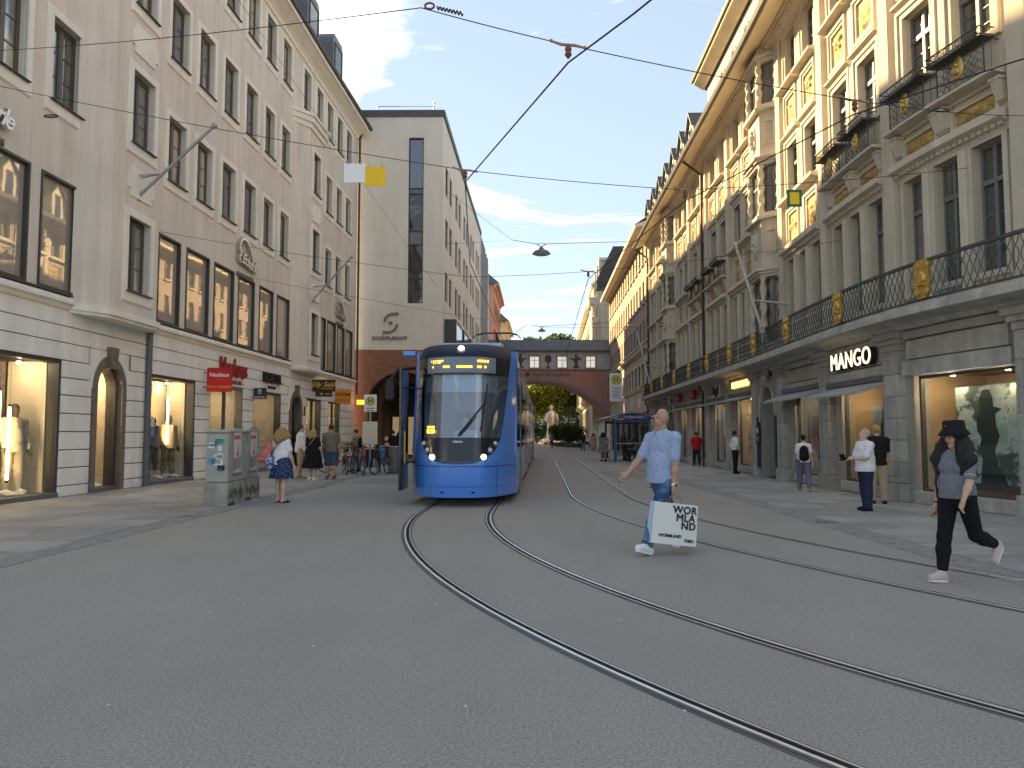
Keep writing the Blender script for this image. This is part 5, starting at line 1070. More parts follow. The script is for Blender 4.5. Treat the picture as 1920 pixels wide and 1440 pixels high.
# ---------------------------------------------------------------- arched bridge over the street
BR = thing('arched_bridge', 'covered bridge with red arch, blue frieze of figures and grey metal roof', 'bridge', (4, 86.5, 0))
x0, x1, yb = -2.75, 11.15, 86.5; fr = Matrix.Translation((0, yb, 0)); xc, Rr, zc = 3.0, 9.5, -1.85
m = MB(); n = 40; hw = 8.13
pts = [(xc-hw+2*hw*i/n) for i in range(n+1)]; pts = [(max(x0, min(x1, x)), zc+math.sqrt(max(0, Rr*Rr-(x-xc)**2))) for x in pts]
for (a, za), (b, zb) in zip(pts, pts[1:]):
    if b > a: m.add([(a, 0, za), (b, 0, zb), (b, 0, 8.96), (a, 0, 8.96), (a, 5.5, za), (b, 5.5, zb), (b, 5.5, 8.96), (a, 5.5, 8.96)], [(0, 1, 2, 3), (4, 7, 6, 5), (0, 4, 5, 1)])
part('arch_wall', m, 'bridge_red', BR, fr)
m = MB()
for (a, za), (b, zb) in zip(pts, pts[1:]):
    if b > a:
        ua = Vector((a-xc, za-zc)).normalized()*.32; ub = Vector((b-xc, zb-zc)).normalized()*.32
        m.add([(a, -.12, za-.02), (b, -.12, zb-.02), (b+ub.x, -.12, zb+ub.y), (a+ua.x, -.12, za+ua.y), (a, .1, za-.02), (b, .1, zb-.02), (b+ub.x, .1, zb+ub.y), (a+ua.x, .1, za+ua.y)], [(0, 1, 2, 3), (0, 4, 5, 1), (2, 6, 7, 3)])
part('archivolt', m, 'bridge_grey', BR, fr)
bw = [8.9, 5.67, 2.54, -.6]; F2 = Front([(x0, yb), (x1, yb)], -1, False); m = MB(); F2.wall(m, 0, x1-x0, 9.02, 11.05, [(w-x0-.55, w-x0+.55, 9.15, 10.5) for w in bw], -.05, .3); m.add([(x0, yb+.3, 9.0), (x1, yb+.3, 9.0), (x1, yb+5.4, 9.0), (x0, yb+5.4, 9.0), (x0, yb+5.4, 11.05), (x1, yb+5.4, 11.05)], [(0, 1, 2, 3), (2, 3, 4, 5)]); part('frieze_wall', m, 'bridge_blue', BR)
part('string_course', MB().box(x0, x1, -.15, .2, 8.9, 9.02), 'bridge_grey', BR, fr); part('eaves', MB().box(x0, x1, -.35, .3, 11.0, 11.14), 'bridge_grey', BR, fr)
for w in bw:
    q = fr @ Matrix.Translation((w, 0, 9.15)); s_ = part('window', rframe(MB(), -.68, .68, -.1, 1.48, .13, -.03, .06), 'bridge_red', BR, q); part('frame', rframe(MB(), -.55, .55, 0, 1.35, .07, .1, .2).box(-.04, .04, .12, .2, 0, 1.35).box(-.5, .5, .12, .2, .85, .91), 'white', s_, q)
    if 'pane_lit' not in M: mat('pane_lit', (.5, .55, .55), .15, emit=(.8, .9, .95), estr=.12)
    part('pane', MB().box(-.5, .5, .16, .17, .05, 1.3), 'pane_lit', s_, q)
k_ = 16
for i in range(k_):
    a = x0+(x1-x0)*i/k_; b = a+(x1-x0)/k_; part('roof_panel', MB().add([(a+.02, -.45, 11.12), (b-.02, -.45, 11.12), (b-.02, 1.6, 12.55), (a+.02, 1.6, 12.55), (a+.02, 4, 12.6), (b-.02, 4, 12.6)], [(0, 1, 2, 3), (3, 2, 5, 4)]), 'copper_roof', BR, fr); part('roof_seam', MB().tube([(a, -.45, 11.14), (a, 1.6, 12.57)], .035, 5), 'zinc', BR, fr)
fig1 = [(-.5, -.8), (0, -1.0), (.5, -.85), (.18, -.6), (.22, -.2), (.6, .15), (.95, .15), (.95, .25), (.5, .3), (.2, .15), (.18, .5), (.12, .75), (-.12, .75), (-.16, .5), (-.5, .35), (-.8, .0), (-.7, -.05), (-.35, .1), (-.25, -.2), (-.2, -.6)]
fig2 = [(-.45, .1), (-.4, .45), (-.15, .65), (.15, .65), (.4, .45), (.45, .1), (.4, -.15), (.12, -.2), (.06, -.6), (.35, -.95), (-.35, -.95), (-.06, -.6), (-.12, -.2), (-.4, -.15)]
for x, fg, sx in ((7.25, fig1, -1), (4.1, fig2, 1), (.95, fig1, 1), (-1.9, fig2, 1)): part('figure_ornament', MB().prism([(x+a*.85*sx, 10.0+b*.95) for a, b in fg], .0, .06), 'brown_figure', BR, fr)
flat_text('lettering', 'HypoVereinsbank', Matrix.Translation((4.4, yb, 8.42)), .62, 'pipe_grey', BR, .06, .04, bold=.01); part('emblem', MB().lathe([(.26, 0), (.26, .06)], 14, Matrix.Translation((1.75, -.05, 8.42)) @ Matrix.Rotation(math.pi/2, 4, 'X')), 'brown_figure', BR, fr)
# ---------------------------------------------------------------- pale brick building (right, behind the stone one)
BK = thing('brick_building', 'long pale red brick building with rows of narrow windows above stone ground floors', 'building', (9.95, 55.3, 0))
BF = Fac([(9.98, 55.35), (11.1, 87.0)], 1, False); cols = [1.1+1.93*i for i in range(16)]; hs = []; ww = .95
for c in cols:
    for z in (8.65, 11.65, 14.6): hs.append((c-ww/2, c+ww/2, z, z+1.65))
gw = [(c-.75, c+.75, 5.35, 7.0) for c in [1.4+2.2*i for i in range(14)]]
m = MB(); BF.wall(m, 0, BF.L, 7.9, 16.9, hs, 0, .3); part('wall', m, 'brick_pale', BK)
m = MB(); BF.wall(m, 0, BF.L, 0, 7.9, gw+[(1+5*k, 5+5*k, 0, 3.3) for k in range(6)], .05, .35); part('stone_floors', m, 'stone', BK)
for a, b, c, d in hs+gw:
    big = c < 6; w = b-a; q = BF.fr((a+b)/2, .05 if big else 0, c); s_ = part('window', rframe(MB(), -w/2, w/2, 0, d-c, .07, .1, .2).box(-.03, .03, .12, .2, .07, d-c-.07).box(-w/2+.05, w/2-.05, .12, .2, (d-c)*.66-.03, (d-c)*.66+.03), 'frame_grey', BK, q); part('sill', MB().cbox(-w/2-.12, w/2+.12, -.14, .1, -.14, 0, .02), 'stone_trim', s_, q); part('pane', MB().box(-w/2+.05, w/2-.05, .16, .17, .05, d-c-.05), 'pane_dark', s_, q)
for z0, z1, pr_ in ((7.75, 8.1, .35), (5.0, 5.2, .15), (16.6, 16.9, .3)):
    m = MB(); BF.mould(m, 0, BF.L, [(0, z0), (.12, z0), (pr_, z0+(z1-z0)*.6), (pr_, z1), (0, z1+.05)]); part('cornice', m, 'stone_trim', BK)
m = MB(); BF.mould(m, 0, BF.L+.3, [(0, 16.9), (.95, 16.75), (1.0, 16.95), (0, 17.3)]); part('eaves', m, 'eave_wood', BK); m = MB(); BF.mould(m, 0, BF.L+.3, [(1.0, 16.95), (-5, 21), (-9, 21), (-9, 17.2), (0.1, 17.25)]); part('roof', m, 'roof_tile_dark', BK)
for k in range(6):
    q = BF.fr(3+5*k, .05, 0); s_ = part('shop_window', rframe(MB(), -2, 2, 0, 3.3, .1, .15, .3), 'dark_frame', BK, q); part('pane', MB().box(-1.9, 1.9, .25, .26, .1, 3.2), 'pane_dark', s_, q)
m = MB(); BF.mould(m, 2, 12, [(.1, 3.3), (1.8, 2.7), (1.8, 2.5), (.1, 3.1)]); part('red_awning', m, 'red', BK); part('wall_plate', MB().box(-.7, .7, -.06, 0, 3.6, 4.5), 'paper', BK, BF.fr(10.5, .05, 0)); part('wall_plate', MB().box(-.5, .5, -.06, 0, 3.7, 4.4), 'white', BK, BF.fr(5.5, .05, 0))
# far ornate bank building beyond the bridge
FB = thing('bank_building', 'distant sunlit baroque style stone palace with dormers and columns', 'building', (9.3, 93, 0)); m = MB()
FF = Fac([(10.3, 92.2), (13.2, 150)], 1, False); hs = [(2+3.4*i-.7, 2+3.4*i+.7, z, z+h) for i in range(16) for z, h in ((2, 3.2), (7.5, 2.6), (12, 2.4), (16, 1.8))]
FF.wall(m, 0, FF.L, 0, 19.5, hs, 0, .4); m.add([FF.pt(0), FF.pt(0, -12), FF.pt(0, -12, 19.5), FF.pt(0, 0, 19.5)], [(0, 1, 2, 3)]); part('wall', m, 'stone', FB)
for a, b, c, d in hs: q = FF.fr((a+b)/2, 0, c); s_ = part('window', rframe(MB(), -.9, .9, -.2, d-c+.2, .2, -.12, .05), 'stone_trim', FB, q); part('pane', MB().box(-.7, .7, .2, .21, 0, d-c), 'pane_dark', s_, q)
for i in range(17): part('column', MB().lathe([(.42, 6.6), (.36, 7.2), (.32, 14.5), (.45, 14.9), (.45, 15.1)], 10, FF.fr(.35+3.4*i, .32, 0)), 'stone_trim', FB, smooth=True)
for z in (6.0, 11.2, 15.1, 19.2): m = MB(); FF.mould(m, -.6, FF.L, [(0, z), (.3, z), (.7, z+.35), (.75, z+.6), (0, z+.7)]); part('cornice', m, 'stone_trim', FB)
for z0 in range(0, 11): m = MB(); FF.fbox(m, 0, FF.L, -.05, .1, .05+z0*.54, .5+z0*.54, 12) ; part('stone_course', m, 'stone_trim', FB) if z0 < 3 else None
m = MB(); FF.mould(m, 0, FF.L, [(.3, 19.8), (-2, 24.5), (-9, 24.5), (-9, 19), (0, 19)]); part('roof', m, 'roof_tile_dark', FB)
for i in range(12):
    q = FF.fr(1.5+4.6*i, -.3, 20); d_ = part('dormer', MB().prism([(-.9, 0), (.9, 0), (.9, 2.8), (1.1, 2.9), (.8, 3.3), (-.8, 3.3), (-1.1, 2.9), (-.9, 2.8)], 0, 3), 'stone_trim', FB, q); part('pane', MB().box(-.5, .5, -.02, -.01, .6, 2.4), 'pane_dark', d_, q)
PV = thing('pavilion_block', 'distant projecting corner of the stone palace seen above the bridge roof', 'building', (9, 92, 0)); part('wall', MB().cbox(9.75, 12.5, 92.5, 96, 0, 18.2, .1), 'stone', PV); part('cornice', MB().cbox(9.35, 12.6, 92.1, 96.2, 17.2, 18.3, .15), 'stone_trim', PV); part('attic', MB().cbox(9.95, 12.4, 92.8, 95.8, 18.3, 19.6, .1), 'stone_trim', PV)
for k in range(12):
    part('stone_course', MB().cbox(9.68, 12.4, 92.42, 96.1, .1+k*.58, .62+k*.58, .03), 'stone_trim', PV)
for x in (9.95, 10.8): part('column', MB().lathe([(.3, 8), (.26, 16.8), (.38, 17.2)], 10, Matrix.Translation((x, 92.3, 0))), 'stone_trim', PV, smooth=True)
# ================================================================ square beyond: trees, shrubs, statue, vehicles
def leaf_mat(nm, c):
    m = mat(nm, c, .6, var=.35, vscale=.8, spec=.25); t = m.node_tree; b = t.nodes['Principled BSDF']; o = t.nodes['Material Output']; tr = N('ShaderNodeBsdfTranslucent', t); mx_ = N('ShaderNodeMixShader', t); mx_.inputs[0].default_value = .45
    t.links.new(b.inputs['Base Color'].links[0].from_socket, tr.inputs[0]); t.links.new(b.outputs[0], mx_.inputs[1]); t.links.new(tr.outputs[0], mx_.inputs[2]); t.links.new(mx_.outputs[0], o.inputs['Surface'])
for nm, c in (('leaf_dark', (.035, .07, .018)), ('leaf_mid', (.10, .15, .028)), ('leaf_lit', (.26, .27, .045)), ('leaf_red', (.14, .06, .03))): leaf_mat(nm, c)  # leaf_lit carries the sunlight in its base colour
mat('bark', (.06, .045, .035), .9, var=.3, vscale=4, bump=.4)
def leaves(rng, blobs, count, size, flat=.6):
    vs = []; fs = []
    B = np.array(blobs); pick = rng.choice(len(B), count, p=(B[:, 3]**2/np.sum(B[:, 3]**2)))
    d = rng.normal(size=(count, 3)); d /= np.linalg.norm(d, axis=1)[:, None]; r = (rng.random(count)**.45)[:, None]*B[pick, 3:4]; c = B[pick, :3]+d*r*np.array([1, 1, .85])
    u = rng.normal(size=(count, 3)); u /= np.linalg.norm(u, axis=1)[:, None]; w = np.cross(u, rng.normal(size=(count, 3))); w /= np.linalg.norm(w, axis=1)[:, None]
    s_ = size*(.6+.8*rng.random(count))[:, None]; q = np.stack([c-u*s_, c+w*s_*flat, c+u*s_, c-w*s_*flat], 1).reshape(-1, 3)
    me = bpy.data.meshes.new('leaves'); me.from_pydata(q.tolist(), [], np.arange(count*4).reshape(-1, 4).tolist()); me.update(); return me
def tree(name, label, loc, h, rad, seed, mats, count=9000, leaf=.32, group=None, trunk_h=.35):
    rng = np.random.RandomState(seed); T = thing(name, label, 'tree', loc, 0, group); m = MB(); th = h*trunk_h
    m.tube([(0, 0, 0), (.08, .05, th*.5), (0, .1, th), (.1, 0, h*.7)], [.32, .26, .22, .1], 9)
    blobs = []
    for i in range(13):
        a = rng.uniform(0, 2*math.pi); rr = rad*rng.uniform(.15, .72); z = h*rng.uniform(.42, .88); p = (rr*math.cos(a), rr*math.sin(a), z); m.tube([(0, .1, th*.9), (p[0]*.5, p[1]*.5, (th+z)/2), p], [.13, .08, .03], 6); blobs.append((*p, rad*rng.uniform(.28, .46)))
    blobs.append((0, 0, h*.82, rad*.45)); part('trunk', m, 'bark', T, local=True)
    for k, (mt, fr_) in enumerate(mats):
        me = leaves(rng, blobs, int(count*fr_), leaf); me.materials.append(M[mt]); part('crown', me, None, T, local=True)
tree('lime_tree', 'sunlit yellow green tree behind the silver statue', (3.6, 150, 0), 17, 7.5, 1, (('leaf_lit', .65), ('leaf_mid', .35)), 22000, group='trees beyond the arch')
tree('lime_tree', 'dark green tree beside the sunlit tree under the arch', (11.5, 156, 0), 19, 8.5, 2, (('leaf_dark', .55), ('leaf_mid', .45)), 22000, group='trees beyond the arch')
tree('lime_tree', 'tall dark tree at the back of the square', (-5, 185, 0), 21, 9, 3, (('leaf_dark', .8), ('leaf_mid', .2)), 10000, .4, group='trees beyond the arch')
tree('lime_tree', 'dark tree closing the view between the two nearer ones', (6, 195, 0), 26, 14, 4, (('leaf_dark', .7), ('leaf_mid', .3)), 26000, .55, group='trees beyond the arch')
tree('lime_tree', 'broad dark tree rising in front of the palace', (15, 178, 0), 20, 10, 5, (('leaf_dark', .75), ('leaf_mid', .25)), 10000, .4, group='trees beyond the arch')
def shrub(label, loc, rx_, h, seed, mats, count=3500):
    rng = np.random.RandomState(seed); T = thing('shrub', label, 'shrub', loc, 0, 'potted shrubs beside the tracks'); part('planter', MB().lathe([(rx_*.5, 0), (rx_*.62, .5), (rx_*.58, .52)], 14), 'shop_dark', T, local=True)
    bl = [(rng.uniform(-.5, .5)*rx_, rng.uniform(-.5, .5)*rx_, h*rng.uniform(.4, .75), rx_*rng.uniform(.4, .6)) for _ in range(8)]
    part('stem', MB().tube([(0, 0, .4), (0, 0, h*.6)], .06, 6), 'bark', T, local=True)
    for mt, f_ in mats:
        me = leaves(rng, bl, int(count*f_), .11); me.materials.append(M[mt]); part('foliage', me, None, T, local=True)
shrub('dark round shrub in a planter next to the parked motorcycle', (8.0, 100, 0), 2.2, 3.3, 11, (('leaf_dark', 1.0),)); shrub('dark shrub in a planter beside the reddish one', (7.0, 107, 0), 1.9, 3.1, 12, (('leaf_dark', .8), ('leaf_mid', .2))); shrub('reddish shrub in a planter farthest from the shelter', (7.2, 115, 0), 2.0, 3.6, 13, (('leaf_dark', .5), ('leaf_red', .5)))
# statue
ST = thing('statue', 'tall silver standing statue on a low plinth among the trees', 'statue', (7.2, 140, 0)); mat('aluminium', (.55, .55, .55), .35, metal=.6, var=.15, vscale=2)
m = MB(); m.lathe([(.75, .9), (.95, 1.4), (.85, 2.4), (.75, 3.6), (.95, 4.6), (.98, 5.2), (.75, 5.8), (.3, 6.05), (.28, 6.2)], 16, sy=.75); m.sphere((0, -.05, 6.6), .42, 12, 9, sc=(.85, .95, 1.15)); m.tube([(-.85, 0, 5.5), (-1.1, -.1, 4.5), (-.75, -.5, 3.9)], [.3, .26, .18], 8); m.tube([(.85, 0, 5.5), (1.1, .05, 4.5), (1.0, -.1, 3.4)], [.3, .26, .18], 8)
for sx in (-.3, .3): m.tube([(sx, 0, 1.2), (sx, -.05, .6), (sx, -.2, .45)], [.36, .28, .25], 8)
part('figure', m, 'aluminium', ST, local=True, smooth=True); part('plinth', MB().cbox(-1.1, 1.1, -1, 1, 0, .5, .05), 'stone_base', ST, local=True)

tree('lime_tree', 'low dark tree at the left end of the square', (-3.5, 150, 0), 13, 6, 6, (('leaf_dark', .7), ('leaf_mid', .3)), 8000, .4, group='trees beyond the arch', trunk_h=.2)
def hedge(label, x0, x1, y, h, seed):
    rng = np.random.RandomState(seed); T = thing('hedge', label, 'hedge', ((x0+x1)/2, y, 0), 0, 'hedges'); bl = [(x, rng.uniform(-.5, .5), h*rng.uniform(.3, .7), h*.55) for x in np.arange(-(x1-x0)/2, (x1-x0)/2, h*.4)]
    me = leaves(rng, bl, 9000, .3); me.materials.append(M['leaf_dark']); part('foliage', me, None, T, local=True); part('stem', MB().tube([(-(x1-x0)/2, 0, .5), ((x1-x0)/2, 0, .5)], .1, 5), 'bark', T, local=True)
hedge('dark hedge along the far side of the square', -30, 40, 175, 5, 21); hedge('second dark hedge closing the far end of the square', -40, 60, 215, 9, 22)
simple_house('far_house', 'distant pale house front behind the trees of the square', [(-30, 235), (55, 236)], 20, 'cream', 'cream', 20, 5, 1.3, 2, 2.5, 3.5)
# ================================================================ tram
TRY, TRX, SL = 16.2, -1.15, 0.04
TR = thing('tram', 'blue and silver low floor tram with its front door open', 'tram', (TRX, TRY, 0), -math.atan(SL))
mat('tram_blue', (.055, .24, .74), .26, var=.03, spec=.5, coat=.7); mat('tram_roof', (.012, .022, .05), .55, var=.05, spec=.2); mat('tram_silver', (.42, .45, .48), .4, metal=.35, var=.06); mat('tram_black', (.012, .014, .017), .18, var=.05, coat=.5); mat('tram_grey', (.22, .23, .24), .6, var=.1); mat('bellows', (.03, .03, .032), .8)
window_glass('tram_glass', (.015, .018, .02), 1.7, wob=.015); glass_clear('windscreen', (.60, .74, .88), .23); mat('headlamp', (1, 1, .9), emit=(1, .95, .78), estr=7.0); mat('lens', (.5, .5, .52), .12, metal=.6); mat('led', (.9, .4, .05), emit=(1.0, .42, .03), estr=1.6); mat('cab', (.20, .25, .30), .7)
HW = 1.2
def nose_y(x, z):
    u = min(1.0, abs(x)/HW); y = 1.55*u**3.2
    y += .22*max(0, z-.95)+(.10*max(0, .5-z))+(.55*max(0, (z-3.2)/.4)**2 if z > 3.2 else 0)
    return y
def grid(xf, zs, nx, off=0.0):
    "surface strip between xf(z)=(x0,x1) along heights zs on the nose shape"
    vs = []; fs = []
    for z in zs:
        a, b = xf(z)
        for i in range(nx+1): x = a+(b-a)*i/nx; vs.append((x, nose_y(x, z)-off, z))
    for j in range(len(zs)-1):
        for i in range(nx): k = j*(nx+1)+i; fs.append((k, k+1, k+nx+2, k+nx+1))
    return MB().add(vs, fs)
def wsw(z):      # half width of the dark windscreen mask
    pts = [(.91, 0.0), (.925, .32), (.96, .48), (1.03, .62), (1.16, .76), (1.42, .87), (1.8, .93), (2.4, .99), (3.0, 1.04), (3.3, 1.06), (3.52, 1.06)]
    for (z0, w0), (z1, w1) in zip(pts, pts[1:]):
        if z <= z1: return w0+(w1-w0)*max(0, (z-z0))/(z1-z0)
    return 1.0
Z = lambda a, b, n: [a+(b-a)*i/n for i in range(n+1)]
part('bumper', grid(lambda z: (-HW, HW), [.2, .24, .3, .42, .44, .5, .6, .7, .8, .845], 28), 'tram_blue', TR, local=True, smooth=True)
part('bumper_seam', grid(lambda z: (-HW*.97, HW*.97), [.845, .86], 28, -.012), 'tram_black', TR, local=True)
for sx in (-1, 1): part('panel_seam', grid(lambda z, sx=sx: tuple(sorted((sx*.80, sx*.806))), [.24, .4, .6, .84], 1, .002), 'tram_black', TR, local=True); part('tow_cover', grid(lambda z, sx=sx: tuple(sorted((sx*.30, sx*.36))), [.29, .33], 2, .003), 'tram_black', TR, local=True)
part('panel_seam', grid(lambda z: (-1.1, 1.1), [.425, .431], 24, .003), 'tram_black', TR, local=True)
zz = [.86, .88, .91, .925, .96, 1.0, 1.06, 1.16, 1.3, 1.42]+Z(1.5, 3.5, 16)
for sx in (-1, 1):
    part('front_pillar', grid(lambda z, sx=sx: (sx*wsw(z), sx*HW), zz, 8), 'tram_blue', TR, local=True, smooth=True)
part('front_mask', grid(lambda z: (-wsw(z), wsw(z)), [.911, .917, .925, .94, .96, 1.0, 1.06, 1.16, 1.3, 1.42, 1.46], 20, -.004), 'tram_black', TR, local=True, smooth=True)
part('windscreen', grid(lambda z: (-wsw(z), wsw(z)), Z(1.46, 2.82, 8), 20, -.004), 'windscreen', TR, local=True, smooth=True)
part('display_glass', grid(lambda z: (-wsw(z), wsw(z)), Z(2.82, 3.24, 4), 20, -.004), 'tram_black', TR, local=True, smooth=True)
part('roof_front', grid(lambda z: (-wsw(z), wsw(z)), Z(3.24, 3.56, 6), 20, -.002), 'tram_roof', TR, local=True, smooth=True)
# display frame and LED text
m = grid(lambda z: (-.76, .76), [2.87, 2.99, 3.11, 3.22], 14, .004); part('display_panel', m, 'cab', TR, local=True)
rng = random.Random(4); d = MB()
def led(x0, x1, z, h=.02):
    for i in range(int((x1-x0)/.05)):
        x = x0+i*.05
        if rng.random() < .72: d.box(x, x+.034, nose_y(x, z)-.012, nose_y(x, z)-.006, z-h, z+h)
led(-.66, -.28, 3.13); led(.28, .66, 3.13); led(-.62, .66, 3.0); led(-.66, -.4, 3.09, .012)
part('destination_lights', d, 'led', TR, local=True, kind='stuff'); d = MB()
for x in (-.70, -.60):
    for z in (1.57, 1.63, 1.69): d.box(x, x+.075, nose_y(x, z)-.03, nose_y(x, z)-.02, z-.016, z+.016)
d.box(-.70, -.68, nose_y(-.7, 1.6)-.03, nose_y(-.7, 1.6)-.02, 1.57, 1.63); d.box(-.545, -.525, nose_y(-.5, 1.6)-.03, nose_y(-.5, 1.6)-.02, 1.57, 1.63); part('route_number', d, 'led', TR, local=True, kind='stuff')
me = text_mesh('SIEMENS', .055, .004, bold=.002); me.materials.append(M['white']); part('maker_badge', me, None, TR, Matrix.Translation((0, nose_y(0, 1.37)-.012, 1.37)) @ TXT, local=True)
for sx in (-1, 1):
    for k, (x, z, r, mt) in enumerate(((.77, 1.33, .06, 'lens'), (.67, 1.19, .065, 'lens'), (.55, 1.05, .075, 'headlamp'))):
        x *= sx; q = Matrix.Translation((x, nose_y(x, z)-.005, z)) @ Matrix.Rotation(math.pi/2, 4, 'X'); h = part('headlight', MB().lathe([(r, 0), (r, .02), (r*.85, .03)], 16, q), 'tram_grey', TR, local=True); part('lens', MB().lathe([(r*.8, .025), (r*.5, .045), (0, .05)], 14, q), mt, h, local=True)
part('headlight', MB().lathe([(.065, 0), (.06, .02), (0, .03)], 14, Matrix.Translation((0, nose_y(0, 3.42)-.005, 3.42)) @ Matrix.Rotation(math.pi/2, 4, 'X')), 'headlamp', TR, local=True)
w = part('wiper', MB().tube([(.0, nose_y(0, 1.5)-.03, 1.5), (.36, nose_y(.36, 1.95)-.06, 1.95), (.56, nose_y(.56, 2.2)-.03, 2.2)], .018, 6).tube([(.05, nose_y(0, 1.5)-.03, 1.5), (.40, nose_y(.36, 1.95)-.06, 1.93)], .012, 6), 'black', TR, local=True); part('wiper_blade', MB().tube([(.48, nose_y(.48, 1.6)-.015, 1.6), (.56, nose_y(.56, 2.2)-.02, 2.2), (.6, nose_y(.6, 2.62)-.015, 2.62)], .014, 6), 'black', w, local=True)
# cab interior
part('cab_rear_wall', MB().box(-1.05, 1.05, 2.3, 2.36, .35, 3.4), 'cab', TR, local=True); part('dashboard', MB().cbox(-.62, .62, .62, 1.2, .95, 1.46, .05), 'tram_grey', TR, local=True); part('cab_floor', MB().box(-1.05, 1.05, 1.75, 2.3, .3, .36), 'cab', TR, local=True); part('driver_seat', MB().cbox(-.25, .3, 1.75, 1.9, .9, 2.05, .05).cbox(-.25, .3, 1.35, 1.9, .8, .95, .05), 'black', TR, local=True); part('sun_blind', grid(lambda z: (-.8, .8), [2.45, 2.62, 2.8], 10, -.1), 'tram_silver', TR, local=True)
# modules of the side walls
def module(y0, y1, first=False, last=False):
    for sx in (-1, 1):
        X = sx*HW
        def panel(name, a, b, z0, z1, mt, o=0.0): part(name, MB().cbox(*sorted((X-sx*.05+0, X+sx*o)), a, b, z0, z1, .008), mt, TR, local=True)
        ys = y0+(.95 if first else 0)
        if first:
            # nose side: blue quarter panel, slanted black quarter window
            part('quarter_panel', MB().prism([(1.55, .2), (2.6, .2), (2.6, 1.02), (1.55, .86)], *sorted((X-sx*.04, X)), 'x'), 'tram_blue', TR, local=True); part('quarter_panel', MB().prism([(1.55, .86), (2.6, 1.02), (2.6, 1.1), (1.55, 1.1)], *sorted((X-sx*.04, X+sx*.001)), 'x'), 'tram_silver', TR, local=True)
            if sx > 0: part('quarter_window', MB().prism([(1.5, 1.1), (2.6, 1.1), (2.6, 3.1), (1.95, 3.12)], *sorted((X-sx*.04, X+sx*.002)), 'x'), 'tram_glass', TR, local=True)
            part('corner_panel', MB().prism([(1.5, 1.1), (1.95, 3.12), (2.6, 3.1), (2.6, 3.5), (2.1, 3.5), (1.42, 1.1)], *sorted((X-sx*.045, X-sx*.001)), 'x'), 'tram_blue', TR, local=True)
            ys = 2.62
        L_ = y1-ys; k = max(1, int(L_/1.45)); st = L_/k
        for i in range(k):
            a, b = ys+i*st, ys+(i+1)*st; door = (i % 4 == 1)
            if door:
                for q in (0, 1):
                    c, e = a+st/2*q, a+st/2*(q+1); dr = part('door', MB().cbox(*sorted((X-sx*.04, X+sx*.012)), c+.01, e-.01, .32, 3.05, .01), 'tram_blue' if i == 1 else 'tram_silver', TR, local=True); part('door_window', MB().box(*sorted((X+sx*.0125, X+sx*.018)), c+.09, e-.09, .6, 2.95), 'tram_glass', dr, local=True)
            else:
                panel('side_panel', a+.006, b-.006, .25, 1.18, 'tram_silver' if i > 0 or not first else 'tram_blue'); panel('side_window', a+.012, b-.012, 1.2, 2.75, 'tram_glass', .004)
                panel('upper_panel', a+.006, b-.006, 2.77, 3.12, 'tram_silver')
        panel('roof_edge', ys, y1, 3.13, 3.45, 'tram_blue' if first else 'tram_silver', -.03)
        panel('underframe', ys+.1, y1-.1, .08, .26, 'bellows', -.08)
        # bogie cover gaps
        for yb in (y0+(y1-y0)*.5,): panel('bogie_skirt', yb-1.1, yb+1.1, .12, .62, 'tram_grey', .012)
    part('roof', MB().prism([(-HW+.06, 3.3), (-HW+.12, 3.46), (-.6, 3.56), (.6, 3.56), (HW-.12, 3.46), (HW-.06, 3.3)], y0+(2.0 if first else 0), y1, 'y'), 'tram_grey', TR, local=True)
    part('floor', MB().box(-HW+.06, HW-.06, y0+(2.4 if first else 0), y1, .28, .34), 'tram_grey', TR, local=True)
    part('roof_equipment', MB().cbox(-.8, .8, y0+(3.2 if first else .8), y1-.8, 3.56, 3.86, .06), 'tram_silver', TR, local=True)
    for yb in (y0+(y1-y0)*.5-.9, y0+(y1-y0)*.5+.9):
        for sx in (-1, 1): part('wheel', MB().lathe([(.3, -.06), (.3, .06)], 18, Matrix.Translation((sx*.72, yb, .315)) @ Matrix.Rotation(math.pi/2, 4, 'Y')), 'tram_grey', TR, local=True)
mods = [(0.0, 9.0), (9.5, 18.2), (18.7, 27.4), (27.9, 36.8)]
for i, (a, b) in enumerate(mods):
    module(a, b, i == 0, i == 3)
    if i < 3: part('bellows', MB().cbox(-HW+.1, HW-.1, b, mods[i+1][0], .3, 3.4, .03), 'bellows', TR, local=True)
part('rear_wall', MB().cbox(-HW, HW, 36.8, 37.0, .2, 3.45, .08), 'tram_blue', TR, local=True)
# open front door on the left side, mirror, camera pod, left cab side
dr = part('door', MB().cbox(-1.36, -1.30, .62, 1.5, .3, 3.0, .015), 'tram_black', TR, local=True); part('door_window', MB().box(-1.368, -1.362, .7, 1.42, .9, 2.9), 'tram_glass', dr, local=True); part('door_arm', MB().tube([(-1.3, 1.3, .9), (-1.1, 1.7, .9)], .02, 6).tube([(-1.3, 1.3, 2.6), (-1.1, 1.7, 2.6)], .02, 6), 'black', dr, local=True); part('grab_rail', MB().tube([(-1.25, .75, .9), (-1.25, .75, 1.6)], .016, 6), 'yellow', dr, local=True)
mi = part('mirror', MB().cbox(-1.72, -1.48, .85, .97, 2.28, 2.78, .05), 'black', TR, local=True); part('mirror_arm', MB().tube([(-1.6, .9, 2.75), (-1.45, .95, 2.98), (-1.12, 1.3, 3.05)], .045, 8), 'black', mi, local=True)
part('camera_pod', MB().tube([(-1.1, 1.25, 3.36), (-1.38, 1.25, 3.36)], .07, 10), 'tram_blue', TR, local=True)
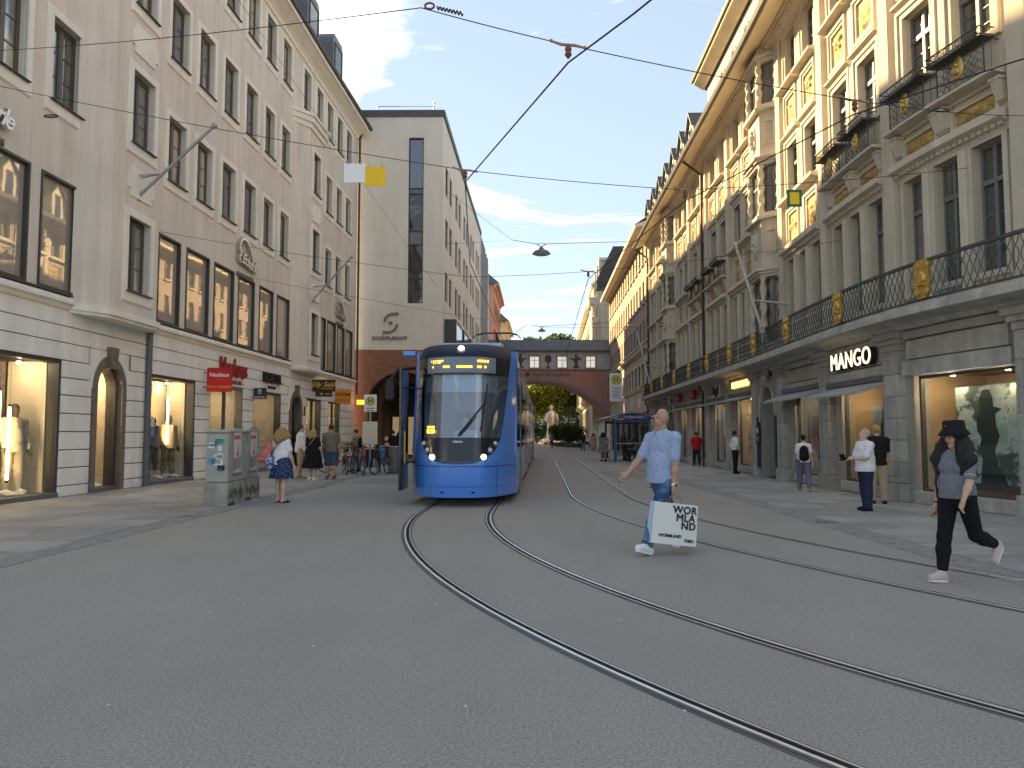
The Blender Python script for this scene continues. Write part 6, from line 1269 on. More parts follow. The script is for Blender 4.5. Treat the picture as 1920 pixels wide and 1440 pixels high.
# pantograph
pg = part('pantograph', MB().tube([(-.5, 13.7, 3.95), (-.1, 15.0, 4.8), (.0, 13.8, 5.5)], .03, 6).tube([(.5, 13.7, 3.95), (.1, 15.0, 4.8), (.0, 13.8, 5.5)], .03, 6), 'iron', TR, local=True)
part('contact_bow', MB().tube([(-.95, 13.8, 5.3), (-.8, 13.8, 5.47), (-.5, 13.8, 5.54), (.5, 13.8, 5.54), (.8, 13.8, 5.47), (.95, 13.8, 5.3)], .02, 6).tube([(-.8, 14.05, 5.47), (-.5, 14.05, 5.54), (.5, 14.05, 5.54), (.8, 14.05, 5.47)], .02, 6), 'iron', pg, local=True)
part('insulator_post', MB().lathe([(.1, 3.86), (.12, 3.95), (.08, 4.0)], 10, Matrix.Translation((-.5, 13.7, 0))), 'white', pg, local=True)
# ================================================================ overhead wires and what hangs on them
def sag(a, b, d, n=10): a, b = Vector(a), Vector(b); return [a.lerp(b, t/n)-Vector((0, 0, d*4*(t/n)*(1-t/n))) for t in range(n+1)]
def wire(label, pts, r=.011, name='overhead_wire', group='overhead wires'): return tag(part(name, MB().tube(pts, r, 6), 'wire'), label, 'wire', group)
CW = 5.6
cw1 = [(9.0, -.5, CW), (4.8, 1.9, CW), (2.5, 4.7, CW), (1.18, 7.23, CW), (.62, 8.2, CW), (-.76, 12.2, CW), (-1.0, 18.0, CW), (-.75, 24, CW), (1.6, 82, CW)]; cw2 = [(12, 2.5, CW), (8.0, 5.6, CW), (5.5, 8.2, CW), (4.37, 9.57, CW), (3.03, 13.2, CW), (2.0, 19.9, CW), (2.45, 31.5, CW), (4.5, 82, CW)]
wire('contact wire running in straight lengths above the tram', cw1, .010); wire('contact wire running in straight lengths above the empty track', cw2, .010)
def span(label, pts, d=.15):
    out_ = []
    for a, b in zip(pts, pts[1:]): out_ += sag(a, b, d*(Vector(b)-Vector(a)).length/20)
    return wire(label, out_, .006)
h1, h2, h3, h4, h5 = (.62, 8.2, 5.8), (4.4, 9.6, 5.8), (-.76, 12.2, 5.8), (3.03, 13.2, 5.8), (2.0, 19.9, 5.8)
span('span wire with red insulator crossing the street over the near track', [(-11.2, 14.6, 9.0), (-0.98, 8.00, 6.11), h1, h2, (9.3, 13.6, 7.3)])
span('span wire carrying the white and yellow plates across the street', [(-11.1, 14.4, 8.5), h3, h4, (9.2, 15.2, 6.9)])
span('span wire tied to an eye bolt beside the shop windows', [tuple(LF.pt(15.2, .05, 7.75)), (-1.15, 20.50, 5.78), h5, (9.1, 21.0, 6.9)])
span('thin span wire between bay and stone facade', [tuple(LF.pt(19.0, .05, 7.4)), (1.0, 33, 6.2), (9.3, 38, 7.0)])
span('thin slanting stay wire from the eaves to the pale wall', [tuple(LF.pt(10, .1, 18.5)), (-4.4, 49, 10.5)])
for k, (p, lab) in enumerate(((h1, 'bronze hanger with dark red insulator over the near track'), (h2, 'hanger with red insulator near the gilded reliefs'), (h3, 'bronze hanger beside the yellow plate'), (h4, 'hanger with red insulator beside the green framed plate'), (h5, 'pale bronze hanger in front of the open sky'))):
    T = thing('wire_hanger', lab, 'wire hanger', p, 0.15, 'hangers of the contact wires'); part('bracket', MB().tube([(-.19, 0, .03), (-.08, 0, .0), (.08, 0, 0), (.19, 0, -.02)], [.012, .017, .017, .012], 8).sphere((-.19, 0, .035), .02, 8, 6).sphere((.19, 0, -.015), .02, 8, 6), 'bronze_bright', T, local=True); part('insulator', MB().lathe([(.015, -.15), (.04, -.11), (.028, -.08), (.04, -.05), (.02, 0)], 12), 'insulator', T, local=True)
T = thing('wire_tensioner', 'spring and ring joining two span wires against the clouds', 'wire fitting', (-0.81, 8.00, 6.11)); part('spring', MB().tube([Vector((.0, 0, 0)).lerp(Vector((.28, 0, -.07)), t/30)+Vector((0, .02*math.sin(t*1.6), .02*math.cos(t*1.6))) for t in range(31)], .009, 5), 'wire', T, local=True); part('ring', MB().tube([(-.08+.05*math.cos(t), 0, .02+.035*math.sin(t)) for t in np.linspace(0, 2*math.pi, 14, endpoint=False)], .012, 5, closed=True), 'insulator', T, local=True)
for label, p in (('oval wire insulator in front of the plaster bay', (-8.75, 14.20, 7.55)), ('oval wire insulator before the stone facade', (7.00, 12.20, 6.80))):
    T = thing('egg_insulator', label, 'insulator', p, 0, 'oval insulators'); part('loop', MB().tube([(.13*math.cos(t), 0, .025*math.sin(t)) for t in np.linspace(0, 2*math.pi, 14, endpoint=False)], .014, 5, closed=True), 'wire', T, local=True); part('core', MB().sphere((0, 0, 0), .06, 8, 6, sc=(1, .3, .3)), 'galv', T, local=True)
def plate(name, label, x0, x1, z0, z1, Y, mt, edge=None):
    a, b = Vector((x0, Y, z0)), Vector((x1, Y, z1)); T = thing(name, label, 'signal plate', (a.x, Y, a.z), 0, 'plates hung on the span wire'); w, h = b.x-a.x, b.z-a.z
    if edge: part('border', rframe(MB(), 0, w, 0, h, .045, -.012, .012), edge, T, local=True); part('plate', MB().box(.045, w-.045, -.006, .006, .045, h-.045), mt, T, local=True)
    else: part('plate', MB().cbox(0, w, -.006, .006, 0, h, .003), mt, T, local=True)
    part('clip', MB().tube([(w*.2, 0, h-.02), (w*.2, 0, h+.06)], .01, 5).tube([(w*.8, 0, h-.02), (w*.8, 0, h+.06)], .01, 5), 'galv', T, local=True)
plate('hanging_plate', 'blank white plate hanging on a wire next to a yellow one', -2.77, -2.42, 5.66, 5.98, 12.4, 'white'); plate('hanging_plate', 'blank yellow plate hanging on a wire next to a white one', -2.42, -2.08, 5.60, 5.93, 12.4, 'yellow'); plate('hanging_plate', 'yellow plate with dark green border hanging before the stone facade', 5.11, 5.38, 5.74, 6.06, 14.0, 'yellow', 'green')
def hung_lamp(label, p, sc):
    T = thing('street_lamp', label, 'street lamp', p, 0, 'lamps hung over the street')
    part('shade', MB().lathe([(.05*sc, .32*sc), (.10*sc, .26*sc), (.12*sc, .2*sc), (.28*sc, .14*sc), (.38*sc, .03*sc), (.4*sc, 0), (.36*sc, 0)], 24), 'pipe_grey', T, local=True, smooth=True); part('diffuser', MB().lathe([(.35*sc, .0), (.3*sc, -.04*sc), (.0, -.05*sc)], 20), 'paper', T, local=True); part('hook', MB().tube([(-.22*sc, 0, .45*sc), (-.05*sc, 0, .34*sc), (.05*sc, 0, .34*sc), (.22*sc, 0, .45*sc)], .02*sc, 6), 'galv', T, local=True)
    return p
p1 = hung_lamp('dish shaped street lamp hung high between brick and pale wall', (1.28, 33.00, 9.40), 1.0); wire('wire holding the high street lamp', [(0.00, 33.00, 10.02), (1.02, 33.00, 9.85), (1.53, 33.00, 9.85), (8.27, 46.00, 13.31)], .012); wire('branch of the lamp wire to the pale building', [(-4.3, 49.5, 14.0), (0.00, 33.00, 10.02), (-4.3, 48.5, 17.3)], .012)
p2 = hung_lamp('dish shaped street lamp hung just above the bridge roof', (2.74, 70.00, 11.07), .95); wire('wire holding the street lamp above the bridge', [(-0.24, 70.00, 10.53), (1.47, 70.00, 11.76), (2.55, 70.00, 11.52), (3.04, 70.00, 11.52), (11.20, 80.00, 13.45)], .02)
p3_ = hung_lamp('small street lamp hung under the red arch', (7.79, 100.00, 6.84), .9); wire('wire holding the lamp under the arch', [(2.78, 100.00, 6.98), (7.79, 100.00, 7.12), (11.48, 100.00, 7.26)], .02)
# ================================================================ street furniture
mat('cabinet', (.40, .41, .37), .6, var=.12, vscale=2, streak=.15, bump=.05); mat('concrete', (.36, .35, .31), .9, var=.2, vscale=3, streak=.3, bump=.2); mat('moss', (.06, .075, .02), .95, var=.3, vscale=8); mat('graffiti', (.09, .085, .08), .8)
def cabinet(label, x, y, w, d, h, seed, stickers):
    T = thing('utility_cabinet', label, 'utility cabinet', (x, y, 0), R_(3.5), 'street cabinets'); rng = random.Random(seed)
    part('plinth', MB().cbox(-w/2-.02, w/2+.02, 0, d, 0, .5, .01), 'concrete', T, local=True); part('body', MB().cbox(-w/2, w/2, .02, d-.02, .51, h-.04, .015), 'cabinet', T, local=True); part('lid', MB().cbox(-w/2-.03, w/2+.03, -.02, d+.02, h-.04, h+.03, .02), 'cabinet', T, local=True)
    # poster case on the street side (+x)
    q = Matrix.Translation((w/2, d/2, 1.18)) @ Matrix.Rotation(math.pi/2, 4, 'Z'); c = part('poster_case', rframe(MB(), -.34, .34, -.52, .52, .035, -.03, .0), 'galv', T, q, local=True)
    part('poster', MB().box(-.305, .305, -.018, -.004, -.485, .485), 'paper', c, local=True); part('poster_title', MB().box(-.23, .2, -.022, -.0185, .24, .33), 'magenta', c, local=True)
    part('poster_drawing', arcband([(-.2, -.4), (-.02, -.16), (.08, .02), (.12, .12)], .03, -.022, -.0185).add(*(lambda k: (k.v, k.f))(arcband([(-.02, -.1), (.1, -.06)], .07, -.023, -.0186))), 'red', c, local=True); part('poster_pool', MB().prism([(-.28, -.45), (.25, -.4), (.28, -.1), (-.05, -.2), (-.25, -.15)], -.0205, -.0184), 'slab', c, local=True); part('poster_pool', MB().prism([(-.25, -.4), (-.12, -.38), (-.14, -.2), (-.24, -.22)], -.0215, -.0206), 'sticker', c, local=True)
    for k in range(stickers):
        sx_, sz = rng.uniform(-w/2+.1, w/2-.12), rng.uniform(.75, h-.2); a, b = rng.uniform(.03, .1), rng.uniform(.02, .07)
        part('sticker', MB().box(sx_-a, sx_+a, -.004, 0, sz-b, sz+b), rng.choice(('white', 'paper', 'black', 'sticker', 'teal', 'paper', 'navy_sign')), T, Matrix.Translation((0, .017, 0)) @ Matrix.Rotation(0, 4, 'Y'), local=True)
    g_ = MB(); rr = random.Random(seed+9)
    for k in range(9):
        z0 = .12; yy = .06+k*(d-.12)/9; g_.tube([(w/2+.024, yy, z0+rr.random()*.1), (w/2+.024, yy+rr.uniform(-.02, .05), .28+rr.random()*.1), (w/2+.024, yy+.05, .12+rr.random()*.22)], .011, 4)
    part('graffiti', g_, 'graffiti', T, local=True, kind='stuff'); part('moss', MB().tube([(w/2+.03, .02+i*.05, .01+.02*(i % 2)) for i in range(9)], [.03, .045, .02, .05, .03, .05, .02, .03, .02], 6), 'moss', T, local=True)
    part('handle', MB().cbox(w/2, w/2+.03, .05, .09, 1.35, 1.6, .008), 'galv', T, local=True)
cabinet('grey cabinet covered in stickers with a poster case on its street side', -6.28, 16.4, .46, 1.25, 1.6, 1, 16); cabinet('plainer grey cabinet with a poster case standing behind the stickered one', -6.36, 17.7, .46, 1.25, 1.62, 2, 0)
def stop_sign(name, label, x, y, zt, w, h, rows_, pole_b=0, small=True):
    T = thing(name, label, 'stop sign', (x, y, 0)); part('pole', MB().tube([(0, 0, 0), (0, 0, zt)], .035, 10), 'galv', T, local=True); s_ = part('sign_board', MB().cbox(-w/2, w/2, -.06, -.03, zt-h, zt, .01), 'white', T, local=True)
    r = w*.36; cz = zt-w*.52; q = lambda rr, y0: MB().lathe([(rr, 0), (rr, .004)], 24, Matrix.Translation((0, y0, cz)) @ Matrix.Rotation(math.pi/2, 4, 'X'))
    part('disc', q(r, -.061), 'stop_green', s_, local=True); part('disc_ring', q(r*.84, -.066), 'stop_yellow', s_, local=True); me = text_mesh('H', r*1.5, .004, bold=.012); me.materials.append(M['stop_green']); part('letter', me, None, s_, Matrix.Translation((0, -.0725, cz)) @ TXT, local=True)
    for k in range(rows_): z = zt-w*1.08-k*.09; part('text_line', MB().box(-w*(.36-.06*(k % 3)), w*(.36-.09*(k % 2)), -.064, -.061, z-.018, z+.018), 'tram_grey' if k != 0 else 'red_dark' if rows_ < 4 else 'tram_grey', s_, local=True)
    return T
mat('stop_green', (.02, .16, .05), .5); mat('stop_yellow', (.72, .66, .05), .5)
T = stop_sign('stop_sign', 'temporary stop sign with green H above a yellow timetable board', -5.58, 30.3, 3.12, .5, .68, 2)
part('timetable', MB().cbox(-.3, .3, -.09, -.05, 1.15, 2.05, .01), 'paper_yellow', T, local=True)
for z in (1.22, 1.65): part('timetable_sheet', MB().box(-.24, .24, -.094, -.0905, z, z+.36), 'paper', T, local=True)
part('foot', MB().lathe([(.28, 0), (.26, .08), (.05, .1)], 14), 'concrete', T, local=True)
T = stop_sign('stop_sign', 'tall stop sign with green H on white board behind the tram shelter', 6.85, 50.5, 5.6, .85, 1.85, 9)
# litter bin, rental umbrellas beside it, barrier
T = thing('litter_bin', 'round grey steel litter bin beside the tram front', 'litter bin', (-4.65, 30.8, 0)); part('drum', MB().lathe([(.27, .03), (.29, .1), (.29, 1.0), (.3, 1.02), (.3, 1.06), (.24, 1.06), (.24, .9)], 24), 'zinc', T, local=True, smooth=False); part('rim', MB().tube([(.28*math.cos(t), .28*math.sin(t), 1.06) for t in np.linspace(0, 2*math.pi, 20, endpoint=False)], .02, 6, closed=True), 'galv', T, local=True)
T = thing('closed_parasol', 'furled pale blue cloth bundle leaning by the litter bin', 'parasol', (-5.15, 31.4, 0)); part('cloth', MB().lathe([(.05, .25), (.09, .5), (.14, 1.0), (.06, 1.12)], 12, Matrix.Rotation(-.15, 4, 'Y')), 'sticker', T, local=True)
T = thing('road_barrier', 'small red and white barrier board on a post beneath the arch', 'barrier', (-6.5, 41.5, 0)); part('board', MB().box(-.35, .35, -.03, 0, .95, 1.45), 'paper', T, local=True); part('stripe', MB().box(-.35, .35, -.034, -.0305, 1.1, 1.28), 'red', T, local=True); part('post', MB().tube([(0, .02, 0), (0, .02, 1.2)], .05, 8), 'galv', T, local=True); part('foot', MB().cbox(-.3, .3, -.2, .2, 0, .1, .02), 'rubber', T, local=True)
# bicycles
def bike(label, x, y, rz, col, basket=False, first=[None]):
    T = thing('bicycle', label, 'bicycle', (x, y, 0), rz, 'bicycles parked by the stop sign'); mt = 'bike_'+col
    if mt not in M: mat(mt, dict(black=(.02, .02, .022), grey=(.2, .2, .21), blue=(.03, .07, .16), red=(.22, .03, .03), white=(.5, .5, .5))[col], .4)
    for yy in (-.52, .52):
        q = Matrix.Translation((0, yy, .35)) @ Matrix.Rotation(math.pi/2, 4, 'Y'); w_ = part('wheel', MB().tube([(.32*math.cos(t), .32*math.sin(t), 0) for t in np.linspace(0, 2*math.pi, 22, endpoint=False)], .022, 6, q, closed=True), 'rubber', T, local=True)
        sp = MB()
        for k in range(10): a = math.pi*2*k/10; sp.tube([(.02*math.cos(a+1), .02*math.sin(a+1), .02), (.31*math.cos(a), .31*math.sin(a), 0)], .003, 3, q)
        part('spokes', sp, 'galv', w_, local=True, kind='stuff'); part('rim', MB().tube([(.295*math.cos(t), .295*math.sin(t), 0) for t in np.linspace(0, 2*math.pi, 20, endpoint=False)], .01, 5, q, closed=True), 'galv', w_, local=True)
    A, B, C_, D, E_ = (0, .52, .35), (0, .12, .30), (0, .25, .85), (0, -.36, .88), (0, -.52, .35); f = MB()
    for p, q in ((A, B), (B, C_), (C_, A), (B, (0, -.34, .78)), (C_, (0, -.36, .85)), (D, E_)): f.tube([p, q], .018, 6)
    part('frame', f, mt, T, local=True); part('saddle', MB().cbox(-.07, .07, .16, .42, .9, .97, .03).tube([(0, .25, .85), (0, .26, .92)], .014, 6), 'black', T, local=True)
    part('handlebar', MB().tube([(-.3, -.25, 1.02), (-.2, -.38, 1.05), (0, -.4, 1.03), (.2, -.38, 1.05), (.3, -.25, 1.02)], .014, 6).tube([(0, -.36, .85), (0, -.4, 1.04)], .016, 6), 'black', T, local=True)
    part('crank', MB().lathe([(.09, -.01), (.09, .01)], 14, Matrix.Translation((.05, .12, .3)) @ Matrix.Rotation(math.pi/2, 4, 'Y')).tube([(.07, .12, .3), (.09, .2, .16)], .012, 5).tube([(-.07, .12, .3), (-.09, .04, .44)], .012, 5), 'galv', T, local=True)
    part('mudguard', MB().tube([(0, .52+.36*math.cos(t), .35+.36*math.sin(t)) for t in np.linspace(-.3, 2.4, 9)], .018, 5), 'black', T, local=True); part('tail_light', MB().cbox(-.03, .03, .87, .9, .62, .67, .008), 'red', T, local=True)
    if basket:
        k = MB()
        for z, r in ((.98, .22), (1.1, .235), (1.22, .25)): k.tube([(r*math.cos(t), -.62+r*.75*math.sin(t), z) for t in np.linspace(0, 2*math.pi, 18, endpoint=False)], .008, 4, closed=True)
        for i in range(14): a = 2*math.pi*i/14; k.tube([(.2*math.cos(a), -.62+.15*math.sin(a), .94), (.25*math.cos(a), -.62+.19*math.sin(a), 1.22)], .005, 4)
        part('basket', k, 'black', T, local=True, kind='stuff')
bike('black bicycle with a wire basket and red tail light', -6.55, 30.3, R_(200), 'black', True); bike('grey bicycle leaning beside the one with the basket', -6.15, 30.9, R_(170), 'grey'); bike('dark blue bicycle next to the timetable board', -5.85, 29.6, R_(25), 'blue'); bike('black bicycle standing behind the stop sign', -5.4, 31.2, R_(15), 'black'); bike('dark bicycle lying low beside the litter bin', -5.05, 29.8, R_(160), 'black'); bike('dark red bicycle behind the man in jean shorts', -7.0, 31.2, R_(100), 'red', True)
# tram shelter on the right
SHL = thing('tram_shelter', 'blue steel tram shelter with curved dark roof and glass walls', 'shelter', (6.9, 44.2, 0)); mat('shelter_blue', (.03, .12, .24), .4, coat=.3)
for x in (-1.0, 1.0):
    for y in (0, 4.2): part('post', MB().cbox(x-.06, x+.06, y-.06, y+.06, 0, 2.35, .01), 'shelter_blue', SHL, local=True)
part('beam', MB().cbox(-1.06, 1.06, -.07, .07, 2.25, 2.4, .01), 'shelter_blue', SHL, local=True); part('beam', MB().cbox(-1.06, 1.06, 4.13, 4.27, 2.25, 2.4, .01), 'shelter_blue', SHL, local=True)
arc = [(-1.6+3.2*i/12, 2.42+.36*math.sin(math.pi*i/12)) for i in range(13)]; part('roof', MB().prism(arc+[(x, z+.07) for x, z in arc[::-1]], -.5, 4.8), 'tram_grey', SHL, local=True)
nb_ = part('name_board', MB().cbox(-.85, .85, -.56, -.5, 2.46, 2.66, .01), 'blue_sign', SHL, local=True); me = text_mesh('Theatinerstraße', .17, .004); me.materials.append(M['white']); part('lettering', me, None, nb_, Matrix.Translation((0, -.565, 2.56)) @ TXT, local=True)
glass_clear('shelter_glass', (.75, .82, .85), .06); part('glass_wall', MB().box(-.95, .95, 0, .008, .3, 2.2), 'shelter_glass', SHL, local=True); part('glass_wall', MB().box(.995, 1.003, .1, 4.1, .3, 2.2), 'shelter_glass', SHL, local=True); part('rail', MB().tube([(-.95, -.03, 1.05), (.95, -.03, 1.05)], .03, 8), 'galv', SHL, local=True); part('bench', MB().cbox(.45, .9, .5, 3.8, .42, .48, .02).box(.6, .7, .7, .8, 0, .42).box(.6, .7, 3.4, 3.5, 0, .42), 'galv', SHL, local=True); part('display_case', MB().cbox(.86, .94, 1.0, 2.2, .7, 2.1, .02), 'shop_dark', SHL, local=True)
# parked vehicles in the square
def car(label, x, y, rz, col):
    T = thing('parked_car', label, 'car', (x, y, 0), rz); mt = 'paint_'+col; mat(mt, dict(white=(.7, .7, .7), dark=(.04, .045, .05))[col], .3, coat=.6)
    prof = [(-2.1, .35), (2.1, .35), (2.15, .7), (1.95, .95), (1.5, 1.0), (1.0, 1.42), (-.8, 1.45), (-1.5, 1.02), (-2.05, .9), (-2.15, .6)]; part('body', MB().prism(prof, -.86, .86, 'x').add([], []), mt, T, local=True); part('rear_window', MB().prism([(1.46, 1.03), (1.05, 1.37), (1.07, 1.4), (1.5, 1.05)], -.7, .7, 'x'), 'tram_glass', T, local=True)
    for sx in (-1, 1):
        part('side_window', MB().prism([(1.3, 1.03), (.92, 1.36), (-.75, 1.38), (-1.25, 1.05)], *sorted((sx*.855, sx*.865)), 'x'), 'tram_glass', T, local=True); part('tail_light', MB().cbox(*sorted((sx*.55, sx*.82)), 1.93, 2.12, .7, .88, .02), 'tail_red', T, local=True); part('headlight', MB().cbox(*sorted((sx*.5, sx*.8)), -2.13, -1.98, .65, .8, .02), 'lens', T, local=True)
        for yy in (-1.3, 1.3): w_ = part('wheel', MB().lathe([(.32, -.1), (.32, .1)], 18, Matrix.Translation((sx*.78, yy, .32)) @ Matrix.Rotation(math.pi/2, 4, 'Y')), 'rubber', T, local=True); part('rim', MB().lathe([(.2, -.102), (.2, .102)], 14, Matrix.Translation((sx*.79, yy, .32)) @ Matrix.Rotation(math.pi/2, 4, 'Y')), 'galv', w_, local=True)
mat('tail_red', (.5, .02, .02), .3, emit=(1, .05, .03), estr=.5)
car('white car with red tail lights parked across the end of the street', 7.2, 133, R_(-75), 'white'); car('dark car parked beyond the statue', 3.4, 150, R_(80), 'dark')
def motorbike(label, x, y, rz):
    T = thing('motorcycle', label, 'motorcycle', (x, y, 0), rz, 'motorcycles')
    for yy in (-.7, .7): part('wheel', MB().tube([(0, yy+.28*math.cos(t), .33+.28*math.sin(t)) for t in np.linspace(0, 2*math.pi, 18, endpoint=False)], .06, 6, closed=True), 'rubber', T, local=True)
    part('body', MB().cbox(-.14, .14, -.35, .4, .4, .8, .08), 'black', T, local=True); part('seat', MB().cbox(-.13, .13, -.1, .75, .8, .9, .04), 'black', T, local=True); part('fork', MB().tube([(0, -.7, .33), (0, -.45, 1.0)], .04, 6), 'galv', T, local=True); part('handlebar', MB().tube([(-.35, -.38, 1.02), (.35, -.38, 1.02)], .02, 6), 'black', T, local=True); part('top_case', MB().cbox(-.2, .2, .65, .98, .9, 1.25, .05), 'black', T, local=True)
motorbike('black motorcycle parked beside the dark shrub', 9.0, 94, R_(75)); motorbike('dark motorcycle standing left of the statue', 2.2, 118, R_(10))
# ================================================================ people (one continuous skin per body, clothes as its children)
def surface_nets(D, org, h):
    ins = D < 0; nx, ny, nz = D.shape
    c = ins[:-1, :-1, :-1].astype(np.int8)
    for dx in (0, 1):
        for dy in (0, 1):
            for dz in (0, 1):
                if dx+dy+dz: c = c+ins[dx:nx-1+dx, dy:ny-1+dy, dz:nz-1+dz]
    I = np.argwhere((c > 0) & (c < 8))
    if len(I) == 0: return None
    idx = -np.ones((nx-1, ny-1, nz-1), np.int64); idx[I[:, 0], I[:, 1], I[:, 2]] = np.arange(len(I))
    acc = np.zeros((len(I), 3)); cnt = np.zeros(len(I)); cor = [(a, b, e) for a in (0, 1) for b in (0, 1) for e in (0, 1)]
    val = {k: D[I[:, 0]+k[0], I[:, 1]+k[1], I[:, 2]+k[2]] for k in cor}
    for p in cor:
        for ax in range(3):
            if p[ax] == 0:
                q = list(p); q[ax] = 1; q = tuple(q); a, b = val[p], val[q]; m = (a < 0) != (b < 0); t = np.where(m, a/np.where(a-b == 0, 1, a-b), 0); pos = np.array(p, float)[None]+np.zeros((len(I), 3)); pos[:, ax] += t; acc += pos*m[:, None]; cnt += m
    V = org+(I+acc/cnt[:, None])*h; F = []
    for ax in range(3):
        s0 = [slice(None)]*3; s1 = [slice(None)]*3; s0[ax] = slice(0, -1); s1[ax] = slice(1, None)
        for sg in (0, 1):
            e = np.argwhere((ins[tuple(s0)] & ~ins[tuple(s1)]) if sg == 0 else (~ins[tuple(s0)] & ins[tuple(s1)]))
            u, v = [(1, 2), (2, 0), (0, 1)][ax]; e = e[(e[:, u] > 0) & (e[:, v] > 0) & (e[:, u] < D.shape[u]-1) & (e[:, v] < D.shape[v]-1)]
            def cell(du, dv): k = e.copy(); k[:, u] -= du; k[:, v] -= dv; return idx[k[:, 0], k[:, 1], k[:, 2]]
            q = np.stack([cell(1, 1), cell(0, 1), cell(0, 0), cell(1, 0)], 1); F.append(q if sg == 0 else q[:, ::-1])
    return V, np.concatenate(F)
def A_(p): return np.array(p, float)
class Blob:
    "smooth union of round cones and ellipsoids turned into one surface"
    def __init__(s, k=.02): s.p = []; s.k = k; s.cuts = []; s.subs = []; s.noise = None
    def cone(s, a, b, ra, rb, k=None): s.p.append(('c', A_(a), A_(b), ra, rb, k)); return s
    def chain(s, pts, rs, k=None):
        for i in range(len(pts)-1): s.cone(pts[i], pts[i+1], rs[i], rs[i+1], k)
        return s
    def ell(s, c, r, rot=None, k=None): s.p.append(('e', A_(c), A_(r), rot, None, k)); return s
    def cut(s, o, n): s.cuts.append((A_(o), A_(n)/np.linalg.norm(n))); return s
    def sub(s, c, r): s.subs.append((A_(c), A_(r))); return s
    def build(s, name, h, noise=0.0, nscale=14, seed=0):
        lo = np.full(3, 1e9); hi = -lo
        for t, a, b, c, d, k in s.p:
            if t == 'c': m = max(c, d); lo = np.minimum(lo, np.minimum(a, b)-m); hi = np.maximum(hi, np.maximum(a, b)+m)
            else: m = np.max(b) if c is not None else b; lo = np.minimum(lo, a-m); hi = np.maximum(hi, a+m)
        lo -= 3*h+noise; hi += 3*h+noise; n = np.ceil((hi-lo)/h).astype(int)+1; D = np.full(n, 1e3, np.float32)
        ax = [lo[i]+h*np.arange(n[i]) for i in range(3)]
        for t, a, b, c, d, k in s.p:
            k = s.k if k is None else k; mg = 3*h+k+noise
            if t == 'c': m = max(c, d); l, g = np.minimum(a, b)-m-mg, np.maximum(a, b)+m+mg
            else: m = np.max(b) if c is not None else b; l, g = a-m-mg, a+m+mg
            i0 = np.maximum(0, np.floor((l-lo)/h)).astype(int); i1 = np.minimum(n, np.ceil((g-lo)/h).astype(int)+1)
            X, Y, Z_ = np.meshgrid(*[ax[i][i0[i]:i1[i]].astype(np.float32) for i in range(3)], indexing='ij')
            if t == 'c':
                ab = b-a; L2 = max(1e-9, ab@ab); px, py, pz = X-a[0], Y-a[1], Z_-a[2]; tt = np.clip((px*ab[0]+py*ab[1]+pz*ab[2])/L2, 0, 1); dd = np.sqrt((px-tt*ab[0])**2+(py-tt*ab[1])**2+(pz-tt*ab[2])**2)-(c+(d-c)*tt)
            else:
                px, py, pz = X-a[0], Y-a[1], Z_-a[2]
                if c is not None: px, py, pz = [c[0][j]*px+c[1][j]*py+c[2][j]*pz for j in range(3)]
                k0 = np.sqrt((px/b[0])**2+(py/b[1])**2+(pz/b[2])**2); k1 = np.sqrt((px/b[0]**2)**2+(py/b[1]**2)**2+(pz/b[2]**2)**2)+1e-6; dd = k0*(k0-1)/k1
            S_ = D[i0[0]:i1[0], i0[1]:i1[1], i0[2]:i1[2]]; hh = np.clip(.5+.5*(S_-dd)/k, 0, 1); far = S_ > 100
            D[i0[0]:i1[0], i0[1]:i1[1], i0[2]:i1[2]] = np.where(far, dd, S_*(1-hh)+dd*hh-k*hh*(1-hh))
        X, Y, Z_ = np.meshgrid(*[a.astype(np.float32) for a in ax], indexing='ij')
        if noise:
            rg = np.random.RandomState(seed); nn = np.zeros_like(D)
            for q in range(7): w = rg.normal(size=3)*nscale*(.6+.25*q); nn += np.sin(w[0]*X+w[1]*Y+w[2]*Z_*.8+rg.uniform(0, 6))*(1/(1+.5*q))
            D += noise*nn/2.2
        for c, r in s.subs:
            px, py, pz = X-c[0], Y-c[1], Z_-c[2]; k0 = np.sqrt((px/r[0])**2+(py/r[1])**2+(pz/r[2])**2); k1 = np.sqrt((px/r[0]**2)**2+(py/r[1]**2)**2+(pz/r[2]**2)**2)+1e-6; D = np.maximum(D, -(k0*(k0-1)/k1))
        for o, nv in s.cuts: D = np.maximum(D, (X-o[0])*nv[0]+(Y-o[1])*nv[1]+(Z_-o[2])*nv[2])
        r = surface_nets(D, lo, h)
        if r is None: return None
        me = bpy.data.meshes.new(name); me.from_pydata(r[0].tolist(), [], r[1].tolist()); me.update(); me.polygons.foreach_set('use_smooth', [True]*len(me.polygons)); return me
for nm, c, rg_ in (('skin', (.55, .34, .24), .5), ('skin_tan', (.47, .27, .18), .5), ('skin_pale', (.62, .42, .33), .5), ('skin_dark', (.2, .11, .07), .5)): mat(nm, c, rg_, var=.08, vscale=9, spec=.35)
for nm, c in dict(cl_white=(.78, .78, .8), cl_black=(.014, .014, .016), cl_navy=(.025, .035, .075), cl_khaki=(.19, .175, .125), cl_beige=(.42, .33, .22), cl_tan=(.32, .25, .20), cl_red=(.50, .02, .025), cl_lilac=(.16, .15, .24), cl_greyblue=(.17, .18, .21), cl_jeans=(.035, .085, .19), cl_jeans_short=(.06, .11, .19), cl_legging=(.01, .01, .012), cl_coral=(.62, .18, .15), cl_purple=(.12, .10, .28), cl_lightgrey=(.45, .45, .46), cl_lightblue=(.38, .48, .62), cl_suit=(.40, .35, .28), cl_grey=(.14, .14, .15)).items(): mat(nm, c, .88, var=.1, vscale=14, bump=.45, bscale=17, spec=.2)
